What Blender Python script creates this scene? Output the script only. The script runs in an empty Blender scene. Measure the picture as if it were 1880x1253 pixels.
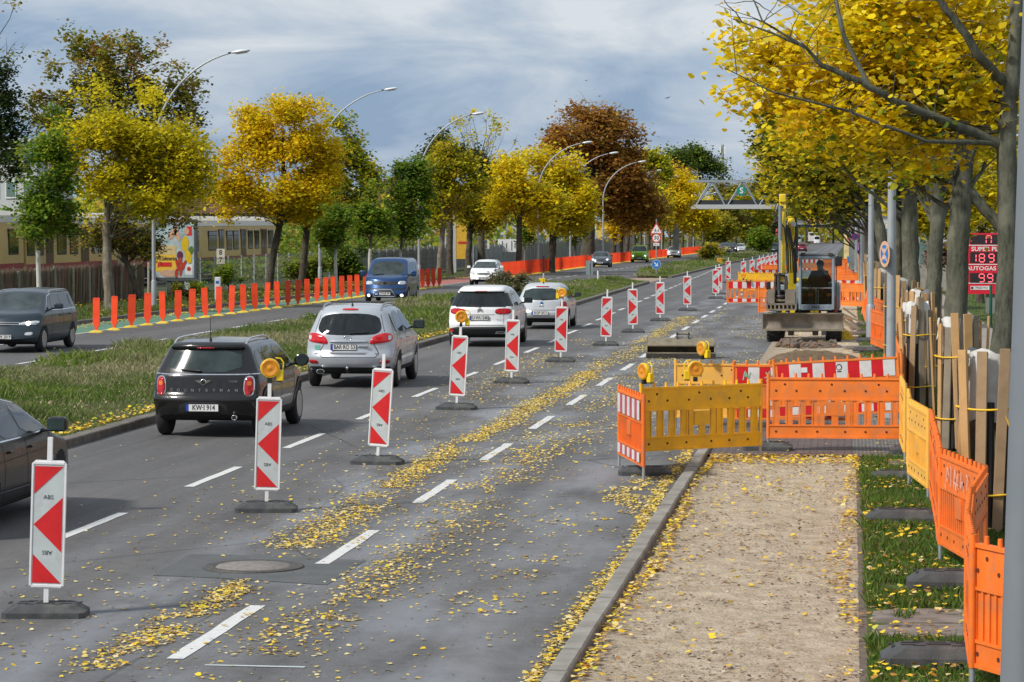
import bpy, bmesh, math, random
import numpy as np
from mathutils import Vector, Matrix
from mathutils.bvhtree import BVHTree
R = math.radians
random.seed(7); rng = np.random.default_rng(7)
SC = bpy.context.scene; COL = SC.collection
# ---------------------------------------------------------------- camera (height 3.4 m above the road, 96.5 mm lens)
FPX = 5040.0; CH = 3.4
PITCH = math.atan(218/FPX); YAW = math.atan(625/FPX*math.cos(PITCH))
cam = bpy.data.cameras.new('camera'); camo = bpy.data.objects.new('camera', cam); COL.objects.link(camo)
cam.lens = 36*FPX/1880; cam.sensor_width = 36; cam.clip_start = .5; cam.clip_end = 9000
camo.location = (0, 0, CH); camo.rotation_euler = (math.pi/2-PITCH, 0, YAW)
SC.camera = camo
# ---------------------------------------------------------------- sky and sun
SUN_AZ, SUN_EL = R(-129), R(42)          # the sun stands to the left of and a little behind the camera
SUN_W = 4.0
w = bpy.data.worlds.new('World'); SC.world = w; w.use_nodes = True
nt = w.node_tree; nt.nodes.clear()
def nd(t, **k):
    n = nt.nodes.new(t)
    for a, b in k.items(): setattr(n, a, b)
    return n
out = nd('ShaderNodeOutputWorld'); mx = nd('ShaderNodeMixShader'); b1 = nd('ShaderNodeBackground'); b2 = nd('ShaderNodeBackground')
sky = nd('ShaderNodeTexSky', sky_type='NISHITA', sun_disc=False, sun_elevation=SUN_EL, sun_rotation=SUN_AZ)
nt.links.new(sky.outputs[0], b1.inputs[0]); b1.inputs[1].default_value = .09
tc = nd('ShaderNodeTexCoord'); mp = nd('ShaderNodeMapping'); mp.inputs['Scale'].default_value = (7.5, 7.5, 26); mp.inputs['Location'].default_value = (1.1, 4.2, .3)
nt.links.new(tc.outputs['Generated'], mp.inputs[0])
n1 = nd('ShaderNodeTexNoise'); n1.inputs['Scale'].default_value = 1.25; n1.inputs['Detail'].default_value = 9; n1.inputs['Roughness'].default_value = .56
n1.inputs['Distortion'].default_value = .45
nt.links.new(mp.outputs[0], n1.inputs[0])
sx = nd('ShaderNodeSeparateXYZ'); nt.links.new(tc.outputs['Generated'], sx.inputs[0])
m1 = nd('ShaderNodeMapRange'); m1.inputs[1].default_value = .035; m1.inputs[2].default_value = .085; m1.inputs[3].default_value = 0; m1.inputs[4].default_value = .12
nt.links.new(sx.outputs[2], m1.inputs[0])
ad = nd('ShaderNodeMath', operation='ADD'); nt.links.new(n1.outputs[0], ad.inputs[0]); nt.links.new(m1.outputs[0], ad.inputs[1])
cr = nd('ShaderNodeValToRGB'); nt.links.new(ad.outputs[0], cr.inputs[0])
els = cr.color_ramp.elements
els[0].position = .41; els[0].color = (.27, .385, .56, 1); els[1].position = .70; els[1].color = (.72, .765, .82, 1)
e = els.new(.495); e.color = (.385, .49, .64, 1)
e = els.new(.59); e.color = (.52, .60, .705, 1)
nt.links.new(cr.outputs[0], b2.inputs[0]); b2.inputs[1].default_value = 1.0
mx.inputs[0].default_value = .9
nt.links.new(b1.outputs[0], mx.inputs[1]); nt.links.new(b2.outputs[0], mx.inputs[2]); nt.links.new(mx.outputs[0], out.inputs[0])
sl = bpy.data.lights.new('sun', 'SUN'); so = bpy.data.objects.new('sun', sl); COL.objects.link(so)
sl.energy = SUN_W; sl.angle = R(7); sl.color = (1, .95, .87)
sdir = Vector((math.sin(SUN_AZ)*math.cos(SUN_EL), math.cos(SUN_AZ)*math.cos(SUN_EL), math.sin(SUN_EL)))
so.rotation_euler = sdir.to_track_quat('Z', 'Y').to_euler(); so.location = (0, 0, 60)
SC.view_settings.view_transform = 'Standard'; SC.view_settings.look = 'None'; SC.view_settings.gamma = 1; SC.view_settings.exposure = 0.0
SC.render.resolution_x = 1024; SC.render.resolution_y = 682
SC.cycles.max_bounces = 6; SC.cycles.transparent_max_bounces = 8; SC.cycles.use_denoising = True
# ---------------------------------------------------------------- terrain and the pixel -> place helpers
def hz(Y):
    t = max(0.0, Y-80.0); return -0.0045*(t-20*(1-math.exp(-t/20)))
_f = (-math.sin(YAW)*math.cos(PITCH), math.cos(YAW)*math.cos(PITCH), -math.sin(PITCH))
_r = (math.cos(YAW), math.sin(YAW), 0)
_u = (-math.sin(YAW)*math.sin(PITCH), math.cos(YAW)*math.sin(PITCH), math.cos(PITCH))
def ray(px, py):
    a, b = px-940., 626.5-py
    return [_r[i]*a+_u[i]*b+_f[i]*FPX for i in range(3)]
def at(px, py, Y):
    """place at depth Y seen at (px, py) of the 1880 x 1253 photograph"""
    d = ray(px, py); t = Y/d[1]; return Vector((d[0]*t, Y, CH+d[2]*t))
def G(px, py):
    d = ray(px, py); lo, hi = 3., 3000.
    for _ in range(50):
        Y = (lo+hi)/2
        if CH+d[2]*Y/d[1] > hz(Y): lo = Y
        else: hi = Y
    return Vector((d[0]*lo/d[1], lo, hz(lo)))
def XY(px, Y): return at(px, 430, Y).x
# ---------------------------------------------------------------- node helpers and materials
class NB:
    def __init__(s, m): s.nt = m.node_tree
    def n(s, t, **k):
        x = s.nt.nodes.new(t)
        for a, b in k.items(): setattr(x, a, b)
        return x
    def put(s, sock, v):
        if hasattr(v, 'links'): s.nt.links.new(v, sock)
        elif isinstance(v, (tuple, list)) and len(v) == 3 and sock.type == 'RGBA': sock.default_value = (*v, 1)
        else: sock.default_value = v
    def pos(s): return s.n('ShaderNodeNewGeometry').outputs['Position']
    def obj(s): return s.n('ShaderNodeTexCoord').outputs['Object']
    def sep(s, v):
        x = s.n('ShaderNodeSeparateXYZ'); s.put(x.inputs[0], v); return x.outputs
    def map(s, v, sc=(1, 1, 1), loc=(0, 0, 0)):
        x = s.n('ShaderNodeMapping'); s.put(x.inputs[0], v); x.inputs['Scale'].default_value = sc; x.inputs['Location'].default_value = loc; return x.outputs[0]
    def noise(s, v, sc=1, det=4, ro=.55, dist=0, col=False):
        x = s.n('ShaderNodeTexNoise'); s.put(x.inputs['Vector'], v); x.inputs['Scale'].default_value = sc; x.inputs['Detail'].default_value = det
        x.inputs['Roughness'].default_value = ro; x.inputs['Distortion'].default_value = dist; return x.outputs[1 if col else 0]
    def voro(s, v, sc=1, f='F1', o=0):
        x = s.n('ShaderNodeTexVoronoi', feature=f); s.put(x.inputs['Vector'], v); x.inputs['Scale'].default_value = sc; return x.outputs[o]
    def m(s, op, a, b=0., c=None):
        x = s.n('ShaderNodeMath', operation=op); s.put(x.inputs[0], a); s.put(x.inputs[1], b)
        if c is not None: s.put(x.inputs[2], c)
        return x.outputs[0]
    def mr(s, v, a, b, c=0., d=1.):
        x = s.n('ShaderNodeMapRange'); s.put(x.inputs[0], v)
        for i, q in enumerate((a, b, c, d)): x.inputs[i+1].default_value = q
        return x.outputs[0]
    def mix(s, f, a, b):
        x = s.n('ShaderNodeMix', data_type='RGBA'); s.put(x.inputs[0], f); s.put(x.inputs[6], a); s.put(x.inputs[7], b); return x.outputs[2]
    def mul(s, a, b):
        x = s.n('ShaderNodeMix', data_type='RGBA', blend_type='MULTIPLY'); x.inputs[0].default_value = 1; s.put(x.inputs[6], a); s.put(x.inputs[7], b); return x.outputs[2]
    def grey(s, v):
        x = s.n('ShaderNodeCombineColor'); [s.put(x.inputs[i], v) for i in range(3)]; return x.outputs[0]
    def bump(s, h, st=.3, d=.02):
        x = s.n('ShaderNodeBump'); x.inputs['Strength'].default_value = st; x.inputs['Distance'].default_value = d; s.put(x.inputs['Height'], h); return x.outputs[0]
def mat0(name):
    m = bpy.data.materials.new(name); m.use_nodes = True
    return m, NB(m), m.node_tree.nodes['Principled BSDF']
MATS = {}
def mat(name, col, rough=.5, metal=0., var=.12, vs=6., dirt=None, ds=3., dlo=.5, dhi=.75, coat=0., bump=0., bs=40., spec=.5, emit=None, es=1.):
    if name in MATS: return MATS[name]
    m, b, p = mat0(name)
    o = b.obj()
    nz = b.noise(o, vs, 4, .6)
    c = b.mul(col, b.grey(b.mr(nz, .3, .7, 1-var, 1+var)))
    if dirt is not None:
        c = b.mix(b.mr(b.noise(o, ds, 6, .65), dlo, dhi), c, dirt)
    b.put(p.inputs['Base Color'], c); p.inputs['Roughness'].default_value = rough; p.inputs['Metallic'].default_value = metal
    b.put(p.inputs['Roughness'], b.mr(nz, .3, .7, max(0, rough*.85), min(1, rough*1.15)))
    p.inputs['Specular IOR Level'].default_value = spec
    if coat: p.inputs['Coat Weight'].default_value = coat; p.inputs['Coat Roughness'].default_value = .04
    if bump: b.put(p.inputs['Normal'], b.bump(b.noise(o, bs, 5, .6), bump, .01))
    if emit: b.put(p.inputs['Emission Color'], emit); p.inputs['Emission Strength'].default_value = es
    MATS[name] = m; return m
# ---------------------------------------------------------------- mesh builder
class MB:
    def __init__(s): s.v = []; s.f = []; s.m = []; s.sm = []; s.mats = []; s.M = None
    def mi(s, m):
        if m not in s.mats: s.mats.append(m)
        return s.mats.index(m)
    def add(s, vs, fs, m, smooth=False, M=None):
        o = len(s.v); T = M if M is not None else None
        for p in vs:
            p = Vector(p)
            if T is not None: p = T @ p
            if s.M is not None: p = s.M @ p
            s.v.append(p)
        k = s.mi(m)
        for f in fs: s.f.append([o+i for i in f]); s.m.append(k); s.sm.append(smooth)
    def box(s, c, d, m, M=None, bev=0.):
        x, y, z = d[0]/2, d[1]/2, d[2]/2
        if bev <= 0:
            vs = [(c[0]+i*x, c[1]+j*y, c[2]+k*z) for i in (-1, 1) for j in (-1, 1) for k in (-1, 1)]
            fs = [(0, 1, 3, 2), (4, 6, 7, 5), (0, 4, 5, 1), (2, 3, 7, 6), (0, 2, 6, 4), (1, 5, 7, 3)]
            s.add(vs, fs, m, False, M); return
        bm = bmesh.new(); bmesh.ops.create_cube(bm, size=1)
        for q in bm.verts: q.co = Vector((q.co.x*d[0], q.co.y*d[1], q.co.z*d[2]))
        bmesh.ops.bevel(bm, geom=bm.edges[:]+bm.verts[:], offset=bev, segments=2, affect='EDGES', profile=.5)
        bm.verts.index_update()
        s.add([q.co+Vector(c) for q in bm.verts], [[q.index for q in f.verts] for f in bm.faces], m, False, M); bm.free()
    def tube(s, pts, rad, m, n=8, caps=True, smooth=True, M=None):
        pts = [Vector(p) for p in pts]
        if not hasattr(rad, '__len__'): rad = [rad]*len(pts)
        vs = []; fs = []; prev = None
        for i, p in enumerate(pts):
            t = (pts[min(i+1, len(pts)-1)]-pts[max(i-1, 0)])
            if t.length < 1e-9: t = Vector((0, 0, 1))
            t.normalize()
            if prev is None: a = t.orthogonal().normalized()
            else:
                a = prev-t*prev.dot(t); a = a.normalized() if a.length > 1e-6 else t.orthogonal().normalized()
            prev = a; b = t.cross(a)
            for k in range(n):
                an = 2*math.pi*k/n; vs.append(p+(a*math.cos(an)+b*math.sin(an))*rad[i])
        for i in range(len(pts)-1):
            for k in range(n): fs.append((i*n+k, i*n+(k+1) % n, (i+1)*n+(k+1) % n, (i+1)*n+k))
        s.add(vs, fs, m, smooth, M)
        if caps: s.add(vs, [tuple(range(n))[::-1], tuple((len(pts)-1)*n+k for k in range(n))], m, False, M)
    def lathe(s, prof, m, n=24, M=None, smooth=True):
        """prof: (r, z) pairs turned round z"""
        vs = [(r*math.cos(2*math.pi*k/n), r*math.sin(2*math.pi*k/n), z) for r, z in prof for k in range(n)]
        fs = [(i*n+k, i*n+(k+1) % n, (i+1)*n+(k+1) % n, (i+1)*n+k) for i in range(len(prof)-1) for k in range(n)]
        s.add(vs, fs, m, smooth, M)
        if prof[0][0] > 1e-4: s.add(vs[:n], [tuple(range(n))[::-1]], m, False, M)
        if prof[-1][0] > 1e-4: s.add(vs[-n:], [tuple(range(n))], m, False, M)
    def prism(s, poly, d0, d1, m, ax='y', M=None, mside=None):
        """polygon (u, v) extruded from d0 to d1 along ax; ax y: u=x v=z; ax x: u=y v=z; ax z: u=x v=y"""
        def P(u, v, d): return {'y': (u, d, v), 'x': (d, u, v), 'z': (u, v, d)}[ax]
        n = len(poly); vs = [P(u, v, d0) for u, v in poly]+[P(u, v, d1) for u, v in poly]
        s.add(vs, [tuple(range(n)), tuple(range(2*n-1, n-1, -1))], m, False, M)
        s.add(vs, [(i, i+n, (i+1) % n+n, (i+1) % n) for i in range(n)], mside or m, False, M)
    def text(s, body, size, m, M, ext=.0, bold=False):
        c = bpy.data.curves.new('t', 'FONT'); c.body = body; c.size = size; c.align_x = 'CENTER'; c.align_y = 'CENTER'; c.extrude = ext; c.resolution_u = 3
        if bold: c.offset = size*.02
        o = bpy.data.objects.new('t', c); COL.objects.link(o)
        dg = bpy.context.evaluated_depsgraph_get(); me = o.evaluated_get(dg).to_mesh()
        s.add([v.co.copy() for v in me.vertices], [list(p.vertices) for p in me.polygons], m, False, M)
        o.evaluated_get(dg).to_mesh_clear(); bpy.data.objects.remove(o); bpy.data.curves.remove(c)
    def build(s, name, parent=None, fix=True, **kw):
        me = bpy.data.meshes.new(name); me.from_pydata([tuple(v) for v in s.v], [], s.f)
        for m in s.mats: me.materials.append(m)
        me.polygons.foreach_set('material_index', s.m); me.polygons.foreach_set('use_smooth', s.sm)
        if fix:
            bm = bmesh.new(); bm.from_mesh(me); bmesh.ops.recalc_face_normals(bm, faces=bm.faces[:]); bm.to_mesh(me); bm.free()
        me.update()
        return link(name, me, parent, **kw)
def link(name, me, parent=None, **kw):
    o = bpy.data.objects.new(name, me); COL.objects.link(o)
    if parent is not None: o.parent = parent
    for k, v in kw.items():
        if k == 'loc': o.location = v
        elif k == 'rot': o.rotation_euler = v
        elif v is not None: o[k] = v
    return o
def thing(name, label, cat, loc=(0, 0, 0), rot=(0, 0, 0), group=None):
    return link(name, None, None, loc=loc, rot=rot, label=label, category=cat, group=group)
def copy_tree(o, parent=None, **kw):
    c = o.copy(); COL.objects.link(c); c.parent = parent
    for ch in o.children: copy_tree(ch, c)
    for k, v in kw.items():
        if k == 'loc': c.location = v
        elif k == 'rot': c.rotation_euler = v
        else: c[k] = v
    return c
def struct(o): o['kind'] = 'structure'; return o
def T(x=0, y=0, z=0): return Matrix.Translation((x, y, z))
def RX(a): return Matrix.Rotation(a, 4, 'X')
def RY(a): return Matrix.Rotation(a, 4, 'Y')
def RZ(a): return Matrix.Rotation(a, 4, 'Z')
FACE = RX(R(90))          # lays lettering upright, facing -y
def lerp(pts, x):
    if x <= pts[0][0]: return pts[0][1]
    for (a, b), (c, d) in zip(pts, pts[1:]):
        if x <= c: return b+(d-b)*(x-a)/(c-a)
    return pts[-1][1]
def chaikin(p, n=2, closed=True):
    for _ in range(n):
        q = []
        for i in range(len(p) if closed else len(p)-1):
            a, b = p[i], p[(i+1) % len(p)]
            q += [(a[0]*.78+b[0]*.22, a[1]*.78+b[1]*.22), (a[0]*.22+b[0]*.78, a[1]*.22+b[1]*.78)]
        p = q
    return p
def lat(x, y, sc, seed=0):
    """value noise on numpy arrays, 0..1"""
    x = np.asarray(x)*sc+seed*17.3; y = np.asarray(y)*sc+seed*9.1
    i = np.floor(x).astype(int); j = np.floor(y).astype(int); u = x-i; v = y-j; u = u*u*(3-2*u); v = v*v*(3-2*v)
    def h(a, b): q = np.sin(a*127.1+b*311.7+seed*3.7)*43758.5453; return q-np.floor(q)
    return (h(i, j)*(1-u)+h(i+1, j)*u)*(1-v)+(h(i, j+1)*(1-u)+h(i+1, j+1)*u)*v
def fast_mesh(name, V, nper, cols, m, parent=None, **kw):
    """V: (n, nper, 3) separate polygons, cols (n, 3) pigment of each"""
    n = len(V); me = bpy.data.meshes.new(name)
    me.vertices.add(n*nper); me.vertices.foreach_set('co', np.ascontiguousarray(V, dtype=np.float32).ravel())
    me.loops.add(n*nper); me.loops.foreach_set('vertex_index', np.arange(n*nper, dtype=np.int32))
    me.polygons.add(n); me.polygons.foreach_set('loop_start', np.arange(0, n*nper, nper, dtype=np.int32))
    me.update(calc_edges=True)
    at_ = me.attributes.new('tint', 'FLOAT_COLOR', 'POINT')
    c4 = np.ones((n, nper, 4), dtype=np.float32); c4[:, :, :3] = cols[:, None, :]
    at_.data.foreach_set('color', c4.ravel())
    me.materials.append(m); me.validate()
    return link(name, me, parent, **kw)
def leafmat(name, trans=.35, rough=.5):
    if name in MATS: return MATS[name]
    m, b, p = mat0(name); a = b.n('ShaderNodeAttribute', attribute_name='tint')
    b.put(p.inputs['Base Color'], a.outputs['Color']); p.inputs['Roughness'].default_value = rough; p.inputs['Specular IOR Level'].default_value = .3
    tr = b.n('ShaderNodeBsdfTranslucent'); b.put(tr.inputs[0], a.outputs['Color']); mxs = b.n('ShaderNodeMixShader'); mxs.inputs[0].default_value = trans
    o = m.node_tree.nodes['Material Output']; b.nt.links.new(p.outputs[0], mxs.inputs[1]); b.nt.links.new(tr.outputs[0], mxs.inputs[2]); b.nt.links.new(mxs.outputs[0], o.inputs[0])
    MATS[name] = m; return m
def leaves(P, size, cols, hexa=False, flat=0., sd=None):
    """leaf polygons at points P; flat 0 = any way up, 1 = lying down"""
    n = len(P); g = rng
    nrm = g.normal(size=(n, 3)); nrm[:, 2] = np.abs(nrm[:, 2])*(1-flat)+flat*6+.3; nrm /= np.linalg.norm(nrm, axis=1)[:, None]
    t = g.normal(size=(n, 3)); u = np.cross(nrm, t); u /= np.linalg.norm(u, axis=1)[:, None]; v = np.cross(nrm, u)
    s = (size*g.uniform(.45, 1.35, n))[:, None]
    if hexa:
        k = [(-.5, 0, 0), (-.28, .42, .07), (.12, .44, .08), (.52, 0, -.06), (.12, -.44, .08), (-.28, -.42, .07)]
    else:
        k = [(-.52, 0, 0), (0, .42, .05), (.55, 0, 0), (0, -.42, .05)]
    return np.stack([P+s*(a*u+b*v+c*nrm) for a, b, c in k], axis=1)
def pick(pal, n):
    """pal: list of (weight, (r, g, b))"""
    wts = np.array([p[0] for p in pal], float); wts /= wts.sum()
    return np.array([p[1] for p in pal])[rng.choice(len(pal), n, p=wts)]
# ================================================================ MATERIALS OF THE SETTING
def asphalt_mat(name, base=.105, right=True):
    m, b, p = mat0(name); P = b.pos(); s = b.sep(P)
    fine = b.noise(P, 60, 3, .7); mid = b.noise(P, 7, 5, .7); big = b.noise(b.map(P, (.5, .12, 1)), 1.1, 5, .6); str_ = b.noise(b.map(P, (2.2, .05, 1)), 1., 4, .6)
    c = b.mul((base*1.04, base*1.01, base), b.grey(b.mr(fine, .25, .75, .45, 1.55)))
    c = b.mul(c, b.grey(b.mr(mid, .3, .7, .84, 1.16)))
    c = b.mul(c, b.grey(b.mr(big, .3, .7, .78, 1.22)))
    c = b.mul(c, b.grey(b.mr(str_, .3, .7, .84, 1.16)))
    rough = b.mr(big, .3, .7, .72, .9)
    if right:
        wob = b.m('MULTIPLY', b.m('SUBTRACT', b.noise(b.map(P, (.35, .16, 1)), 1., 3, .5), .5), 2.4)
        xs = b.m('ADD', s[0], wob); msk = None
        for cx, wd, a in ((-6.35, .42, .9), (-5.0, .5, .8), (-3.3, .75, .75), (-7.9, .3, .35)):
            d = b.m('DIVIDE', b.m('SUBTRACT', xs, cx), wd); g = b.m('MULTIPLY', b.m('EXPONENT', b.m('MULTIPLY', b.m('MULTIPLY', d, d), -1.)), a)
            msk = g if msk is None else b.m('MAXIMUM', msk, g)
        lane = b.mr(s[0], -8.6, -7.6)                       # dust and damp lie only on the closed side of the road
        brk = b.mr(b.noise(b.map(P, (.9, .3, 1)), 1.2, 5, .62), .36, .62)
        msk = b.m('MULTIPLY', b.m('MULTIPLY', msk, lane), brk)
        c = b.mix(b.m('MULTIPLY', msk, .74), c, (.26, .28, .31))
        dk = b.m('MULTIPLY', b.mr(b.noise(b.map(P, (.5, .22, 1)), 1.5, 6, .6), .56, .66), .4)
        c = b.mix(b.m('MULTIPLY', dk, lane), c, (.045, .047, .052))
        x2 = b.m('SUBTRACT', 1., b.m('MULTIPLY', msk, .25)); rough = b.m('MULTIPLY', rough, x2)
    # a few crack lines
    vc = b.n('ShaderNodeTexVoronoi', feature='DISTANCE_TO_EDGE'); b.put(vc.inputs['Vector'], b.map(b.m if False else P, (.33, .12, 1))); vc.inputs['Scale'].default_value = .8
    ck = b.mr(vc.outputs[0], .0, .006, .55, 1.)
    c = b.mul(c, b.grey(b.m('MAXIMUM', ck, b.mr(b.noise(P, .15, 2), .45, .55, 0, 1))))
    b.put(p.inputs['Base Color'], c); b.put(p.inputs['Roughness'], rough); p.inputs['Specular IOR Level'].default_value = .35
    b.put(p.inputs['Normal'], b.bump(fine, .35, .008))
    return m
M_ROAD = asphalt_mat('road asphalt', .104); M_ROADL = asphalt_mat('far carriageway asphalt', .098, False)
def ground_mat(name, cols, scs=(.6, 5, 50), rough=.9, bump=.5, bd=.03):
    m, b, p = mat0(name); P = b.pos()
    a = b.mr(b.noise(P, scs[0], 5, .6), .35, .65); c2 = b.mr(b.noise(P, scs[1], 5, .65), .35, .65); f = b.noise(P, scs[2], 4, .7)
    c = b.mix(a, cols[0], cols[1]); c = b.mix(b.m('MULTIPLY', c2, .6), c, cols[2]); c = b.mul(c, b.grey(b.mr(f, .25, .75, .6, 1.4)))
    b.put(p.inputs['Base Color'], c); p.inputs['Roughness'].default_value = rough; b.put(p.inputs['Normal'], b.bump(b.m('ADD', b.m('MULTIPLY', c2, 2.), f), bump, bd)); p.inputs['Specular IOR Level'].default_value = .2
    return m
M_VERGE = ground_mat('verge soil and turf', ((.055, .085, .02), (.10, .085, .045), (.035, .06, .015)))
M_TURF = ground_mat('short turf', ((.05, .10, .018), (.075, .12, .025), (.09, .08, .04)))
M_MEDS = ground_mat('median soil', ((.085, .105, .035), (.12, .11, .055), (.06, .08, .025)))
def sand_mat():
    m, b, p = mat0('trampled sand'); P = b.pos()
    rp = b.noise(P, 3.2, 8, .72, .3); fp = b.noise(b.map(P, (1.3, 1, 1)), 14, 5, .7); f = b.noise(P, 90, 3, .7)
    c = b.mix(b.mr(rp, .38, .62), (.52, .42, .305), (.72, .61, .465)); c = b.mix(b.m('MULTIPLY', b.mr(fp, .56, .66), .6), c, (.30, .23, .165))
    c = b.mul(c, b.grey(b.mr(f, .25, .75, .75, 1.25)))
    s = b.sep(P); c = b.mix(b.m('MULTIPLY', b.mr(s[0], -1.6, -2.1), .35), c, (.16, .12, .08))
    b.put(p.inputs['Base Color'], c); p.inputs['Roughness'].default_value = .95; p.inputs['Specular IOR Level'].default_value = .1
    b.put(p.inputs['Normal'], b.bump(b.m('ADD', b.m('MULTIPLY', rp, 3.), b.m('ADD', fp, b.m('MULTIPLY', f, .3))), .9, .06)); return m
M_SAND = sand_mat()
def pave_mat(name, c0, c1, sx_, sy_, mort=.012, joint=(.05, .045, .04)):
    m, b, p = mat0(name); P = b.pos()
    br = b.n('ShaderNodeTexBrick'); b.put(br.inputs['Vector'], P); br.inputs['Scale'].default_value = 1; br.inputs['Mortar Size'].default_value = mort
    br.inputs['Brick Width'].default_value = sx_; br.inputs['Row Height'].default_value = sy_; b.put(br.inputs['Color1'], c0); b.put(br.inputs['Color2'], c1); b.put(br.inputs['Mortar'], joint)
    c = b.mul(br.outputs[0], b.grey(b.mr(b.noise(P, 5, 6, .7), .3, .7, .7, 1.3))); b.put(p.inputs['Base Color'], c); p.inputs['Roughness'].default_value = .85
    b.put(p.inputs['Normal'], b.bump(b.m('SUBTRACT', b.noise(P, 30, 4), br.outputs[1]), .5, .01)); return m
M_PAVE = pave_mat('dark paving bricks', (.11, .085, .085), (.15, .11, .105), .2, .1)
M_COB = pave_mat('small granite setts', (.17, .165, .16), (.22, .21, .2), .11, .1, .015)
M_SLAB = mat('weathered granite slab', (.19, .17, .15), .85, var=.3, vs=5, dirt=(.09, .075, .055), ds=4, bump=.6, bs=15)
M_KERB = mat('kerb concrete', (.27, .255, .225), .85, var=.22, vs=3, dirt=(.14, .125, .10), ds=2.5, dlo=.42, dhi=.8, bump=.5, bs=30)
M_KERBD = mat('old median kerb stone', (.15, .135, .115), .9, var=.3, vs=4, dirt=(.07, .065, .045), ds=3, bump=.5, bs=20)
M_LINE = mat('road marking paint', (.62, .62, .6), .6, var=.1, vs=20, dirt=(.3, .3, .29), ds=9, dlo=.55, dhi=.8)
M_GREENL = mat('green cycle lane coating', (.085, .19, .12), .8, var=.25, vs=2, dirt=(.12, .13, .08), ds=1.2)
M_REDL = mat('red cycle lane coating', (.34, .12, .10), .8, var=.2, vs=2)
M_PATCH = mat('asphalt patch', (.088, .094, .095), .8, var=.2, vs=3, bump=.3, bs=60)
# ================================================================ GROUND, ROADS, KERBS, MARKINGS
def ysamp(a, b):
    ys = [a]
    while ys[-1] < b: ys.append(ys[-1]+max(1.0, ys[-1]*.03))
    ys[-1] = b; return ys
def strip(name, fl, fr, a, b, dz, m, nx=1, rough=0., **kw):
    B = MB(); ys = ysamp(a, b); vs = []; fs = []
    for Y in ys:
        l = fl(Y) if callable(fl) else fl; r = fr(Y) if callable(fr) else fr
        for i in range(nx+1):
            x = l+(r-l)*i/nx; e = 0 if i in (0, nx) else rough*(float(lat(x, Y, 1.1, 3))-.5)
            vs.append((x, Y, hz(Y)+dz+e))
    for j in range(len(ys)-1):
        for i in range(nx):
            o = j*(nx+1)+i; fs.append((o, o+1, o+nx+2, o+nx+1))
    B.add(vs, fs, m, True); o = B.build(name, fix=False, **kw); return o
medL = lambda Y: lerp([(0, -18.7), (75, -18.6), (132, -18.0), (166, -16.0), (186, -14.6), (198, -15.6), (230, -17.2), (500, -18)], Y)
medR = lambda Y: lerp([(0, -11.95), (45, -11.85), (114, -11.6), (166, -12.3), (400, -12.5), (1200, -14)], Y)
rightE = -2.22
struct(strip('ground', -700, 500, 2, 2600, -.045, M_VERGE, 6))
struct(strip('road', lambda Y: medR(Y)-.6, rightE, 4, 1500, 0, M_ROAD, 4))
struct(strip('far_road', -25.9, lambda Y: medR(Y)-.5, 4, 1500, -.006, M_ROADL, 6))
struct(strip('cycle_lane', -25.4, -23.55, 60, 148, .000, M_GREENL))
struct(strip('red_cycle_lane', -26.6, -23.9, 149, 420, .001, M_REDL))
struct(strip('median_ground', lambda Y: medL(Y)+.13, lambda Y: medR(Y)-.13, 6, 165.7, .085, M_MEDS, 6, .12))
struct(strip('median_ground', lambda Y: medL(Y)+.13, lambda Y: medR(Y)-.13, 187, 1300, .085, M_MEDS, 6, .12))
struct(strip('median_crossing', lambda Y: medL(Y)+.1, lambda Y: medR(Y)-.1, 165.9, 186.8, .008, mat('sandy crossing paving', (.30, .22, .16), .9, var=.2)))
def kerb(name, fx, a, b, wd, top, m, seg=1.0, gap=.012, jit=.006):
    B = MB(); Y = a
    while Y < b:
        e = min(Y+seg, b); x0 = fx(Y)+random.uniform(-jit, jit); x1 = fx(e)+random.uniform(-jit, jit); t = top+random.uniform(-jit, jit)
        vs = []
        for (x, yy) in ((x0, Y+gap/2), (x1, e-gap/2)):
            h = hz(yy); vs += [(x-wd/2, yy, h-.03), (x-wd/2, yy, h+t-.015), (x-wd/2+.015, yy, h+t), (x+wd/2-.015, yy, h+t), (x+wd/2, yy, h+t-.015), (x+wd/2, yy, h-.03)]
        fs = [(i, i+1, i+7, i+6) for i in range(5)]+[(0, 5, 4, 3, 2, 1), (6, 7, 8, 9, 10, 11)]
        B.add(vs, fs, m); Y = e; seg = max(seg, Y*.012)
    return struct(B.build(name))
kerb('kerb', lambda Y: rightE+.08, 5, 40.9, .16, .10, M_KERB, 1.0)
kerb('kerb', lambda Y: rightE+.08, 84.0, 400, .16, .06, M_KERB, 1.0)
kerb('median_kerb', medR, 6, 166, .26, .13, M_KERBD, 1.0, .02)
kerb('median_kerb', medR, 187, 900, .26, .13, M_KERBD, 1.0, .02)
kerb('median_kerb', medL, 6, 166, .26, .13, M_KERBD, 1.0, .02)
kerb('median_kerb', medL, 187, 900, .26, .13, M_KERBD, 1.0, .02)
kerb('verge_kerb', lambda Y: -25.75 if Y < 150 else -26.8, 60, 500, .2, .12, M_KERBD, 1.0)
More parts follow.
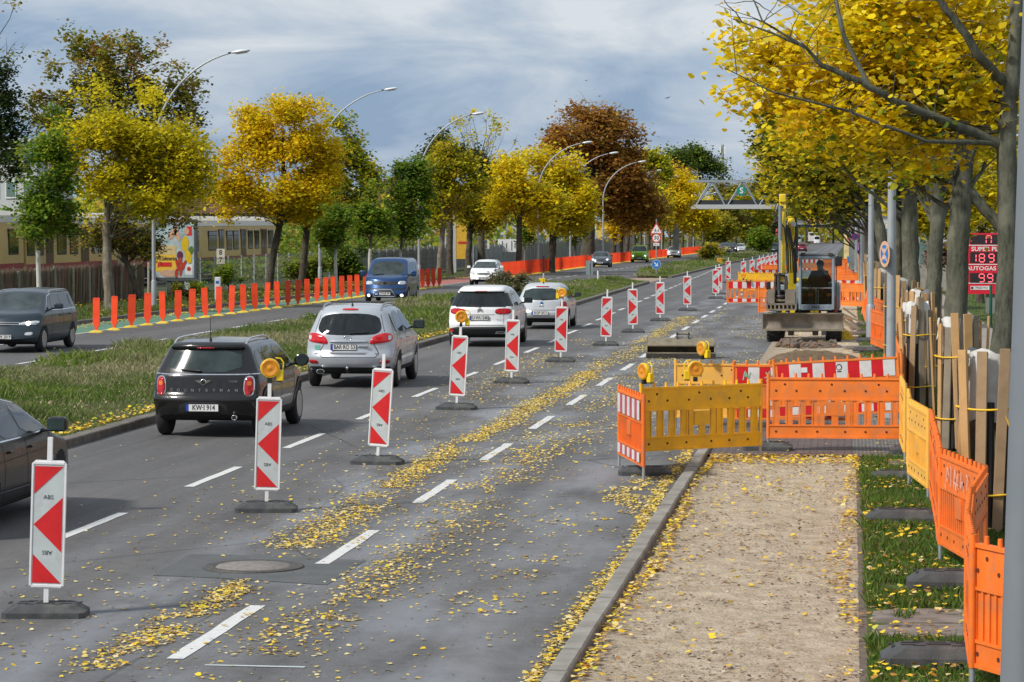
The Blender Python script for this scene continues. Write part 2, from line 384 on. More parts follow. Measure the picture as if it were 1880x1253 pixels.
# sand footway, brick crossing, setts
def sandsheet():
    B = MB(); nx = 40; ys = np.arange(5, 39.7, .12); vs = []; fs = []
    xs = np.linspace(rightE+.15, .12, nx+1)
    for Y in ys:
        z = .022+.045*(lat(xs, Y+0*xs, 1.6, 1)-.4)*.5+.028*(lat(xs, Y+0*xs, 5.5, 2)-.5)+.018*(lat(xs, Y+0*xs, 12, 4)-.5)
        z = np.where((xs < xs[0]+.01) | (xs > xs[-1]-.01), .0, z)
        vs += [(x, Y, zz) for x, zz in zip(xs, z)]
    for j in range(len(ys)-1):
        for i in range(nx): o = j*(nx+1)+i; fs.append((o, o+1, o+nx+2, o+nx+1))
    B.add(vs, fs, M_SAND, True); return struct(B.build('sand_footway', fix=False))
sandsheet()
struct(strip('brick_paving', -2.3, .02, 39.66, 49, .045, M_PAVE))
struct(strip('sett_paving', .02, 1.2, 39.66, 49, .041, M_COB))
struct(strip('kerb_edging', .07, .14, 5, 39.6, .030, mat('dark soil edge', (.12, .095, .07), .95, var=.3)))
struct(strip('sand_bed', -2.24, .2, 49, 120, .012, M_SAND))
struct(strip('turf_strip', .14, 3.2, 5, 39.6, .03, M_TURF, 8, .05))
struct(strip('turf_strip', .2, 3.2, 49, 500, .03, M_TURF, 4, .05))
struct(strip('footpath', 2.6, 4.4, 20, 400, .05, mat('footpath gravel', (.27, .235, .2), .9, var=.2, vs=8)))
struct(strip('lawn', 4.4, 40, 5, 600, .02, M_TURF, 4, .1))
# lane markings, one 4 mm sheet per dash, worn paint
def dashes():
    B = MB()
    def dash(x, y0, y1, w_):
        n = 6; L_ = []; 
        for i in range(n+1):
            Y = y0+(y1-y0)*i/n; j = random.uniform(-.008, .008); L_.append((x-w_/2+j, Y, hz(Y)+.005)); L_.append((x+w_/2+random.uniform(-.008, .008), Y, hz(Y)+.005))
        B.add(L_, [(2*i, 2*i+1, 2*i+3, 2*i+2) for i in range(n)], M_LINE)
    Y = 20.77-6
    while Y < 420: dash(-5.22 if Y < 60 else -5.22-(Y-60)*.003, Y, Y+3, .14); Y += 6
    Y = 28.0-18
    while Y < 420: dash(-8.45 if Y < 75 else -8.45-(Y-75)*.02, Y, Y+2.9, .13); Y += 6.1
    Y = 58.0
    while Y < 500: dash(-19.85, Y, Y+3, .13); Y += 5.75
    dash(-23.45, 60, 148, .1); dash(-23.75, 149, 420, .1)
    # short stroke of chalk
    q = G(375, 1223); q2 = G(560, 1226); B.add([(q.x, q.y, .005), (q2.x, q2.y-.03, .005), (q2.x, q2.y+.03, .005), (q.x, q.y+.05, .005)], [(0, 1, 2, 3)], mat('white spray line', (.45, .5, .5), .7))
    return struct(B.build('road_marking', fix=False))
dashes()
def patch():
    c = G(465, 1042); B = MB(); pts = [G(280, 1057), G(395, 1062), G(600, 1075), G(655, 1040), G(672, 1030), G(520, 1022), G(350, 1018)]
    B.add([(p.x, p.y, .004) for p in pts], [tuple(range(len(pts)))], M_PATCH); struct(B.build('road_patch', fix=False))
    r = thing('manhole_cover', 'round iron and concrete manhole cover set in the dark asphalt patch', 'manhole cover', (c.x, c.y, .006))
    iron = mat('cast iron', (.10, .09, .08), .6, .5, var=.3, vs=20, bump=.5)
    B = MB(); B.lathe([(.50, 0), (.50, .008), (.47, .014), (.45, .004), (.43, .012), (.39, .012), (.38, .003)], iron, 48); B.build('rim', r)
    B = MB(); B.lathe([(.0, .016), (.355, .016), (.37, .004)], mat('manhole concrete', (.20, .18, .165), .85, var=.3, vs=18, bump=.5), 40); B.build('lid', r)
patch()
M_BLADE = leafmat('grass blades', .3, .6)
def blades(name, n, region, hfun, wd, pal, zf, lean=.33, **kw):
    P = region(n); n = len(P); x, y = P[:, 0], P[:, 1]; h = hfun(x, y)*rng.uniform(.6, 1.2, n)
    z = np.array([zf(a, b_) for a, b_ in zip(x, y)]); c = pal(x, y, n)*rng.uniform(.75, 1.25, (n, 1))
    a = rng.uniform(0, 2*np.pi, n); ll = rng.normal(0, lean, (n, 2))*h[:, None]; ww = wd*rng.uniform(.6, 1.4, n)/2
    V = np.zeros((n, 4, 3)); V[:, 0] = np.stack([x-np.cos(a)*ww, y-np.sin(a)*ww, z-.02], 1); V[:, 3] = np.stack([x+np.cos(a)*ww, y+np.sin(a)*ww, z-.02], 1)
    mid = np.stack([x+ll[:, 0]*.35, y+ll[:, 1]*.35, z+h*.6], 1); V[:, 1] = mid-np.stack([np.cos(a)*ww*.7, np.sin(a)*ww*.7, 0*ww], 1)
    V[:, 2] = np.stack([x+ll[:, 0], y+ll[:, 1], z+h], 1)
    o = fast_mesh(name, V, 4, c, M_BLADE, **kw); o['kind'] = 'stuff'; return o
def med_region(a, b, bias=1.6):
    def f(n):
        Y = a+(b-a)*rng.uniform(0, 1, n)**bias; u = rng.uniform(0, 1, n)
        l = np.array([medL(q)+.25 for q in Y]); r = np.array([medR(q)-.18 for q in Y]); return np.stack([l+(r-l)*u, Y], 1)
    return f
def med_h(x, y):
    e = np.array([medR(q) for q in y])-x; base = np.clip((e-.4)/1.6, .12, 1); return base*(.10+.27*lat(x, y, .33, 5)*lat(x, y, 1.1, 6)*1.7)
def med_pal(x, y, n):
    k = lat(x, y, .28, 8)*.65+lat(x, y, 1.3, 9)*.35; e = np.array([medR(q) for q in y])-x
    dry = np.clip((k-.44)*4, 0, 1)*np.clip((e-.5)/1.2, 0, 1); dry = np.maximum(dry*.9, (rng.uniform(0, 1, n) < .15)*1.)
    g1 = np.array([.10, .165, .022]); d1 = np.array([.36, .33, .19]); d2 = np.array([.25, .24, .12]); dd = np.where(rng.uniform(0, 1, (n, 1)) < .5, d1, d2)
    gg = np.where((lat(x, y, .5, 15) > .55)[:, None], np.array([.15, .22, .03]), g1); return gg*(1-dry[:, None])+dd*dry[:, None]
zmed = lambda a, b: hz(b)+.10
blades('median_grass', 230000, med_region(34, 170), med_h, .011, med_pal, zmed, label='long dry grass on the median', category='grass')
blades('median_grass', 45000, med_region(187, 600), lambda x, y: med_h(x, y)*1.1, .045, med_pal, zmed, label='grass on the far part of the median', category='grass')
def seedheads():
    P = med_region(36, 168)(9000); k = lat(P[:, 0], P[:, 1], .35, 8)*.6+lat(P[:, 0], P[:, 1], 1.3, 9)*.4; P = P[k > .45]; P = P[::2]; n = len(P)
    h = med_h(P[:, 0], P[:, 1])*1.2+.04; Q = np.stack([P[:, 0], P[:, 1], [hz(b)+.1 for b in P[:, 1]]+h], 1)
    V = leaves(Q, .055, None); c = pick([(1, (.30, .24, .16)), (1, (.35, .30, .19)), (.5, (.22, .15, .11))], n)*rng.uniform(.8, 1.2, (n, 1))
    o = fast_mesh('grass_seed_heads', V, 4, c, M_BLADE, label='brown seed heads over the median grass', category='grass'); o['kind'] = 'stuff'
seedheads()
def reg_box(x0, x1, y0, y1, bias=1.5, keep=None):
    def f(n):
        P = np.stack([rng.uniform(x0, x1, n), y0+(y1-y0)*rng.uniform(0, 1, n)**bias], 1)
        return P if keep is None else P[keep(P[:, 0], P[:, 1])]
    return f
gpal = lambda x, y, n: pick([(3, (.09, .175, .02)), (2, (.07, .13, .02)), (1, (.15, .19, .04)), (.6, (.22, .19, .09))], n)
slabs = [(22.3, 23.9)]
def keepslab(x, y): return ~((y > 22.2) & (y < 24.0) & (x < .14+1.2) & (lat(x, y, 2.5, 3) < .8)) & (lat(x, y, .7, 12)+.35*lat(x, y, 3, 13) > .30)
blades('verge_grass', 62000, reg_box(.13, 2.6, 18, 39.5, 1.3, keepslab), lambda x, y: .05+.07*lat(x, y, 1.5, 4), .009, gpal, lambda a, b: .03, label='short grass between the sand footway and the barriers', category='grass')
blades('verge_grass', 16000, reg_box(.3, 3.2, 49, 130), lambda x, y: .06+.06*lat(x, y, .8, 4), .02, gpal, lambda a, b: hz(b)+.03, label='grass along the row of street trees', category='grass')
blades('verge_grass', 30000, reg_box(-33, -25.9, 75, 200), lambda x, y: .07+.1*lat(x, y, .5, 4), .035, lambda x, y, n: pick([(3, (.09, .16, .02)), (2, (.12, .15, .03)), (1, (.22, .19, .08))], n), lambda a, b: hz(b)-.04, label='grass verge under the trees beyond the orange posts', category='grass')
blades('lawn_grass', 16000, reg_box(4.5, 18, 45, 200), lambda x, y: .06+.05*lat(x, y, .5, 4), .04, gpal, lambda a, b: hz(b)+.02, label='lawn behind the street trees', category='grass')
# ---------------------------------------------------------------- fallen leaves
M_LEAF = leafmat('fallen leaf', .15, .55)
YEL = [(5, (.84, .60, .03)), (4, (.74, .47, .025)), (2, (.80, .64, .26)), (1.2, (.45, .22, .035)), (.7, (.50, .50, .06)), (1.0, (.30, .17, .07)), (1, (.62, .52, .30))]
PALE = [(4, (.80, .66, .33)), (3, (.74, .56, .14)), (1, (.40, .26, .12)), (2, (.70, .50, .05))]
def ground_leaves():
    pts = []; 
    def band(n, x0, sx_, y0, y1, bias=1.0, thr=.0, sc=.8, sd=1):
        Y = y0+(y1-y0)*rng.uniform(0, 1, n)**bias; X = x0+rng.normal(0, 1, n)*sx_*(.6+.8*lat(Y*0, Y, .5, sd))+.25*(lat(Y*0+3, Y, .25, sd+1)-.5)
        k = lat(X, Y, sc, sd)*.6+lat(X, Y, sc*3.3, sd+2)*.4 > thr+.12*(rng.uniform(0, 1, n)-.5); pts.append(np.stack([X, Y], 1)[k])
    band(9500, -5.82, .15, 27.2, 62, 1.0, .30, .7, 3); band(4500, -5.85, .20, 60, 100, 1.0, .3, .5, 4); band(1500, -5.7, .15, 20, 25.5, 1, .42, 1.2, 5)
    band(3600, -4.55, .28, 21, 46, 1.0, .44, .9, 6); band(1800, -4.6, .25, 46, 80, 1.0, .45, .5, 7); band(600, -4.9, .15, 62, 110, 1, .3, .5, 8)
    band(3300, -2.31, .055, 19, 41, 1, .25, 1.5, 9); band(1900, -2.75, .22, 31, 38, 1, .5, .9, 10); band(800, -3.2, .3, 20, 32, 1, .52, .9, 11)
    band(2400, -7.75, .35, 44, 80, 1, .45, .35, 12); band(1600, -2.7, .3, 50, 110, 1, .45, .4, 13)
    band(3000, -5., 1.3, 19.5, 60, .9, .32, .5, 14); band(1600, -6.4, 1.1, 19.5, 70, 1, .35, .5, 15); band(120, -9.6, 1.2, 34, 90, 1, 0, 1, 16)
    band(1500, -3.5, .8, 40, 100, 1, .35, .4, 17)
    A = np.concatenate(pts); k = (A[:, 0] < -2.24) & (A[:, 0] > -11.7); k &= ~((A[:, 1] > 25.6) & (A[:, 1] < 28.0) & (A[:, 0] < -4.9) & (A[:, 0] > -7.2) & (rng.uniform(0, 1, len(A)) < .93))
    A = A[k]; Z = np.array([hz(b) for b in A[:, 1]])+rng.uniform(.004, .016, len(A))
    c = pick(YEL, len(A))*rng.uniform(.8, 1.15, (len(A), 1)); pale = rng.uniform(0, 1, len(A)) < .5; c[pale] = pick(PALE, pale.sum())
    V = leaves(np.column_stack([A, Z]), .042, None, True, 1.); fast_mesh('fallen_leaves', V, 6, c, M_LEAF, kind='stuff', label='yellow leaves scattered over the closed lane', category='leaves')
    pts.clear()
    band(1300, -1.96, .045, 19, 39.6, 1, .25, 1.5, 21); band(260, -1.8, .16, 19, 39.6, 1, .4, 1.5, 22); band(700, -.0, .08, 19, 39.6, .8, .3, 1.5, 23); band(800, -1.0, .7, 19, 39.6, 1, .3, 1, 24)
    A = np.concatenate(pts); A = A[(A[:, 0] > -2.04) & (A[:, 0] < .14)]; Y = rng.uniform(38.3, 39.7, 750); X = rng.uniform(-2.0, .1, 750); A = np.concatenate([A, np.stack([X, Y], 1)])
    c = pick(YEL+[(2.5, (.34, .2, .09))], len(A)); V = leaves(np.column_stack([A, rng.uniform(.045, .065, len(A))]), .052, None, True, .75)
    fast_mesh('fallen_leaves', V, 6, c, M_LEAF, kind='stuff', label='leaves drifted along the kerb and over the sand footway', category='leaves')
    X = rng.uniform(.15, 2.2, 2600); Y = rng.uniform(18, 39.5, 2600); k = lat(X, Y, 1.2, 31) > .42; A = np.stack([X, Y], 1)[k]
    X = rng.uniform(-2, 3, 2200); Y = rng.uniform(40, 130, 2200); A = np.concatenate([A, np.stack([X, Y], 1)])
    zz = np.array([hz(b)+(.09 if b < 39.6 else .06) for b in A[:, 1]])
    fast_mesh('fallen_leaves', leaves(np.column_stack([A, zz]), .055, None, True, .6), 6, pick(YEL+[(2, (.34, .2, .09))], len(A)), M_LEAF, kind='stuff', label='leaves lying in the verge grass', category='leaves')
    u = rng.uniform(0, 1, 2600); Y = 38+70*u**1.3; X = np.array([medR(q) for q in Y])-.12-np.abs(rng.normal(0, .28, len(Y))); A = np.stack([X, Y, [hz(q)+.16 for q in Y]], 1)
    X2 = rng.uniform(-12.5, -12.1, 500); fast_mesh('fallen_leaves', leaves(A, .06, None, True, .5), 6, pick(YEL, len(A)), M_LEAF, kind='stuff', label='yellow leaves along the median kerb', category='leaves')
    X = rng.uniform(-33, -25.9, 7000); Y = 78+110*rng.uniform(0, 1, 7000); k = lat(X, Y, .3, 40) > .45; A = np.stack([X, Y, [hz(q)+.05 for q in Y]], 1)[k]
    B_ = np.stack([rng.normal(-25.2, .3, 1800), 78+80*rng.uniform(0, 1, 1800)], 1); B_ = np.column_stack([B_, [hz(q)+.012 for q in B_[:, 1]]]); A = np.concatenate([A, B_])
    fast_mesh('fallen_leaves', leaves(A, .09, None, False, .7), 4, pick(YEL, len(A)), M_LEAF, kind='stuff', label='leaves on the verge and cycle lane beyond the orange posts', category='leaves')
ground_leaves()
def crumbs():
    n = 5200; X = rng.uniform(-2.0, .1, n); Y = 18+21.6*rng.uniform(0, 1, n)**1.2; k = lat(X, Y, 1.7, 50)*.5+lat(X, Y, 6, 51)*.5 > .47; A = np.stack([X, Y, rng.uniform(.032, .05, n)], 1)[k]
    c = pick([(3, (.20, .14, .09)), (2, (.12, .085, .06)), (1, (.5, .44, .36)), (1, (.28, .16, .08))], len(A)); o = fast_mesh('soil_crumbs', leaves(A, .028, None, True, .55), 6, c, M_LEAF, label='crumbs of soil and bark on the sand footway', category='soil crumbs'); o['kind'] = 'stuff'
    n = 2600; X = rng.uniform(-8, -2.4, n); Y = 19+50*rng.uniform(0, 1, n); A = np.stack([X, Y, [.006]*n], 1); c = pick([(2, (.05, .04, .03)), (1, (.25, .22, .18)), (1, (.2, .1, .05))], n); o = fast_mesh('road_grit', leaves(A, .022, None, False, 1.), 4, c, M_LEAF, label='grit and leaf crumbs on the closed lane', category='grit'); o['kind'] = 'stuff'
crumbs()
# granite slabs in the verge
def slabs_():
    for y0, y1, x0, x1 in ((22.3, 23.0, .16, 1.25), (23.05, 23.9, .16, 1.3), (38.0, 38.9, .5, 1.3)):
        B = MB(); pts = chaikin([(x0, y0), (x1, y0+.05), (x1, y1), (x0+.05, y1-.03)], 1); B.prism(pts, -.02, .062, M_SLAB, 'z')
        B.build('stone_slab', label={22.3: 'near granite slab half sunk in the grass beside the sand', 23.05: 'second granite slab behind the nearest one in the verge', 38.0: 'granite slab in the grass just before the crossing barriers'}[y0], category='paving slab')
slabs_()
# ================================================================ WARNING BEACONS
M_WHITE = mat('white beacon plastic', (.74, .74, .74), .4, var=.06, dirt=(.4, .38, .35), dlo=.6, dhi=.85)
M_REFW = mat('grey white retroreflective sheet', (.50, .545, .54), .35, var=.1, vs=4, dirt=(.36, .36, .33), ds=5, dlo=.52, dhi=.8)
M_REFR = mat('red retroreflective sheet', (.62, .018, .02), .35, var=.12, vs=5, dirt=(.4, .05, .04), ds=6, dlo=.6, dhi=.8)
M_REFR2 = mat('faded red stripe', (.42, .07, .09), .5, var=.2, vs=9)
M_RUB = mat('recycled rubber', (.055, .060, .063), .8, var=.3, vs=9, dirt=(.14, .135, .12), ds=4, dlo=.52, dhi=.8, bump=.5, bs=60)
M_RUBD = mat('slot in rubber', (.02, .02, .02), .9)
M_BLK = mat('black plastic', (.012, .012, .013), .5)
M_INK = mat('black print', (.03, .03, .035), .6)
M_LENS = mat('amber lens', (.66, .25, .006), .22, var=.12, vs=30, bump=.5, bs=70, coat=.5)
M_YPL = mat('yellow lamp plastic', (.80, .55, .01), .35, var=.08, coat=.2)
M_GALV = mat('galvanised steel', (.42, .44, .45), .4, .55, var=.15, vs=10)
def foot_shape(B, L=.72, W=.40, h=.115, M=None):
    """bevelled recycled rubber plate with slots"""
    def ring(l, w_, c, z): return [(-l+c, -w_, z), (l-c, -w_, z), (l, -w_+c, z), (l, w_-c, z), (l-c, w_, z), (-l+c, w_, z), (-l, w_-c, z), (-l, -w_+c, z)]
    l, w_ = L/2, W/2; rs = [ring(l, w_, .05, 0), ring(l, w_, .05, .05), ring(l-.09, w_-.035, .05, h-.012), ring(l-.12, w_-.055, .04, h)]
    vs = [p for r in rs for p in r]; fs = [(i*8+k, i*8+(k+1) % 8, i*8+8+(k+1) % 8, i*8+8+k) for i in range(3) for k in range(8)]+[tuple(range(7, -1, -1)), tuple(range(24, 32))]
    B.add(vs, fs, M_RUB, False, M)
    for x, y, a, b in ((-.12, -.10, .05, .02), (.12, -.10, .05, .02), (-.12, .10, .05, .02), (.12, .10, .05, .02), (-.3, 0, .02, .10), (.3, 0, .02, .10), (0, -.02, .10, .07), (-.17, .05, .08, .035), (.17, .05, .08, .035), (-.19, -.06, .06, .03), (.19, -.06, .06, .03), (.0, .085, .07, .02)):
        B.box((x, y, h+.001), (a*1.5, b, .006), M_RUBD, M)
    sl = math.atan2(h-.05, .06)
    B.box((0, -w_+.034, .073), (.16, .006, .045), M_RUBD, (M or Matrix())@T(0, 0, 0))
def beacon_parts(root, mirror=False):
    s = -1 if mirror else 1
    B = MB(); foot_shape(B); B.build('base_plate', root)
    B = MB(); B.box((0, 0, .20), (.042, .042, .24), M_WHITE); B.box((0, .0, 1.42), (.042, .042, .26), M_WHITE); B.box((0, .03, .8), (.042, .03, 1.2), M_WHITE); B.build('post', root)
    pn = MB(); pts = chaikin([(-.15, .24), (.15, .24), (.15, 1.35), (-.15, 1.35)], 1)
    pts = [(-.15+.03, .24), (.12, .24), (.15, .27), (.15, 1.32), (.12, 1.35), (-.12, 1.35), (-.15, 1.32), (-.15, .27)]
    pn.prism(pts, -.02, .014, M_WHITE, 'y')
    for x in (-.141, .141): pn.box((x, -.024, .795), (.016, .012, 1.06), M_WHITE)
    for z in (.262, 1.328): pn.box((0, -.024, z), (.26, .012, .018), M_WHITE)
    panel = pn.build('panel', root)
    f = MB(); x0, x1, z0, z1 = -.122*s, .122*s, .29, 1.30
    def q(u, v): return (x0+(x1-x0)*u, z0+(z1-z0)*v)
    f.box((0, -.0215, .795), (.25, .003, 1.02), M_REFW)
    for tri in ([q(0, 1), q(1, 1), q(0, .765)], [q(1, .735), q(0, .5), q(1, .265)], [q(0, .245), q(1, 0), q(0, 0)]):
        f.prism(tri, -.0262, -.0232, M_REFR, 'y')
    f.text('ABS', .052, M_INK, T(.0, -.0265, q(0, .735)[1]+.0)@FACE@Matrix.Identity(4)); f.text('ABS', .052, M_INK, T(.0, -.0265, q(0, .262)[1])@FACE@RZ(math.pi))
    f.build('reflective_face', panel)
def lamp_parts(root, side=1, yaw=0.):
    """construction lamp; origin at the clamp; lens faces -y, battery box on +x side"""
    M = RZ(yaw); B = MB(); B.M = M
    B.lathe([(.108, -.038), (.114, -.03), (.112, .02), (.09, .045), (.0, .05)], M_YPL, 28, T(0, .0, .13)@RX(R(-90))); B.box((.0, .0, .02), (.05, .05, .07), M_YPL)
    B.build('lamp_housing', root)
    L_ = MB(); L_.M = M; L_.lathe([(.106, 0), (.104, .008), (.085, .014), (.082, .011), (.06, .017), (.057, .014), (.03, .02), (.012, .028), (0, .028)], M_LENS, 28, T(0, -.030, .13)@RX(R(90))); L_.build('lens', root)
    C = MB(); C.M = M; C.box((side*.115, .02, .045), (.085, .075, .13), M_YPL, None, .01); C.tube([(side*.15, .02, .10), (side*.155, .02, .20), (side*.12, .02, .245), (side*.06, .02, .25)], .009, M_YPL, 6)
    C.build('battery_box', root)
    K = MB(); K.M = M; K.box((0, .0, -.015), (.055, .055, .06), M_BLK); K.box((side*.115, .02, -.026), (.07, .06, .012), M_BLK); K.build('clamp', root)
beac = [  # pixel of the plate's middle, tilt, yaw, lamp, mirrored, label
    (84, 1131, .035, 8, 0, 0, 'nearest red and white beacon, at the left edge beside the dark sedan'),
    (489, 939, .030, 8, 1, 0, 'beacon with a round amber lamp to the right of the black hatchback'),
    (693, 852, .065, -4, 0, 0, 'beacon without lamp just behind the silver car, third from the front'),
    (838, 752, .055, -4, 1, 0, 'lamp-topped beacon with leaves at its foot, in front of the white crossover'),
    (939, 704, .03, -6, 0, 0, 'lampless beacon covering the right rear wheel of the white crossover'),
    (1029, 665, .025, 2, -1, 0, 'lamp-topped beacon beside the silver hatchback, its lamp box on the left'),
    (1112, 635, .03, 3, 0, 0, 'beacon with left-pointing arrows next after the hatchback one, before the mirrored one'),
    (1162, 611, -.01, 3, 0, 1, 'only beacon whose arrows point right, with a small sticker'),
    (1212, 590, -.005, 3, 0, 0, 'beacon directly behind the right-pointing one'),
    (1262, 571, -.005, 3, 0, 0, 'lone beacon in the open lane above the steel bucket'),
    (1314, 549, .0, 2, 0, 0, 'front beacon of the cluster left of the striped barrier'),
    (1320, 541, .0, 2, 1, 0, 'beacon with a yellow lamp in the cluster left of the striped barrier'),
    (1337, 520, .0, 2, 0, 0, 'rear beacon of the cluster left of the striped barrier')]
first = None
for i, (px, py, tl, yw, lp, mi, lab) in enumerate(beac):
    p = G(px, py); Y = p.y
    if i < 8 and (i == 0 or mi): r = thing('warning_beacon', lab, 'beacon', group='beacons separating the closed lane'); beacon_parts(r, bool(mi)); first = first or r
    else: r = copy_tree(first, label=lab)
    r.location = (p.x, Y, hz(Y)); r.rotation_euler = (random.uniform(-.01, .01), 0, R(yw))
    for c in r.children:
        if c.name.split('.')[0] in ('post', 'panel'): c.rotation_euler = (0, tl, 0)
    if lp:
        tip = Vector((p.x, Y, hz(Y)))+RZ(R(yw))@Vector((math.sin(tl)*1.56, 0, math.cos(tl)*1.56))
        l = thing('warning_lamp', {489: 'round amber warning lamp on the beacon beside the black hatchback', 838: 'amber warning lamp in front of the white crossover', 1029: 'amber warning lamp beside the silver hatchback, box to the left', 1320: 'small yellow warning lamp on the far beacon cluster'}[px], 'warning lamp', tip, (0, tl, 0), 'amber construction lamps')
        lamp_parts(l, 1 if lp > 0 else -1, R(8 if lp > 0 else -12))
FARB = ['first of the small far beacons left of the excavator arm', 'second small far beacon, close to the first', 'third small far beacon left of the excavator arm', 'fourth small far beacon left of the excavator arm', 'fifth small far beacon left of the excavator arm', 'sixth small far beacon, almost behind the excavator arm', 'last small far beacon, behind the excavator arm']
for k, px in enumerate((1364, 1380, 1393, 1400, 1409, 1417, 1424)):
    Y = 165+k*9.5; copy_tree(first, label=FARB[k], loc=(XY(px, Y), Y, hz(Y)), rot=(0, 0, R(3)))
# ================================================================ BARRIERS
M_ORA = mat('orange barrier plastic', (.80, .20, .025), .5, var=.16, vs=2.5, dirt=(.50, .20, .09), ds=4, dlo=.5, dhi=.72)
M_ORD = mat('deep orange barrier plastic', (.78, .16, .014), .5, var=.16, vs=2.5, dirt=(.48, .17, .07), ds=4, dlo=.5, dhi=.72)
M_YEB = mat('ochre yellow barrier plastic', (.88, .46, .012), .45, var=.12, vs=2.5, dirt=(.62, .36, .06), ds=4, dlo=.5, dhi=.72)
M_YEL2 = mat('pale yellow barrier plastic', (.84, .45, .07), .45, var=.1, vs=2.5, dirt=(.56, .38, .17), ds=3, dlo=.5, dhi=.85)
M_HOLE = mat('screw hole', (.09, .02, .008), .8)
M_BW = mat('white board sheet', (.66, .66, .65), .35, var=.1, vs=6, dirt=(.4, .38, .36), dlo=.55)
M_BR = mat('red board sheet', (.60, .012, .018), .35, var=.1, vs=6)
M_GRN = mat('green spray paint', (.25, .5, .35), .6)
M_WSP = mat('white spray paint', (.62, .5, .48), .7)
M_STK = mat('white sticker', (.7, .7, .72), .5)
def barrier_parts(root, m, L=2.0, board=None, solid=False, teeth=10, detail=True, stripes=0):
    """plastic fence panel: x 0..L, faces -y; board = 'rw' red and white boards; solid = closed infill"""
    P = MB(); t = .028; top = 1.07
    P.box((L/2, 0, 1.055), (L-.06, .06, .03), m); P.box((L/2, 0, .745), (L-.06, .052, .024), m); P.box((L/2, 0, .365), (L-.06, .052, .024), m); P.box((L/2, 0, .19), (L-.06, .06, .03), m)
    P.box((L/2, 0, .90), (L-.06, t, .29), m); P.box((L/2, 0, .278), (L-.06, t, .152), m)
    if solid:
        P.box((L/2, .004, .555), (L-.06, .014, .36), m)
        n = 20
        for i in range(n): P.box((.05+(L-.1)*(i+.5)/n, -.008, .555), (.03, .02, .356), m)
        P.box((L/2, -.02, .62), (.26, .03, .2), m)
    else:
        n = 10; pit = (L-.06)/n
        for i in range(n):
            cx = .03+pit*(i+.5)
            if i in (4, 5) and n == 10:
                continue
            P.box((cx, 0, .555), (.055, .024, .358), m)
            for dx in (-.042, .042): P.box((cx+dx, 0, .555), (.022, .04, .357), m)
        P.box((L/2, 0, .61), (.27, .036, .20), m); P.box((L/2, 0, .44), (.10, .03, .13), m)
        for dx in (-.19, .19): P.box((L/2+dx, 0, .555), (.075, .04, .357), m)
    H = P
    if detail:
        for x, z in [(.13, .965-.09), (.43, .875), (.78, .875), (1.14, .875), (1.45, .875), (1.76, .875), (.26, .97), (.95, .97), (1.64, .97), (.13, .275), (.43, .275), (.74, .275), (1.15, .275), (1.45, .275), (1.76, .275)]:
            H.lathe([(.017, 0), (.017, .004)], M_HOLE, 10, T(x*L/2, -t/2-.001, z)@RX(R(90))); H.lathe([(.017, 0), (.017, .004)], M_HOLE, 10, T(x*L/2, t/2+.006, z)@RX(R(90)))
    E = P
    for i in range(teeth+1):
        x = .03+(L-.06)*i/teeth; E.tube([(x, 0, 1.065), (x, 0, 1.13)], [.02, .018], m, 8)
    P.build('panel', root)
    for x in (.015, L-.015):
        F = MB(); F.tube([(x, 0, .17), (x, 0, 1.13)], .027, m, 10); F.tube([(x, 0, .0), (x, 0, .175)], .02, M_GALV, 8); F.build('end_post', root)
    if board:
        sgn = board
        def bd(z0, z1, n):
            D = MB()
            for s in (-1, 1):
                for i in range(n):
                    a = .07+(L-.14)*i/n; b_ = .07+(L-.14)*(i+1)/n
                    D.box(((a+b_)/2, s*(t/2+.007), (z0+z1)/2), (b_-a, .006, z1-z0), M_BR if i % 2 == 0 else M_BW)
            return D
        bd(.77, 1.03, 10 if board == 'rw' else 11).build('striped_board', root); bd(.215, .34, 10).build('striped_board', root)
def ghost(root, strokes, m, y=-.03, w_=.012):
    B = MB()
    for s in strokes:
        for (a, b), (c, d) in zip(s, s[1:]):
            n = Vector((c-a, 0, d-b)); 
            if n.length < 1e-5: continue
            e = Vector((-n.z, 0, n.x)).normalized()*w_/2
            B.add([Vector((a, y, b))-e, Vector((c, y, d))-e, Vector((c, y, d))+e, Vector((a, y, b))+e], [(0, 1, 2, 3)], m)
    return B.build('graffiti', root, fix=False)
def barrier(p, q, m, label, board=None, solid=False, tilt=0., lift=0., detail=True, lean=0., group='site barriers', name='barrier'):
    """panel between two ground points (x, y)"""
    p = Vector((p[0], p[1])); q = Vector((q[0], q[1])); L = (q-p).length; a = math.atan2(q.y-p.y, q.x-p.x)
    r = thing(name, label, 'barrier', (p.x, p.y, hz(p.y)+lift), (lean, -tilt, a), group)
    barrier_parts(r, m, L, board, solid, 10 if L > 1.2 else 6, detail); return r
b1 = barrier((-2.92, 38.1), (-1.28, 39.4), M_YEB, 'ochre yellow barrier standing across the road lane, right of the striped end panel', lift=.03)
b2 = barrier((-1.23, 40.5), (.75, 40.55), M_ORA, 'orange barrier facing the sand footway, beyond the leaf drift', lift=.05)
b3 = barrier((-3.2, 37.9), (-2.70, 35.85), M_ORD, 'short orange barrier turned sideways with two red and white strips, at the left end', solid=True, lift=.02)
def strips(root, zs, L, n, yo=-.034):
    D = MB()
    for z0, z1 in zs:
        for i in range(n):
            a = .1+(L-.25)*i/n; b_ = .1+(L-.25)*(i+1)/n
            D.add([(a, yo, z0), (b_, yo, z0), (b_, yo, z1), (a, yo, z1)], [(0, 1, 2, 3)], M_BW if i % 2 == 0 else M_REFR2)
    D.build('striped_strip', root, fix=False)
strips(b3, ((.77, 1.03), (.215, .345)), 2.1, 9)
b4 = barrier((-2.9, 45.3), (-.92, 45.3), M_YEL2, 'pale yellow barrier behind the ochre one, left of the striped boards')
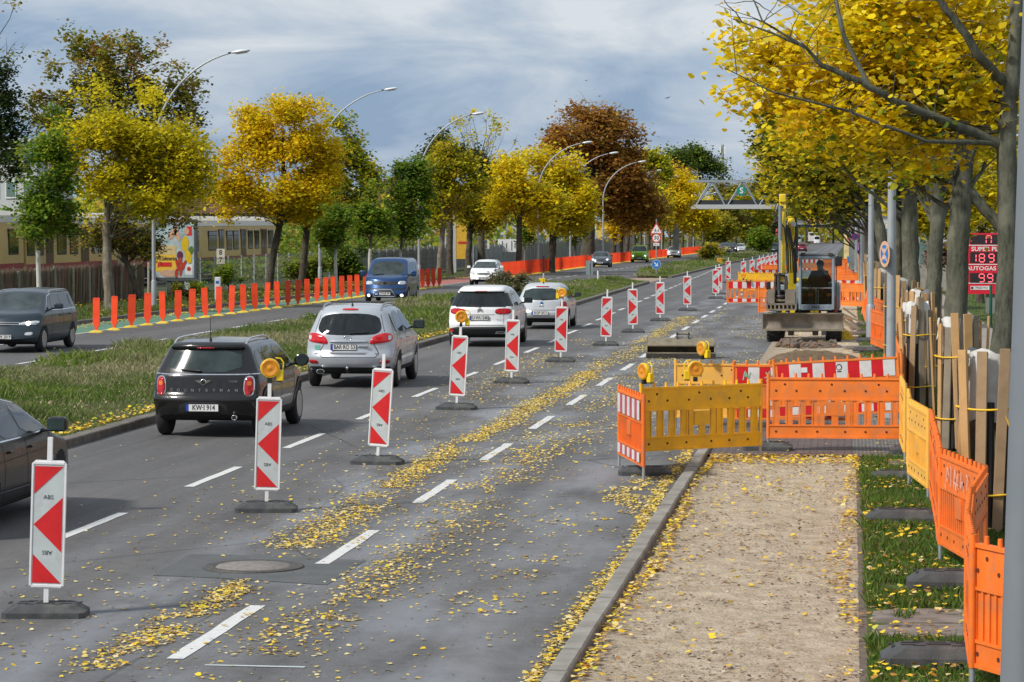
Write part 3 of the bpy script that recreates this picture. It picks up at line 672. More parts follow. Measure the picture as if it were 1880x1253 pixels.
b5 = barrier((-1.93, 45.0), (.03, 44.95), M_ORA, 'red and white striped barrier with green spray marks, behind the pale yellow one', board='rw')
ghost(b5, [[(.17, .82), (.2, .97), (.25, .85), (.29, .95)], [(.18, .9), (.28, .87)], [(.55, .8), (.6, .97)], [(.52, .86), (.65, .9)], [(.54, .95), (.64, .82)]], M_GRN, -.031, .02)
b6 = barrier((-1.2, 44.5), (.82, 44.4), M_ORA, 'tilted red and white striped barrier with two stickers, left of the grey pole', board='rw', tilt=R(3.5), lift=.06)
B = MB(); B.box((.5, -.029, .93), (.1, .003, .08), M_STK); B.lathe([(.048, 0), (.048, .002)], M_INK, 16, T(1.06, -.028, .95)@RX(R(90))); B.lathe([(.035, 0), (.035, .002)], M_STK, 16, T(1.06, -.031, .945)@RX(R(90))); B.box((1.06, -.029, .88), (.07, .002, .015), M_INK); B.build('sticker', b6)
chain = [  # right-hand run seen at a grazing angle: (x, y) pairs, material
    ((.72, 40.3), (.74, 38.35), M_YEL2, 'yellow barrier joining the orange crossing barrier, first of the right-hand run', True),
    ((.76, 37.2), (.74, 35.2), M_YEL2, 'yellow barrier second in the right-hand run, with a raised rib', True),
    ((.73, 35.2), (.92, 33.2), M_YEL2, 'wide pale yellow barrier angled towards the sand footway', True),
    ((.95, 33.1), (.93, 31.2), M_ORD, 'orange barrier seen edge-on just before the yellow ones', True),
    ((.93, 31.2), (.91, 29.2), M_ORD, 'orange barrier seen edge-on with scratch marks', True),
    ((.91, 29.2), (.88, 27.4), M_ORD, 'edge-on orange barrier whose leg stands in the grass', True),
    ((.88, 27.5), (1.22, 25.5), M_ORD, 'orange barrier with white spray graffiti', True),
    ((1.22, 25.4), (1.02, 23.5), M_ORD, 'toothed orange barrier right of the graffiti one', False),
    ((1.0, 23.4), (.90, 21.5), M_ORD, 'toothed orange barrier before the nearest one', False),
    ((.90, 21.3), (.87, 19.8), M_ORD, 'narrow orange barrier end-on to the nearest one', True),
    ((.86, 19.9), (1.75, 18.2), M_ORD, 'nearest orange barrier, partly behind the grey pole at the right edge', True)]
cb = []
for p, q, m, lab, sol in chain: cb.append(barrier(p, q, m, lab, solid=sol, lift=.04))
ghost(cb[6], [[(.45, .82), (.5, .98), (.58, .92), (.5, .84)], [(.68, 1.0), (.66, .8)], [(.8, .8), (.86, 1.0), (.9, .78), (.98, .96), (1.02, .8)], [(.8, .86), (1.0, .84)], [(1.15, .98), (1.1, .82), (1.2, .9), (1.28, .8)], [(1.38, .98), (1.45, .96), (1.4, .86), (1.5, .8)], [(.4, .8), (.44, .76)]], M_WSP, -.036, .014)
ghost(cb[4], [[(.5, .95), (.7, .6), (.75, .8)], [(1.2, .9), (1.3, .4)]], M_WSP, -.036, .012)
W_ = MB(); W_.tube([(.02, -.03, 1.08), (.05, -.05, 1.0), (.0, -.04, .98)], .006, M_GALV, 6); 
far = [((XY(1335, 113), 113), (XY(1424, 113), 113), M_ORA, 'striped orange barrier with red scribbles left of the excavator arm', 'rw', False),
       ((XY(1392, 99), 99.5), (XY(1480, 99), 99.5), M_ORA, 'small orange barrier half hidden by the excavator bucket', None, False),
       ((XY(1356, 136), 136), (XY(1430, 136), 136), M_YEB, 'yellow barrier behind the striped one, left of the excavator arm', None, False),
       ((XY(1384, 150), 150), (XY(1450, 150), 151), M_ORA, 'striped orange barrier behind the yellow one', 'rw', False),
       ((XY(1400, 172), 172), (XY(1460, 172), 172), M_ORD, 'orange barrier farthest left of the excavator arm', None, True),
       ((XY(1494, 117), 117), (XY(1581, 117), 117), M_ORA, 'red and white striped barrier behind the excavator cab', 'rw', False),
       ((XY(1520, 112), 110), (XY(1590, 108), 108), M_ORA, 'orange barrier behind the timber pile', None, False),
       ((XY(1530, 135), 136), (XY(1575, 134), 134), M_ORD, 'orange barrier right above the striped one behind the cab', None, True),
       ((XY(1490, 160), 160), (XY(1553, 160), 159), M_ORD, 'wide orange barrier seen through the cab window', None, True),
       ((XY(1556, 150), 151), (XY(1573, 138), 138), M_ORD, 'orange barrier standing by the far footway poles', None, True),
       ((XY(1465, 215), 215), (XY(1512, 215), 215), M_ORA, 'striped far barrier over the cab roof', 'rw', False),
       ((XY(1511, 216), 216), (XY(1556, 216), 216), M_ORD, 'plain orange far barrier over the cab roof', None, True),
       ((XY(1546, 214), 214), (XY(1548, 190), 190), M_ORD, 'far orange barrier turning along the footway', None, True),
       ((XY(1549, 188), 188), (XY(1558, 165), 166), M_ORD, 'far orange barrier along the footway before the bend', None, True)]
for p, q, m, lab, bd, sol in far: barrier(p, q, m, lab, board=bd, solid=sol, detail=False)
barrier((.33, 102), (.42, 91), M_ORD, 'leaning orange barrier beside the pole near the timber pile', solid=True, lean=R(-14), detail=False)
barrier((.45, 94), (.62, 86), M_ORD, 'leaning orange barrier next to the grey pole', solid=True, lean=R(-9), detail=False)
barrier((.52, 73.5), (.98, 69.0), M_ORD, 'orange barrier standing between two grey poles', solid=True, detail=False)
barrier((.62, 84.5), (1.0, 79), M_ORD, 'orange barrier behind the pole by the plank guards', solid=True, detail=False)
barrier((.95, 66), (.90, 58), M_ORA, 'long orange barrier seen edge-on by the plank guards', solid=True, detail=False)
barrier((.88, 57), (.86, 48), M_ORA, 'edge-on orange barrier right of the pole with the round sign', solid=True, detail=False)
# feet of the barriers
proto = None
feet = [((1410, 832), 0, 'dark foot plate under the joint of the ochre and orange barriers'), ((1184, 872), 6, 'foot plate with leaves heaped on it under the striped end panel'),
        ((1722, 1232), 2, 'nearest foot plate, in the grass at the bottom right'), ((1752, 1088), 2, 'second foot plate, beside the granite slab'),
        ((1660, 968), 1, 'third foot plate with leaves along its front'), ((1648, 887), 1, 'foot plate half hidden below the yellow barriers'), ((1345, 551), 0, 'small foot plate under the far striped barrier'),
        ((1680, 838), 4, 'foot plate on the setts behind the crossing barriers')]
for (px, py), a, lab in feet:
    g_ = G(px, py); 
    if proto is None:
        B = MB(); foot_shape(B); proto = B.build('rubber_ballast', label=lab, category='foot plate', group='rubber foot plates'); o = proto
    else: o = copy_tree(proto, label=lab)
    o.location = (g_.x, g_.y, hz(g_.y)+(.05 if g_.x > -2 else 0)); o.rotation_euler = (0, 0, R(a))
    if px in (1722, 1752, 1660): o.scale = (1.2, 1, 1.35)
for k, (px, py) in enumerate(((1658, 612), (1660, 600), (1655, 590), (1662, 575), (1650, 560), (1568, 624), (1575, 605))):
    Y = (66, 72, 78, 84, 60, 90, 96)[k]; copy_tree(proto, label=['foot plate in the turf nearest the signed lamp post', 'foot plate second in the turf behind the signed lamp post', 'foot plate third in the turf behind the signed lamp post', 'foot plate fourth in the turf, level with the second lamp post', 'foot plate between the two nearest lamp posts', 'foot plate under the leaning orange barriers', 'foot plate farthest back under the leaning barriers'][k], group='far foot plates', loc=(.38+.1*(k % 2), Y-6, hz(Y)+.04), rot=(0, 0, R(3*k-8)))
for X, Y, z, yw, sd, lab in ((-2.86, 38.05, 1.2, -50, 1, 'yellow lamp seen edge-on at the left corner of the ochre barrier'), (XY(1278, 38.8), 38.75, 1.2, 14, -1, 'round amber lamp on top of the ochre barrier'), (XY(1290, 45.2), 45.25, 1.19, -52, 1, 'yellow lamp on the pale yellow barrier behind')):
    l = thing('warning_lamp', lab, 'warning lamp', (X, Y-.02, z), (0, 0, 0), 'amber construction lamps'); lamp_parts(l, sd, R(yw)); l.scale = (1.02, 1.02, 1.02)
for X, Y, lab in ((XY(1365, 112.8), 112.8, 'far yellow lamp on the striped orange barrier'),):
    l = thing('warning_lamp', lab, 'warning lamp', (X, Y, hz(Y)+1.16), (0, 0, 0), 'amber construction lamps'); lamp_parts(l, 1, R(-20))
# ================================================================ ORANGE-RED MARKER POSTS
M_MARK = mat('fluorescent orange-red board', (.78, .062, .012), .4, var=.10, vs=2.5); M_MBASE = mat('yellow rubber base', (.62, .47, .03), .7, var=.2, vs=10, dirt=(.3, .25, .1))
M_RIM = mat('darker orange edge', (.62, .06, .012), .5)
def marker():
    r = thing('marker_post', 'orange-red marker board on a yellow base in the widely spaced row at the left', 'marker post', group='spaced orange-red marker boards')
    B = MB(); o = [(-.055, .06), (.055, .06), (.05, .16), (.09, .21), (.116, .27), (.118, 1.05), (.10, 1.08), (-.10, 1.08), (-.118, 1.05), (-.116, .27), (-.09, .21), (-.05, .16)]; B.prism(o, -.014, .014, M_MARK, 'y', mside=M_RIM); 
    B.box((0, -.016, 1.035), (.15, .006, .02), M_RIM); bd = B.build('board', r)
    B = MB(); B.lathe([(.22, 0), (.22, .02), (.15, .05), (.07, .08), (.0, .082)], M_MBASE, 16, Matrix.Diagonal((1.15, .7, 1, 1))); B.build('base', r); return r
mk = marker(); Y = 82.3; i = 0
while Y < 155:
    o = mk if i == 0 else copy_tree(mk); px = lerp([(82, -23.1), (114, -22.95), (154, -23.1)], Y)
    o.location = (px, Y, hz(Y)); o.rotation_euler = (random.uniform(-.05, .05), random.uniform(-.045, .045), random.uniform(-.4, .3)); Y += 2.02; i += 1
Y = 178.
while Y < 480:
    copy_tree(mk, label='orange-red board in the closely set far row reading as a wall', group='closely set orange-red marker boards', loc=(lerp([(178, -23.3), (260, -24.1), (480, -24.3)], Y), Y, hz(Y)), rot=(0, random.uniform(-.01, .01), random.uniform(-.15, .15))); Y += 1.15 if Y < 330 else 1.5
# ================================================================ STREET LAMPS, POLES, SIGNS
M_POLE = mat('grey painted pole', (.36, .385, .41), .45, .2, var=.08, vs=3, dirt=(.25, .26, .26), ds=2, dlo=.55, dhi=.8)
M_POLEL = mat('light lamp post', (.46, .48, .49), .5, .1, var=.12, vs=3, dirt=(.3, .29, .27))
M_GLASS = mat('lamp glass', (.5, .52, .55), .15, coat=.5)
def street_lamp(label, base, reach=3.25, H=10.2, yaw=0., r0=.09, bend=6.2, m=None, group='curved street lamps'):
    m = m or M_POLE; r = thing('street_lamp', label, 'street lamp', base, (0, 0, yaw), group)
    B = MB(); pts = [(0, 0, -.1), (0, 0, bend*.5), (0, 0, bend)]; rd = [r0, r0*.85, r0*.72]
    n = 14
    for i in range(1, n+1):
        t = i/n; a = t*R(78); pts.append(((1-math.cos(a))/(1-math.cos(R(78)))*reach, 0, bend+math.sin(a)/math.sin(R(78))*(H-bend))); rd.append(r0*(.72-.36*t))
    B.tube(pts, rd, m, 12); B.lathe([(r0*1.25, 0), (r0*1.25, 1.0), (r0*1.02, 1.06)], m, 12); B.build('pole', r)
    hd = MB(); e = Vector(pts[-1]); hm = T(e.x+.38, 0, e.z+.05)@RY(R(-7))
    hd.lathe([(.001, -1), (.42, -.88), (.72, -.6), (.93, -.25), (1, .1), (.93, .45), (.7, .78), (.36, .95), (.001, 1)], mat('silver lamp head', (.66, .68, .70), .35, .2), 16, hm@Matrix.Diagonal((.42, .17, .085, 1))@RY(R(90)))
    hd.box((-.45, 0, 0), (.14, .07, .06), M_BLK, hm); h = hd.build('lamp_head', r); g = MB(); g.box((.03, 0, -.07), (.5, .2, .05), M_GLASS, hm, .02); g.build('glass', h); return r
ll = [(282, 112, 'street lamp curving over the road at the left, beside the poster board'), (587, 157, 'street lamp rising behind the orange-yellow tree'), (769, 169, 'street lamp over the blue van, before the bare tree'),
      (988, 208, 'street lamp whose arm ends left of the brown tree'), (1047, 235, 'street lamp with its head before the brown tree, left of two'), (1107, 263, 'street lamp with its head before the brown tree, right of two')]
for px, Y, lab in ll: street_lamp(lab, (XY(px, Y), Y, hz(Y)), H={112: 10.5, 157: 11.3, 169: 10.4}.get(Y, 9.9), bend={157: 7.2}.get(Y, 6.2), reach=3.8 if Y == 157 else 3.35)
for px, Y in ((1147, 300), (1184, 330), (1215, 360), (1239, 392), (1262, 425), (1273, 458)):
    street_lamp('small distant street lamp along the far carriageway, its head before the yellow trees', (XY(px, Y), Y, hz(Y)), H=9.9, group='distant street lamps')
rl = [(1637, 47.6, .092, 'tall grey lamp post carrying the round blue sign'), (1599, 79, .10, 'grey lamp post just left of the signed one'), (1583, 112, .10, 'grey lamp post next behind, by the purple poster'), (1572, 146, .1, 'slim far lamp post right of the warning signs')]
for px, Y, r0, lab in rl: street_lamp(lab, (XY(px, Y), Y, hz(Y)), 3.9, 10.2, R(180), r0, 5.4, None, 'lamp posts of the near footway')
B = MB(); B.tube([(0, 0, -.1), (.0, 0, 9)], [.115, .10], mat('dark grey pole', (.17, .19, .21), .5, .1, var=.06, vs=2), 20); near = B.build('pole', None, label='big blurred grey pole at the right edge of the picture', category='pole')
p0 = at(1829+40, 1253, 13.0); near.location = (p0.x, 13.0, 0); near.rotation_euler = (0, R(1.35), 0)
def disc(B, r, c, m, y=0., n=28, th=.004): B.lathe([(r, 0), (r, th)], m, n, T(c[0], y, c[1])@RX(R(90)))
M_SR = mat('sign red', (.60, .02, .03), .4); M_SW = mat('sign white', (.72, .72, .7), .4); M_SB = mat('sign blue', (.015, .16, .50), .4); M_SBK = mat('sign back grey', (.20, .24, .25), .5)
def rtri(s, c, k=.12):
    h = s*.866; p = [(c[0]-s/2, c[1]-h/3), (c[0]+s/2, c[1]-h/3), (c[0], c[1]+h*2/3)]; q = []
    for i in range(3):
        a = Vector(p[i]); b = Vector(p[(i+1) % 3]); d = Vector(p[i-1]); q += [tuple(a+(d-a)*k*.5), tuple(a+(b-a)*k*.5)]
    return q
def tri_sign(root, s, z, back=False):
    B = MB(); B.prism(rtri(s, (0, z)), -.012, -.008, M_SR, 'y'); B.prism(rtri(s*.78, (0, z-.0)), -.016, -.0125, M_SW, 'y'); B.prism(rtri(s, (0, z)), -.0075, .0, M_SBK, 'y')
    k = s/.9
    for ox, sc_ in ((-.07*k, 1.), (.12*k, .75)):     # two running figures
        def q(l, y=-.0175): B.prism([((ox+a*sc_*k), z-.03*k+b_*sc_*k) for a, b_ in l], y-.002, y, M_INK, 'y')
        q([(-.03, .06), (.02, .07), (.05, -.04), (.0, -.06)]); q([(.0, -.05), (.04, -.04), (.10, -.11), (.08, -.13)]); q([(.01, -.04), (-.02, -.06), (-.08, -.15), (-.05, -.16)])
        q([(-.01, .05), (.01, .06), (.09, .02), (.08, .0)]); q([(-.02, .05), (-.09, .0), (-.08, -.02), (.0, .02)]); disc(B, .03*sc_*k, (ox, z+.09*k*sc_-.02*k), M_INK, -.0175, 12)
    B.build('warning_triangle', root)
def sign30(root, z, r=.3, txt='30'):
    B = MB(); disc(B, r, (0, z), M_SR, -.008); disc(B, r*.78, (0, z), M_SW, -.0125); disc(B, r, (0, z), M_SBK, -.002, th=.005); B.text(txt, r*1.15, M_INK, T(0, -.0175, z)@FACE, .0, True); B.build('speed_limit_sign', root)
s1 = thing('traffic_sign', 'sign post on the median with running-children triangle, 30 limit and blue arrow disc', 'traffic sign', (XY(1205, 193), 193, hz(193)+.09))
B = MB(); B.tube([(0, .035, 0), (0, .035, 3.95)], .034, M_GALV, 10); B.build('post', s1); zz = lambda py, Y: at(1205, py, Y).z-hz(Y)-.09
tri_sign(s1, .95, zz(423, 193)); sign30(s1, zz(437.5, 193), .33)
B = MB(); B.box((0, -.01, zz(449, 193)), (.42, .01, .2), M_SW); B.box((-.08, -.017, zz(449, 193)), (.1, .003, .06), M_INK); B.box((.08, -.017, zz(449, 193)), (.1, .003, .04), M_INK); B.build('plate', s1)
B = MB(); zb_ = zz(486, 193); disc(B, .33, (0, zb_), M_SW, -.008); disc(B, .31, (0, zb_), M_SB, -.0125); a = RY(R(45)); A = T(0, 0, zb_)
B.prism([(-.2, -.035), (.06, -.035), (.06, .035), (-.2, .035)], -.02, -.017, M_SW, 'y', A@a); B.prism([(.02, -.15), (.19, 0), (.02, .15), (-.05, .15), (.08, .03), (.08, -.03), (-.05, -.15)], -.024, -.021, M_SW, 'y', A@a); B.build('blue_arrow_disc', s1)
s2 = thing('traffic_sign', 'sign post by the far footway with running-children triangle and 30 limit', 'traffic sign', (XY(1563, 232), 232, hz(232)))
z3 = lambda py: at(1563, py, 232).z-hz(232)
B = MB(); B.tube([(0, .04, 0), (0, .04, z3(404))], .05, M_GALV, 8); B.build('post', s2); tri_sign(s2, .92, z3(420)); sign30(s2, z3(436), .37); B = MB(); B.box((0, -.01, z3(449)), (.42, .01, .24), M_SW); B.build('plate', s2)
s3 = thing('traffic_sign', 'round blue no-stopping sign with red ring in front of the far 30 sign', 'traffic sign', (XY(1570, 138), 138, hz(138)))
z4 = at(1570, 435, 138).z-hz(138)
M_RING = mat('purple red ring', (.42, .03, .16), .4)
B = MB(); B.tube([(0, .03, 0), (0, .03, z4+.2)], .02, M_GALV, 8); B.build('post', s3); B = MB(); disc(B, .165, (0, z4), M_RING, -.004, 20); disc(B, .12, (0, z4), M_SB, -.009, 20)
for an in (45, -45): B.box((0, -.015, 0), (.25, .002, .03), M_RING, T(0, 0, z4)@RY(R(an)))
B.build('disc', s3)
s4 = thing('traffic_sign', 'round blue and cream no-stopping sign strapped to the tall grey lamp post, turned away', 'traffic sign', (XY(1625, 47.45), 47.45, at(1625, 467, 47.45).z), (0, 0, R(-68)))
M_CRE = mat('faded orange cream sheet', (.62, .38, .24), .5); B = MB(); disc(B, .225, (0, 0), M_CRE, -.004, 36); disc(B, .16, (0, 0), M_SB, -.009, 36)
for an in (45, -45): B.box((0, -.016, 0), (.33, .002, .045), M_CRE, RY(R(an)))
for sg in (1, -1): B.prism([(-.03, sg*.05), (.03, sg*.05), (0, sg*.11)], -.019, -.016, M_SW, 'y')
B.build('disc', s4); B = MB(); B.box((.0, .03, .1), (.06, .06, .03), M_GALV); B.box((0, .03, -.1), (.06, .06, .03), M_GALV); B.build('bracket', s4)
# small posts on the median
q = (XY(1088, 165), 163.); s5 = thing('traffic_sign', 'grey sign seen from behind at the end of the first median', 'traffic sign', (q[0], q[1], hz(q[1])+.09)); z5 = at(1088, 492, q[1]).z-hz(q[1])-.09
B = MB(); B.tube([(0, -.03, 0), (0, -.03, z5+.3)], .03, M_GALV, 8); B.build('post', s5); B = MB(); B.box((0, 0, z5), (.42, .012, .85), M_SBK, None, .0); B.build('sign_back', s5)
B = MB(); B.tube([(0, 0, 0), (0, 0, .8)], .05, M_WHITE, 8); B.box((0, 0, .8), (.1, .1, .04), M_BLK); B.build('reflector_post', label='short white reflector post beside the sign back on the median', category='post', loc=(XY(1098, 160), 160, hz(160)+.08))
s6 = thing('marker_pole', 'thin black and white pole with a yellow box on the median behind the silver hatchback', 'pole', (XY(998, 122), 122, hz(122)+.08)); z6 = at(998, 470, 122).z-hz(122)-.08
B = MB(); B.tube([(0, 0, 0), (0, 0, z6*.6)], .03, M_WHITE, 8); B.tube([(0, 0, z6*.6), (0, 0, z6)], .034, M_BLK, 8); B.build('pole', s6); B = MB(); B.box((-.03, 0, at(998, 516, 122).z-hz(122)-.08), (.22, .12, .22), M_YPL, None, .015); B.box((-.16, 0, at(998, 516, 122).z-hz(122)), (.08, .1, .1), M_YPL); B.build('yellow_box', s6)
# ================================================================ TRAIN
M_TY = mat('cream yellow train paint', (.62, .44, .16), .4, var=.08, vs=.6, dirt=(.40, .29, .12), ds=.5, dlo=.5, dhi=.85)
M_TR = mat('dark red train paint', (.30, .025, .035), .45, var=.15, vs=1); M_TROOF = mat('pale train roof', (.50, .47, .40), .5, var=.1, vs=1)
M_TG = mat('train window glass', (.015, .02, .024), .06, spec=.8); M_TDOOR = mat('brown red train door', (.085, .025, .02), .35); M_UNDER = mat('dark underframe', (.03, .028, .027), .8)
M_SEALT = mat('black window frame', (.01, .01, .01), .4)
def coach(y0, y1, label, feats, gyo=False):
    r = thing('train_coach', label, 'train', (-43.5, y0, hz((y0+y1)/2)+.0), group='coaches of the yellow and red train'); L = y1-y0
    B = MB(); prof = [(-1.5, .95), (1.5, .95), (1.52, 1.5), (1.5, 2.6), (1.44, 3.5), (1.2, 3.85), (.7, 4.05), (0, 4.12), (-.7, 4.05), (-1.2, 3.85), (-1.5, 3.4)]
    B.prism(prof, .1, L-.1, M_TY, 'y'); body = B.build('body', r)
    B = MB(); B.prism([(1.46, 3.52), (1.22, 3.88), (.7, 4.1), (0, 4.17), (-1.2, 3.9), (-1.2, 3.8), (0, 4.05), (1.15, 3.8), (1.40, 3.5)], .05, L-.05, M_TROOF, 'y'); B.build('roof', r)
    B = MB(); B.box((1.515, L/2, 1.2), (.03, L-.2, .52), M_TR); B.build('red_band', r)
    B = MB(); B.box((0, L/2, .65), (2.5, L-.6, .55), M_UNDER)
    for yy in (2.5, 4.6, L-4.6, L-2.5): B.lathe([(.42, 0), (.42, .12)], M_UNDER, 18, T(1.1, yy, .45)@RY(R(90)))
    B.build('underframe', r)
    for kind, a, b in feats:
        a -= y0; b -= y0
        if kind == 'w':
            B = MB(); B.box((1.5, (a+b)/2, 2.55), (.06, b-a+.08, 1.32), M_SEALT, None, .02); w_ = B.build('window', r); B = MB(); B.box((1.52, (a+b)/2, 2.55), (.05, b-a-.08, 1.18), M_TG); B.box((1.5475, (a+b)/2, 2.88), (.004, b-a-.06, .05), M_SEALT); B.build('pane', w_)
        else:
            B = MB(); B.box((1.5, (a+b)/2, 2.2), (.05, b-a, 2.2), M_TDOOR); d = B.build('door', r)
            for s in (-1, 1): P = MB(); P.box((1.52, (a+b)/2+s*(b-a)*.23, 2.6), (.03, (b-a)*.3, 1.2), M_TG); P.build('pane', d)
    if gyo:
        B = MB(); B.text('GYO', 1.25, M_BW, T(1.575, 150.1-y0, 2.3)@RZ(R(90))@FACE@Matrix.Diagonal((.8, 1, 1, 1)), .01, True); B.build('graffiti', r)
    return r
coach(118, 136.2, 'nearest train coach, mostly outside the left edge of the picture', [('w', 120, 121.4), ('w', 122, 123.5), ('d', 124.2, 125.6), ('w', 126.3, 127.8), ('w', 128.4, 129.9), ('d', 130.5, 131.9), ('w', 133.6, 135.2)])
coach(136.4, 163.2, 'yellow train coach with white graffiti letters on a window, behind the reed fence', [('w', 136.7, 138), ('w', 138.4, 139.6), ('d', 140, 141.4), ('w', 142.1, 143.8), ('w', 144.5, 146.0), ('d', 146.6, 148.2), ('w', 148.8, 151.3), ('w', 152, 153.4), ('w', 154.2, 155.8), ('d', 156.7, 158.3), ('w', 159, 160.5), ('w', 161, 162.5)], True)
coach(163.6, 198, 'front train coach to the right of the poster board, ending behind the orange-yellow tree', [('w', 165, 166.7), ('w', 167.6, 169.3), ('d', 170, 171.5), ('w', 172.3, 174), ('w', 176.7, 179.1), ('d', 179.7, 181.2), ('w', 182, 183.6), ('w', 184, 185.6), ('d', 186.3, 188), ('w', 188.7, 190.1), ('w', 190.8, 192.2), ('d', 192.9, 194.8), ('w', 195.4, 197)])
B = MB(); 
for yy in range(120, 330, 1): 
    pass
struct(strip('track_bed', -48, -40.5, 100, 420, .12, ground_mat('railway ballast', ((.12, .10, .09), (.17, .15, .14), (.08, .07, .06)), (.6, 4, 14))))
# ================================================================ FENCES AND WALLS AT THE LEFT
M_WOOD = mat('grey weathered post', (.30, .27, .21), .9, var=.3, vs=8); M_REED = mat('brown reed matting', (.105, .07, .05), .95, var=.5, vs=3, dirt=(.21, .07, .05), ds=1.2, dlo=.5, dhi=.7, bump=1, bs=30)
M_WIRE = mat('green grey wire', (.20, .23, .21), .5, .3); M_CONC = mat('grey concrete panel', (.20, .205, .20), .9, var=.2, vs=1.5, dirt=(.12, .12, .11), ds=.8)
def reed_fence():
    r = thing('reed_fence', 'reed and twig screen fence with grey posts in front of the train', 'fence', (-33.6, 84, hz(95)))
    V = []; n = 6500; y = rng.uniform(0, 44, n); h = 1.42+.09*rng.normal(size=n)-.0*y; x = rng.normal(0, .03, n); w_ = rng.uniform(.012, .03, n); V = np.zeros((n, 4, 3)); dx = rng.normal(0, .03, (n, 2)); z0 = -.35*np.ones(n)-.1
    V[:, 0] = np.stack([x, y-w_, z0], 1); V[:, 1] = np.stack([x, y+w_, z0], 1); V[:, 2] = np.stack([x+dx[:, 0], y+w_+dx[:, 1], h], 1); V[:, 3] = np.stack([x+dx[:, 0], y-w_+dx[:, 1], h], 1)
    keep = lat(y, y*0, .45, 3)*.7+rng.uniform(0, 1, n)*.5 > .25
    c = pick([(3, (.27, .215, .17)), (2, (.36, .31, .24)), (1.2, (.42, .10, .07)), (1, (.15, .12, .09)), (1.4, (.20, .25, .10))], n)
    fast_mesh('reed_screen', V[keep], 4, c[keep], M_BLADE, r)
    B = MB(); B.box((-.08, 22, .05), (.03, 44, 1.1), mat('dark backing mesh', (.10, .075, .06), .95, var=.4, vs=2)); B.build('backing', r)
    for k in range(18):
        B = MB(); yy = .5+k*2.6; B.tube([(.08, yy, -.6), (.08+random.uniform(-.04, .04), yy, 1.50+random.uniform(-.1, .12))], .085, M_WOOD, 7); B.build('post', r)
reed_fence()
def wire_fence(name, y0, y1, x, h, label, m, step=2.5, dense=.25, infill=None, hz_=6):
    r = thing(name, label, 'fence', (x, y0, hz((y0+y1)/2))); B = MB(); L = y1-y0
    n = int(L/dense)
    for i in range(n+1): B.box((0, i*dense, h/2), (.014, .022, h), m)
    for k in range(hz_): B.box((0, L/2, .05+k*(h-.08)/(hz_-1)), (.016, L, .028), m)
    B.build('mesh', r); B = MB()
    P = []
    yy = 0
    while yy <= L+.01: Q = MB(); Q.box((.03, yy, h/2+.03), (.07, .07, h+.1), M_POLE); Q.build('post', r); yy += step
    if infill: B = MB(); B.box((-.12, L/2, h/2-.05), (.05, L, h-.1), infill); B.build('infill', r)
    return r
wire_fence('wire_fence', 129, 178, -33.4, 1.75, 'green grey wire mesh fence under the orange-yellow tree', M_WIRE, 3.2, .3)
wire_fence('wire_fence', 178.5, 238, -33.2, 2.0, 'grey mesh fence with concrete infill behind the blue van', M_WIRE, 3.2, .45, M_CONC)
wire_fence('wire_fence', 238.5, 420, -33.0, 2.4, 'long grey panel fence behind the red marker wall', M_WIRE, 3.6, .9, mat('pale grey panel', (.27, .29, .28), .85, var=.2, vs=.5), 3)
B = MB(); 
# shrubs / hedge cover is grown with the trees further down
# ---------------------------------------------------------------- poster board
pb = thing('poster_board', 'framed advertising poster with yellow block and chillies, beside the lamp post', 'poster board', (XY(318, 128), 128, hz(128)))
sc_ = 128/5040; cx = 318; X_ = lambda px: (px-cx)*sc_; Z_ = lambda py: at(cx, py, 128).z-hz(128)
M_FR = mat('dark grey frame', (.075, .085, .095), .4); B = MB(); x0, x1, z0, z1 = X_(272), X_(363), Z_(517), Z_(403)
B.box(((x0+x1)/2, .1, (z0+z1)/2), (x1-x0, .22, z1-z0), M_FR, None, .03); fr = B.build('frame', pb)
B = MB(); B.box((X_(309), .1, z0/2), (.2, .12, z0), M_FR); B.build('leg', pb); B = MB(); B.box((X_(346), .1, z0/2), (.2, .12, z0), M_POLEL); B.build('leg', pb)
F = MB(); y_ = -.014; a0, a1, c0, c1 = X_(279), X_(358), Z_(510), Z_(409)
F.box(((a0+a1)/2, y_, (c0+c1)/2), (a1-a0, .01, c1-c0), mat('poster pale blue print', (.36, .47, .50), .3, var=.35, vs=1.6, dirt=(.5, .42, .36), ds=1.3, coat=.5))
def pblk(px0, px1, py0, py1, m, dy=0): F.box(((X_(px0)+X_(px1))/2, y_-.008-dy, (Z_(py0)+Z_(py1))/2), (X_(px1)-X_(px0), .006, Z_(py0)-Z_(py1)), m)
M_PY = mat('poster yellow', (.70, .45, .05), .35, var=.1); pblk(280, 324, 451, 499, M_PY); pblk(280, 323, 451, 468, mat('poster beige', (.58, .45, .22), .35), .004); M_PR = mat('poster red', (.55, .03, .03), .35); pblk(288, 315, 482, 490, M_PR, .008); pblk(344, 354, 416, 433, M_PR)
pblk(341, 355, 486, 505, M_BW)
F.text('REWE Lieferservice.', .235, M_INK, T(X_(303), y_-.026, Z_(475))@FACE@Matrix.Diagonal((.6, 1.1, 1, 1)), 0, True); F.text('Zu abseits? In bester', .09, M_INK, T(X_(302), y_-.026, Z_(458))@FACE)
def blob(px, py, rx, ry, m, an=0, dy=0): F.lathe([(1, 0), (1, .004)], m, 14, T(X_(px), y_-.012-dy, Z_(py))@RY(R(an))@Matrix.Diagonal((rx*sc_, 1, ry*sc_, 1))@RX(R(90)))
M_P1 = mat('poster chilli', (.42, .05, .03), .35); M_P2 = mat('poster pepper', (.60, .42, .02), .35); M_P3 = mat('poster green', (.10, .17, .04), .35); M_P4 = mat('poster aubergine', (.12, .03, .06), .35); M_P5 = mat('poster skin', (.52, .33, .22), .35)
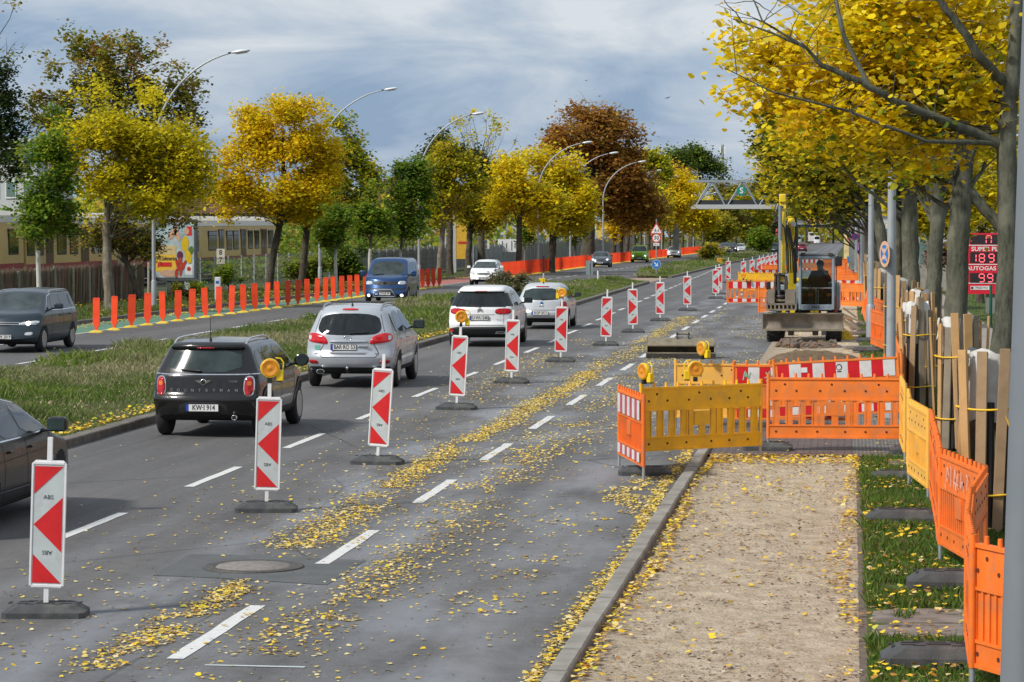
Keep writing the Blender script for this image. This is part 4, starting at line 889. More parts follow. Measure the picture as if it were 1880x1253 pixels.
for a in ((318, 428, 6, 15, M_P5, 35), (326, 432, 5, 12, M_P5, -20), (310, 502, 18, 7, M_P5, 0), (341, 448, 7, 15, M_P2, 5, .003), (347, 472, 6, 13, M_P2, -12, .006), (352, 460, 5, 8, M_P3, 10, .003), (331, 469, 6, 8, M_P4, 0, .003), (327, 488, 3, 13, M_P1, -18, .006), (333, 494, 3, 14, M_P1, 8, .009), (338, 488, 3, 12, M_P1, 25, .006), (324, 502, 3, 9, M_P1, 5, .009), (330, 480, 4, 8, M_P1, 30, .009), (348, 494, 4, 4, M_P1, 0, .003), (344, 425, 5, 6, M_P5, 0, .0)): blob(*a)
F.build('poster', fr)
# ---------------------------------------------------------------- kilometre boards, cabinets, buildings
def kmboard(px, py, Y, a, b_, w_, h, label):
    r = thing('number_board', label, 'number board', (XY(px, Y), Y, hz(Y))); z = at(px, py, Y).z-hz(Y)
    B = MB(); B.tube([(0, .05, 0), (0, .05, z)], .05, M_GALV, 8); B.build('post', r); B = MB(); B.box((0, 0, z), (w_, .03, h), mat('board cream', (.55, .53, .45), .5, var=.06)); B.text(a, h*.46, M_INK, T(0, -.018, z+h*.24)@FACE, 0, True); B.text(b_, h*.46, M_INK, T(0, -.018, z-h*.24)@FACE, 0, True); B.build('board', r)
kmboard(405, 471, 150, '8', '7', .46, .84, 'cream board with black digits 8 over 7 right of the poster board')
kmboard(893, 449, 240, '8', '6', .5, .8, 'cream board with black digits 8 over 6 behind the white oncoming car')
kmboard(931, 446, 225, '8', '6', .01, .01, 'slim post beside the digit board') if False else None
c_ = (XY(409, 120), 119); B = MB(); B.box((0, 0, .55), (.24, .24, 1.25), M_WHITE, None, .02); B.box((0, -.125, .95), (.14, .01, .12), M_SB); B.build('cabinet', label='small white utility cabinet behind the orange-red posts', category='cabinet', loc=(c_[0], c_[1], hz(119)-.1))
M_BLD = mat('pale grey facade', (.45, .47, .47), .8, var=.1, vs=.4); M_BW2 = mat('dull green window', (.12, .19, .18), .2, spec=.6); M_ROOFR = mat('brown red roof', (.16, .08, .06), .8, var=.2, vs=1)
def building(label, x, y, w_, d, h, m, wins, roof=None, storeys=3, z0=0, wm=None):
    r = thing('building', label, 'building', (x, y, hz(y)+z0)); B = MB(); B.box((0, d/2, h/2), (w_, d, h), m); wl = B.build('wall', r)
    nx = wins; 
    for s in range(storeys):
        for i in range(nx):
            zc = (s+.55)*h/storeys; xc = -w_/2+w_*(i+.5)/nx; F_ = MB(); F_.box((xc, -.03, zc), (w_/nx*.62, .1, h/storeys*.58), M_BW); f = F_.build('window', r); Q = MB(); Q.box((xc, -.06, zc), (w_/nx*.5, .08, h/storeys*.46), wm or M_BW2); Q.build('pane', f)
    if roof == 'flat': B = MB(); B.box((0, d/2, h+.15), (w_+.6, d+.6, .3), M_POLEL); B.build('roof', r)
    elif roof: B = MB(); B.prism([(-w_/2-.4, h), (w_/2+.4, h), (0, h+roof)], -.4, d+.4, M_ROOFR, 'y'); B.build('roof', r)
    return r
building('pale building with green windows showing above the train at the left edge', XY(5, 210), 210, 5.6, 10, 10.2, M_BLD, 4, 'flat', 4)
building('low building with a brown roof between the trees behind the train', XY(395, 260), 260, 9, 8, 5, mat('brown grey render', (.16, .13, .11), .8), 3, 3.0, 2)
building('white house with pitched roof behind the sapling tops', XY(725, 420), 420, 16, 10, 8, mat('off white render', (.5, .5, .48), .8), 5, 4, 2)
building('long grey station hall behind the bare tree', XY(1010, 520), 520, 22, 8, 7.5, M_BLD, 8, 'flat', 2)
building('yellowish low building behind the thick brown trunk', XY(1100, 430), 430, 9, 8, 5.0, mat('yellow render', (.62, .45, .14), .8), 4, 'flat', 1)
B = MB(); yb = 215; B.box((0, 0, (at(0, 400, yb).z+at(0, 475, yb).z)/2-hz(yb)), (28*yb/5040, .3, 76*yb/5040), mat('tall yellow poster', (.60, .36, .03), .5, var=.15)); B.box((-.05, -.17, at(0, 445, yb).z-hz(yb)), (.7, .02, .16), M_PR); B.box((-.8, 0, 1.9), (.45, .35, 5.2), M_POLEL)
B.build('yellow_hoarding', label='tall yellow hoarding between the tree trunks left of the white oncoming car', category='hoarding', loc=(XY(851, yb), yb, hz(yb)))
B = MB(); B.box((0, 0, 1.9), (1.6*260/200, .2, 1.2), M_BW); 
for a, b_ in ((-.6, .9), (-.2, .5), (.3, .9), (.6, .5)): B.box((a, -.12, 1.9), (.06, .03, b_), M_INK)
B.build('container', label='small white box with black graffiti strokes behind the mesh fence', category='container', loc=(XY(934, 260), 260, hz(260)))
B = MB(); B.lathe([(.22, 0), (.22, .06)], M_SR, 20, RX(R(90))); B.build('red_signal', label='small round red signal above the fence between the trunks', category='signal', loc=at(885, 412, 230))
# ---------------------------------------------------------------- footbridge
Yb = 350; fb = thing('footbridge', 'steel truss footbridge with green S disc spanning the road', 'footbridge', (XY(1335, Yb), Yb, 0)); k = Yb/5040
bx = lambda px: (px-1335)*k
bz = lambda py: CH+(408.4-py)*k
M_STL = mat('pale blue grey steel', (.27, .31, .34), .5, .2, var=.1, vs=1); M_STD = mat('dark mesh parapet', (.028, .033, .04), .9, var=.2, vs=2)
xs0, xs1 = 1180, 1660
B = MB(); B.box(((bx(xs0)+bx(xs1))/2, 0, bz(380)), (bx(xs1)-bx(xs0), .3, .55), mat('white edge beam', (.42, .44, .45), .6)); B.box(((bx(xs0)+bx(xs1))/2, 1.6, bz(382)), (bx(xs1)-bx(xs0), 3.0, .3), M_STL); B.build('deck', fb)
B = MB(); B.box(((bx(xs0)+bx(xs1))/2, .1, bz(372)), (bx(xs1)-bx(xs0), .06, 8.5*k), M_STD); B.box(((bx(xs0)+bx(xs1))/2, 3.0, bz(372)), (bx(xs1)-bx(xs0), .06, 8.5*k), M_STD); B.build('parapet', fb)
for yy in (.0, 3.1):
    B = MB(); B.box(((bx(1247)+bx(xs1))/2, yy, bz(333)), (bx(xs1)-bx(1247), .28, .28), M_STL)
    px = 1247
    n = 0; px = 1277
    while px < 1650:
        B.tube([(bx(px), yy, bz(379)), (bx(px+27), yy, bz(334))], .11, M_STL, 6); B.tube([(bx(px+29), yy, bz(334)), (bx(px+55), yy, bz(379))], .11, M_STL, 6); px += 58
    B.build('truss', fb)
for px in (1240, 1655): B = MB(); B.box((bx(px), 1.5, (bz(381)-1.3)/2), (.7, 1.2, bz(381)+1.2), M_CONC); B.build('pier', fb)
B = MB(); c = (bx(1361), bz(351)); disc(B, 9*k, c, mat('green disc', (.01, .22, .16), .4), -.3, 28, .06); B.text('S', 15*k, M_SW, T(c[0], -.385, c[1])@FACE, 0, True); B.box((c[0], -.2, bz(359)), (9*k*3, .1, .1), M_STL); B.build('green_disc', fb)
# ---------------------------------------------------------------- railway bridge
Yr = 800; k = Yr/5040; rb = thing('railway_bridge', 'dark railway girder bridge with pink graffiti over the far end of the road', 'bridge', (XY(1465, Yr), Yr, 0)); bx = lambda px: (px-1465)*k; bz = lambda py: CH+(408.4-py)*k
M_GIR = mat('dark girder', (.06, .06, .065), .7, var=.3, vs=.5); B = MB(); B.box((bx(1500), 3, bz(415.5)), (bx(1620)-bx(1395), 7, 5.5*k), M_GIR)
for i in range(40): B.box((bx(1395)+i*(bx(1600)-bx(1395))/40, -.6, bz(416)), (.3, .3, 4.5*k), M_STD)
B.build('girder', rb); B = MB(); B.box((bx(1500), -.7, bz(408)), (bx(1620)-bx(1395), .1, 7*k), mat('grey bridge parapet', (.14, .145, .15), .7)); B.box((bx(1500), -.8, bz(411)), (bx(1620)-bx(1395), .25, .5), M_STL); B.build('parapet', rb)
B = MB(); B.box((bx(1496), -.8, bz(406.5)), (30*k, .06, 6.5*k), mat('pale pink paint', (.6, .36, .38), .6, var=.2)); M_GP = mat('pink red letters', (.5, .05, .1), .6)
for i, a in enumerate((1482, 1486, 1490, 1494, 1498, 1502, 1506, 1510)): B.box((bx(a), -.86, bz(406.5)), (.28, .04, 4.3*k), M_GP, None); B.box((bx(a+1.4), -.86, bz(405+(i % 3))), (.45, .04, .25), M_GP)
B.build('graffiti', rb)
for px in (1398, 1607): B = MB(); B.box((bx(px), 3, -.5), (4, 8, 6), M_CONC); B.build('abutment', rb)
mt = thing('radio_mast', 'slim radio mast with white antenna panels above the dark green trees', 'mast', (XY(1326, 700), 700, -3)); k = 700/5040; zc = lambda py: at(1326, py, 700).z+3
B = MB(); B.tube([(0, 0, 0), (0, 0, zc(266))], .35, M_STL, 8); B.build('mast', mt)
for dx in (-.55, .55): B = MB(); B.box((dx, -.3, zc(276)), (.45, .3, 13*k), M_WHITE); B.build('antenna_panel', mt)
for (px, py), lab in (((1225, 180), 'larger dark bird flying above the brown tree'), ((1076, 148), 'tiny dark bird high in the middle of the sky')):
    B = MB(); s = .9 if px == 1225 else .5; B.add([(0, 0, 0), (.5*s, .2, .28*s), (.15*s, .1, .02), (-.45*s, .2, -.1*s), (.0, .3, .06)], [(0, 1, 2), (0, 2, 4), (0, 4, 3)], M_BLK); B.tube([(-.2*s, 0, -.06*s), (0, .1, 0), (.25*s, .2, .03)], [.02, .06*s, .02], M_BLK, 6)
    B.build('bird', label=lab, category='bird', loc=at(px, py, 300), fix=False)
# ---------------------------------------------------------------- fuel price sign
Yg = 105; k = Yg/5040; gp = thing('price_sign', 'red fuel price sign with glowing digits seen between the trunks at the right', 'price sign', (XY(1815, Yg), Yg, hz(Yg))); gx = lambda px: (px-1815)*k; gz = lambda py: CH+(408.4-py)*k-hz(Yg)
M_GR = mat('red sign face', (.62, .012, .035), .35, var=.04); M_GD = mat('dark display', (.03, .02, .025), .3); M_LED = mat('red led digits', (.8, .1, .12), .5, emit=(1, .12, .16), es=1.2)
B = MB(); B.box(((gx(1778)+gx(1868))/2, 0, (gz(538)+gz(428))/2), (gx(1868)-gx(1778), .3, gz(428)-gz(538)), M_GR); B.box(((gx(1778)+gx(1868))/2, .05, gz(538)/2), (.5, .2, gz(538)), M_CONC); bd = B.build('sign_body', gp)
B = MB()
for py in (450, 484.5, 518.5): B.box(((gx(1778)+gx(1868))/2, -.155, gz(py)), (gx(1868)-gx(1778), .012, .03), M_SW)
for a, b_ in ((431, 448), (462, 482), (500, 518)): B.box(((gx(1782)+gx(1862))/2, -.158, (gz(a)+gz(b_))/2), (gx(1862)-gx(1782), .012, gz(a)-gz(b_)), M_GD)
B.text('SUPER PLUS', 8.5*k*1.25, M_SW, T(gx(1815), -.16, gz(457))@FACE@Matrix.Diagonal((1.12, 1, 1, 1)), .002, True); B.text('AUTOGAS', 8.5*k*1.2, M_SW, T(gx(1802), -.16, gz(492))@FACE@Matrix.Diagonal((1.12, 1, 1, 1)), .002, True)
B.box((gx(1800), -.158, gz(527)), (34*k, .01, 7*k), M_BW); B.box((gx(1786), -.164, gz(527)), (4*k, .01, 4*k), M_INK); B.text('MAESTRO', 5*k, M_INK, T(gx(1803), -.166, gz(527))@FACE); B.build('lettering', bd)
seg = {'1': 'bc', '7': 'abc', '8': 'abcdefg', '9': 'abcdfg', '0': 'abcdef'}
D = MB()
def digit(ch, px, py, w_=9, h=14):
    x, z = gx(px), gz(py); W2, H2 = w_*k/2, h*k/2; t = .035
    P = {'a': (0, H2, 1), 'g': (0, 0, 1), 'd': (0, -H2, 1), 'b': (W2, H2/2, 0), 'c': (W2, -H2/2, 0), 'f': (-W2, H2/2, 0), 'e': (-W2, -H2/2, 0)}
    for s_ in seg[ch]: a, b_, hrz = P[s_]; D.box((x+a, -.17, z+b_), ((2*W2-.04 if hrz else t), .01, (t if hrz else H2-.04)), M_LED)
for ch, px, py in (('1', 1806, 439.5), ('7', 1815, 439.5), ('1', 1788, 473), ('8', 1803, 473), ('9', 1820, 473), ('9', 1803, 509), ('9', 1818, 509), ('1', 1840, 473)): digit(ch, px, py)
D.build('price_digits', bd)
B = MB(); B.tube([(0, 0, 0), (0, 0, 1.35)], .05, mat('dark green post', (.01, .10, .06), .5), 8); B.build('green_post', label='short dark green post in front of the fuel price sign', category='post', loc=(XY(1820, 92), 92, hz(92)+.6-.6))
B = MB(); B.box((0, 0, 2.2), (.9, .1, 4.4), mat('purple poster', (.36, .16, .45), .5, var=.2)); B.build('purple_banner', label='tall purple banner between the far lamp posts of the near footway', category='banner', loc=(XY(1582, 200), 200, hz(200)))
B = MB(); B.box((0, 0, 1.9), (1.1, .1, 3.4), mat('yellow white poster', (.66, .52, .25), .5, var=.3, vs=1.5)); B.box((.0, -.06, 1.0), (.45, .02, .6), M_SB); B.build('yellow_banner', label='yellow and white poster column behind the speed limit sign', category='banner', loc=(XY(1560, 262), 262, hz(262)-.4))
for px, Y, w_, lab in ((1500, 985, 5, 'slim pale trunk far under the railway bridge'),):
    pass
building('low shop building with glass front behind the right-hand trees', XY(1705, 150), 150, 6, 6, 4.2, M_BLD, 3, 'flat', 1)
building('grey hall with dark glazing far behind the trunks at the right', XY(1850, 230), 230, 26, 10, 5.5, M_CONC, 7, 'flat', 2)
B = MB(); B.box((0, 0, .8), (1.9*75/60, .5, 1.3), mat('grey fence slats', (.28, .26, .22), .8, var=.2)); B.build('garden_wall', label='low grey wall behind the lawn at the right', category='wall', loc=(XY(1725, 140), 140, hz(140)))
# ================================================================ TREE GUARDS
M_PLK = [mat('fresh plank', (.52, .31, .13), .7, var=.22, vs=3, dirt=(.36, .21, .09), ds=3), mat('old plank', (.34, .225, .125), .8, var=.25, vs=3, dirt=(.2, .14, .08), ds=3), mat('grey plank', (.22, .185, .135), .85, var=.25, vs=3)]
M_FLC = mat('white fleece wrap', (.62, .62, .60), .9, var=.1, vs=6, dirt=(.42, .41, .38)); M_STRAP = mat('yellow strap', (.80, .48, .01), .5); M_PIPE = mat('black drain pipe', (.015, .015, .016), .6)
GUARDS = [(1.54, 30.4, .30, 2.05, 'plank guard with torn white fleece around the nearest trunk at the right edge'), (1.63, 42, .29, 2.0, 'plank guard around the second trunk with a yellow strap hanging loose'),
          (1.18, 50, .22, 2.0, 'low plank guard with a tilted board between second and third trunk'), (1.42, 57, .26, 2.05, 'plank guard around the leaning third trunk'), (1.15, 66.5, .30, 2.1, 'tall plank guard of fresh boards around the double trunk'),
          (.92, 86, .26, 2.0, 'plank guard behind the grey lamp post'), (.85, 108, .28, 2.0, 'far plank guard right of the slim lamp post'), (.72, 136, .3, 2.0, 'farthest pale plank guard beside the far poles')]
for gi, (gx_, gy, gr, gh, lab) in enumerate(GUARDS):
    r = thing('tree_guard', lab, 'tree guard', (gx_, gy, hz(gy)), (0, 0, random.uniform(0, 1)), 'plank guards around the street trees'); n = 9 if gr > .25 else 7
    Q = MB(); nn = 20; vs = []
    for j, zz_ in enumerate((1.25, 1.65, gh-.14, gh-.05)):
        for i in range(nn): a = 2*math.pi*i/nn; rr = gr-.02+.022*math.sin(5*a+j*1.7+gi)+(.03 if j == 3 else 0)*math.sin(3*a+gi); vs.append((rr*math.cos(a), rr*math.sin(a), zz_+(.035*math.sin(4*a+gi) if j in (0, 3) else 0)))
    Q.add(vs, [(j*nn+i, j*nn+(i+1) % nn, (j+1)*nn+(i+1) % nn, (j+1)*nn+i) for j in range(3) for i in range(nn)], M_FLC, True)
    for i in range(2 if gi < 4 else 1):
        a = [-1.9, -2.8, -.9, -1.3][i]+random.uniform(-.2, .2)-r.rotation_euler.z; t = Vector((-math.sin(a), math.cos(a), 0))*random.uniform(.05, .09); e_ = Vector((math.cos(a), math.sin(a), 0)); hh = random.uniform(.12, .35)
        P_ = []
        for k in range(5):
            u = k/4; c_ = e_*(gr+.03+.06*u+.02*math.sin(5*u+i))+Vector((0, 0, gh-.04-hh*u)); P_ += [c_-t*(1-.35*u*(i % 2))+e_*.015*math.sin(3*k), c_+e_*.02*math.cos(2*k+i), c_+t*(1-.5*u)]
        Q.add(P_, [(3*k+j, 3*k+j+1, 3*k+j+4, 3*k+j+3) for k in range(4) for j in range(2)], M_FLC, True)
    Q.build('fleece', r, fix=False)
    n = 12 if gr > .25 else 9
    for i in range(n):
        a = 2*math.pi*(i+.5*random.uniform(-.25, .25))/n; B = MB(); w_ = random.uniform(.10, .135); hh = gh+random.uniform(-.20, .06)
        B.box((0, 0, hh/2), (.032, w_, hh), M_PLK[0 if random.random() < .5 else (1 if random.random() < .6 else 2)], RZ(a)@T(gr+.05+.02*(i % 2), 0, 0)@RY(random.uniform(-.01, .05))@RX(random.uniform(-.045, .045)), .004); B.build('plank', r)
        if i % 3 == 1:
            B = MB(); a += math.pi/n; B.tube([((gr)*math.cos(a), gr*math.sin(a), 0), (gr*math.cos(a), gr*math.sin(a), gh-.6)], .05, M_PIPE, 8); B.build('drain_pipe', r)
    for z_ in (1.38, .45):
        B = MB(); B.tube([((gr+.10)*math.cos(a), (gr+.10)*math.sin(a), z_+.01*math.sin(3*a)) for a in np.linspace(0, 2*math.pi, 25)], .013, M_STRAP, 5, False); B.build('strap', r)
    if gi < 2: B = MB(); a = -2.0; B.tube([((gr+.10)*math.cos(a), (gr+.10)*math.sin(a), 1.36), ((gr+.13)*math.cos(a+.2), (gr+.13)*math.sin(a+.2), 1.15), ((gr+.16)*math.cos(a+.5), (gr+.16)*math.sin(a+.5), .95)], .014, M_STRAP, 5); B.build('loose_strap_end', r)
# ================================================================ EARTH, RUBBLE, TIMBER
M_SOIL = ground_mat('dug sandy soil', ((.34, .25, .155), (.26, .18, .11), (.15, .10, .065)), (.9, 5, 40), .95, .9, .05)
def heap(name, label, cx, cy, rx, ry, h, m, cat, seed=1, rot=0.):
    nx, ny = 46, 34; vs = []; fs = []
    for j in range(ny+1):
        for i in range(nx+1):
            u = -1+2*i/nx; v = -1+2*j/ny; d = u*u+v*v; x = u*rx; y = v*ry; e = max(0, 1-d)
            z = h*(e**.8)*(.55+.9*float(lat(x, y, 1.1, seed)))+.12*e**.4*(float(lat(x, y, 4, seed+1))-.5)+.05*e**.3*(float(lat(x, y, 11, seed+2))-.5)
            vs.append((x, y, z-.02))
    for j in range(ny):
        for i in range(nx): o = j*(nx+1)+i; fs.append((o, o+1, o+nx+2, o+nx+1))
    B = MB(); B.add(vs, fs, m, True); return B.build(name, fix=False, label=label, category=cat, loc=(cx, cy, hz(cy)), rot=(0, 0, rot))
heap('dirt_heap', 'heap of light sandy soil in front of the excavator wheels', XY(1497, 67), 67, 1.2, 4.2, .24, M_SOIL, 'dirt heap', 2)
heap('dirt_heap', 'ridge of darker dug soil right below the excavator blade', XY(1485, 75.0), 75.0, 1.0, 1.0, .15, mat('dark damp soil', (.13, .095, .065), .95, var=.35, vs=7, bump=.8, bs=25), 'dirt heap', 7)
M_STN = [mat('reddish rubble', (.16, .10, .075), .9, var=.3, vs=8), mat('grey rubble', (.12, .11, .10), .9, var=.3, vs=8), mat('brown clod', (.14, .10, .07), .95, var=.3, vs=8)]
def stone(B, s, m, M):
    bm = bmesh.new(); bmesh.ops.create_icosphere(bm, subdivisions=2, radius=1)
    sd = random.random()*10
    for v in bm.verts: v.co = Vector((v.co.x*s[0], v.co.y*s[1], v.co.z*s[2]))*(1+.28*math.sin(v.co.x*3+sd)*math.cos(v.co.y*4+sd*2)+.12*math.sin(v.co.z*7+sd))
    bm.verts.index_update(); B.add([v.co.copy() for v in bm.verts], [[v.index for v in f.verts] for f in bm.faces], m, False, M); bm.free()
for i in range(34):
    px = random.uniform(1430, 1535); Y = random.uniform(73.0, 76.3); B = MB(); s = random.uniform(.04, .10); k_ = i % 3
    if i in (2, 9): s = .14
    stone(B, (s*1.2, s*.8, s*.7), M_STN[k_], RZ(random.random()*6)@RY(random.uniform(-.5, .5)))
    B.build('rubble_stone', label=['reddish broken stone in the rubble below the blade', 'grey broken stone in the rubble below the blade', 'brown clod in the rubble below the blade'][k_], category='rubble', group=['reddish rubble', 'grey rubble', 'brown rubble'][k_], loc=(XY(px, Y), Y, .09+.06*random.random()+hz(Y)))
for i in range(9):
    Y = 86+random.uniform(-2., 2.); px = 1548+random.uniform(0, 22); B = MB(); L_ = random.uniform(.4, .9); B.box((0, 0, 0), (L_, .14, .05), M_PLK[1 if i % 2 else 2]); B.build('timber_plank', label='weathered plank in the loose pile right of the excavator', category='plank', group='loose timber pile', loc=(XY(px, Y), Y, hz(Y)+.08+.06*i), rot=(random.uniform(-.2, .2), R(24)+random.uniform(-.2, .3), random.uniform(-.6, .4)))
for px, py, w_, lab in ((1563, 690, .5, 'flat stone nearest in the turf right of the dirt heap'), (1572, 664, .5, 'flat stone second in the turf right of the dirt heap'), (1578, 642, .5, 'flat stone third in the turf right of the excavator wheel'), (1576, 600, .5, 'flat stone in the turf level with the blade'), (1572, 615, .45, 'flat stone in the turf level with the right wheel')):
    g_ = G(px, py); B = MB(); B.prism(chaikin([(-w_, -.3), (w_, -.25), (w_*.9, .3), (-w_*.8, .25)], 2), 0, .05, M_SLAB, 'z'); B.build('stone_slab', label=lab, category='paving slab', loc=(g_.x, g_.y, hz(g_.y)+.04))
heap('leaf_clump', 'bright yellow clump of leaves right of the blade', XY(1552, 80), 80, .28, .2, .22, mat('yellow leaf heap', (.75, .5, .02), .7, var=.4, vs=12, bump=1, bs=20), 'leaf clump', 9)
# ================================================================ DITCHING BUCKET ON THE ROAD
M_STEEL = mat('worn digger steel', (.24, .205, .145), .55, .3, var=.25, vs=4, dirt=(.13, .10, .065), ds=3, bump=.3, bs=30); M_STEELD = mat('dark greasy steel', (.045, .04, .034), .6, .3, var=.3, vs=6)
Y = 68.8; bk = thing('digger_bucket', 'wide ditching bucket lying on the road, open towards the viewer', 'bucket', (XY(1251, Y), Y, hz(Y)), (0, 0, R(2))); W_ = 1.70
prof = [(-.35, .02), (-.38, .14), (-.32, .16)]
outer = [(-.38, .15), (-.36, .0), (.0, -.0), (.28, .02), (.43, .16), (.44, .33), (.33, .46), (.14, .505), (-.05, .46), (-.15, .39), (-.20, .32)]
inner = [(a*.93+.0, .02+(b)*.93) for a, b in outer]
B = MB(); n_ = len(outer); vs = [(-W_/2, a, b) for a, b in outer]+[(W_/2, a, b) for a, b in outer]; B.add(vs, [(i, i+1, n_+i+1, n_+i) for i in range(n_-1)], M_STEEL)
vs = [(-W_/2, a, b) for a, b in inner]+[(W_/2, a, b) for a, b in inner]; B.add(vs, [(i, i+1, n_+i+1, n_+i) for i in range(n_-1)], M_STEEL)
B.box((0, -.375, .135), (W_+.04, .05, .03), M_STEEL); B.box((0, -.385, .065), (W_+.02, .03, .12), M_STEELD); B.box((0, -.205, .315), (W_, .03, .03), M_STEEL); B.build('shell', bk, fix=False)
for s in (-1, 1): B = MB(); B.prism(outer, s*W_/2-.015, s*W_/2+.015, M_STEEL, 'x'); B.build('side_plate', bk)
B = MB(); B.prism([(-.1, .05), (.33, .05), (.36, .3), (.1, .42), (-.05, .3)], -.012, .012, M_STEELD, 'x'); B.build('inner_rib', bk)
for s in (-.115, .175): B = MB(); B.prism([(-.02, .42), (.25, .46), (.14, .64), (.02, .64)], s-.0, s+.03, M_STEELD, 'x'); B.build('hanger_plate', bk)
B = MB(); B.tube([(-.14, .08, .605), (.22, .08, .605)], .03, M_STEEL, 10); B.build('pin', bk)
B = MB(); stone(B, (.12, .1, .06), M_STN[2], T(.0, 0, 0)); B.build('clod', label='clod of soil lying inside the wide bucket', category='clod', loc=(XY(1241, Y), Y-.05, .07))
# ================================================================ CARS
M_TYRE = mat('tyre rubber', (.022, .022, .023), .85, var=.2, vs=10); M_WELL = mat('dark wheel well', (.008, .008, .008), .95)
M_RIMS = mat('alloy rim', (.45, .45, .46), .3, .8); M_RIMD = mat('dark alloy', (.12, .12, .125), .35, .7)
M_CGL = mat('car glass', (.010, .014, .015), .03, var=.5, vs=1.5, spec=.55); M_CGL2 = mat('windscreen glass', (.028, .042, .042), .12, var=.6, vs=2.2, spec=.55)
M_SEAM = mat('body seam', (.012, .012, .012), .8); M_CLAD = mat('grey black cladding', (.028, .029, .031), .6, var=.15); M_CHR = mat('chrome', (.75, .75, .76), .12, 1.)
M_TL = mat('tail light red', (.40, .006, .01), .15, coat=.35, var=.25, vs=14); M_TL2 = mat('lit tail light', (.50, .01, .018), .15, coat=.3, emit=(1, .03, .04), es=.06, var=.2, vs=14); M_TLA = mat('amber indicator', (.7, .16, .01), .15, coat=.5); M_HL = mat('headlight glass', (.55, .58, .6), .1, var=.35, vs=14, coat=1.)
M_LIT = mat('lit headlamp', (.9, .85, .8), .2, emit=(1, .9, .78), es=6); M_PLATE = mat('number plate white', (.68, .68, .66), .4, var=.04); M_EU = mat('plate blue', (.01, .06, .40), .4)
def paint(name, col, metal=0., rough=.28, coat=.55): return mat('car paint '+name, col, rough, metal, var=.05, vs=2, coat=coat, spec=.4, dirt=tuple(c*.8+.008 for c in col), ds=1.5, dlo=.5, dhi=.9)
def rbox_lattice(W, L, H, r, nx=18, ny=46, nz=22):
    def line(S, n, r):
        e = [0, r*.15, r*.4, r*.7, r]; mid = [r+(S-2*r)*i/n for i in range(1, n)]; return e+mid+[S-q for q in e[::-1]]
    xs, ys, zs = line(W, nx, r), line(L, ny, r), line(H, nz, r); V = {}; vs = []; fs = []
    def vid(i, j, k):
        key = (i, j, k)
        if key not in V:
            P = Vector((xs[i], ys[j], zs[k])); C = Vector((min(max(P.x, r), W-r), min(max(P.y, r), L-r), min(max(P.z, r), H-r))); d = P-C
            if d.length > 1e-9: P = C+d.normalized()*r
            V[key] = len(vs); vs.append((P.x/W*2-1, P.y/L, P.z/H))
        return V[key]
    X, Y, Z = len(xs)-1, len(ys)-1, len(zs)-1
    for i in range(X):
        for j in range(Y): fs.append((vid(i, j, 0), vid(i, j+1, 0), vid(i+1, j+1, 0), vid(i+1, j, 0))); fs.append((vid(i, j, Z), vid(i+1, j, Z), vid(i+1, j+1, Z), vid(i, j+1, Z)))
        for k in range(Z): fs.append((vid(i, 0, k), vid(i+1, 0, k), vid(i+1, 0, k+1), vid(i, 0, k+1))); fs.append((vid(i, Y, k), vid(i, Y, k+1), vid(i+1, Y, k+1), vid(i+1, Y, k)))
    for j in range(Y):
        for k in range(Z): fs.append((vid(0, j, k), vid(0, j, k+1), vid(0, j+1, k+1), vid(0, j+1, k))); fs.append((vid(X, j, k), vid(X, j+1, k), vid(X, j+1, k+1), vid(X, j, k+1)))
    return vs, fs
def sstep(a, b, x): t = min(1, max(0, (x-a)/(b-a))); return t*t*(3-2*t)
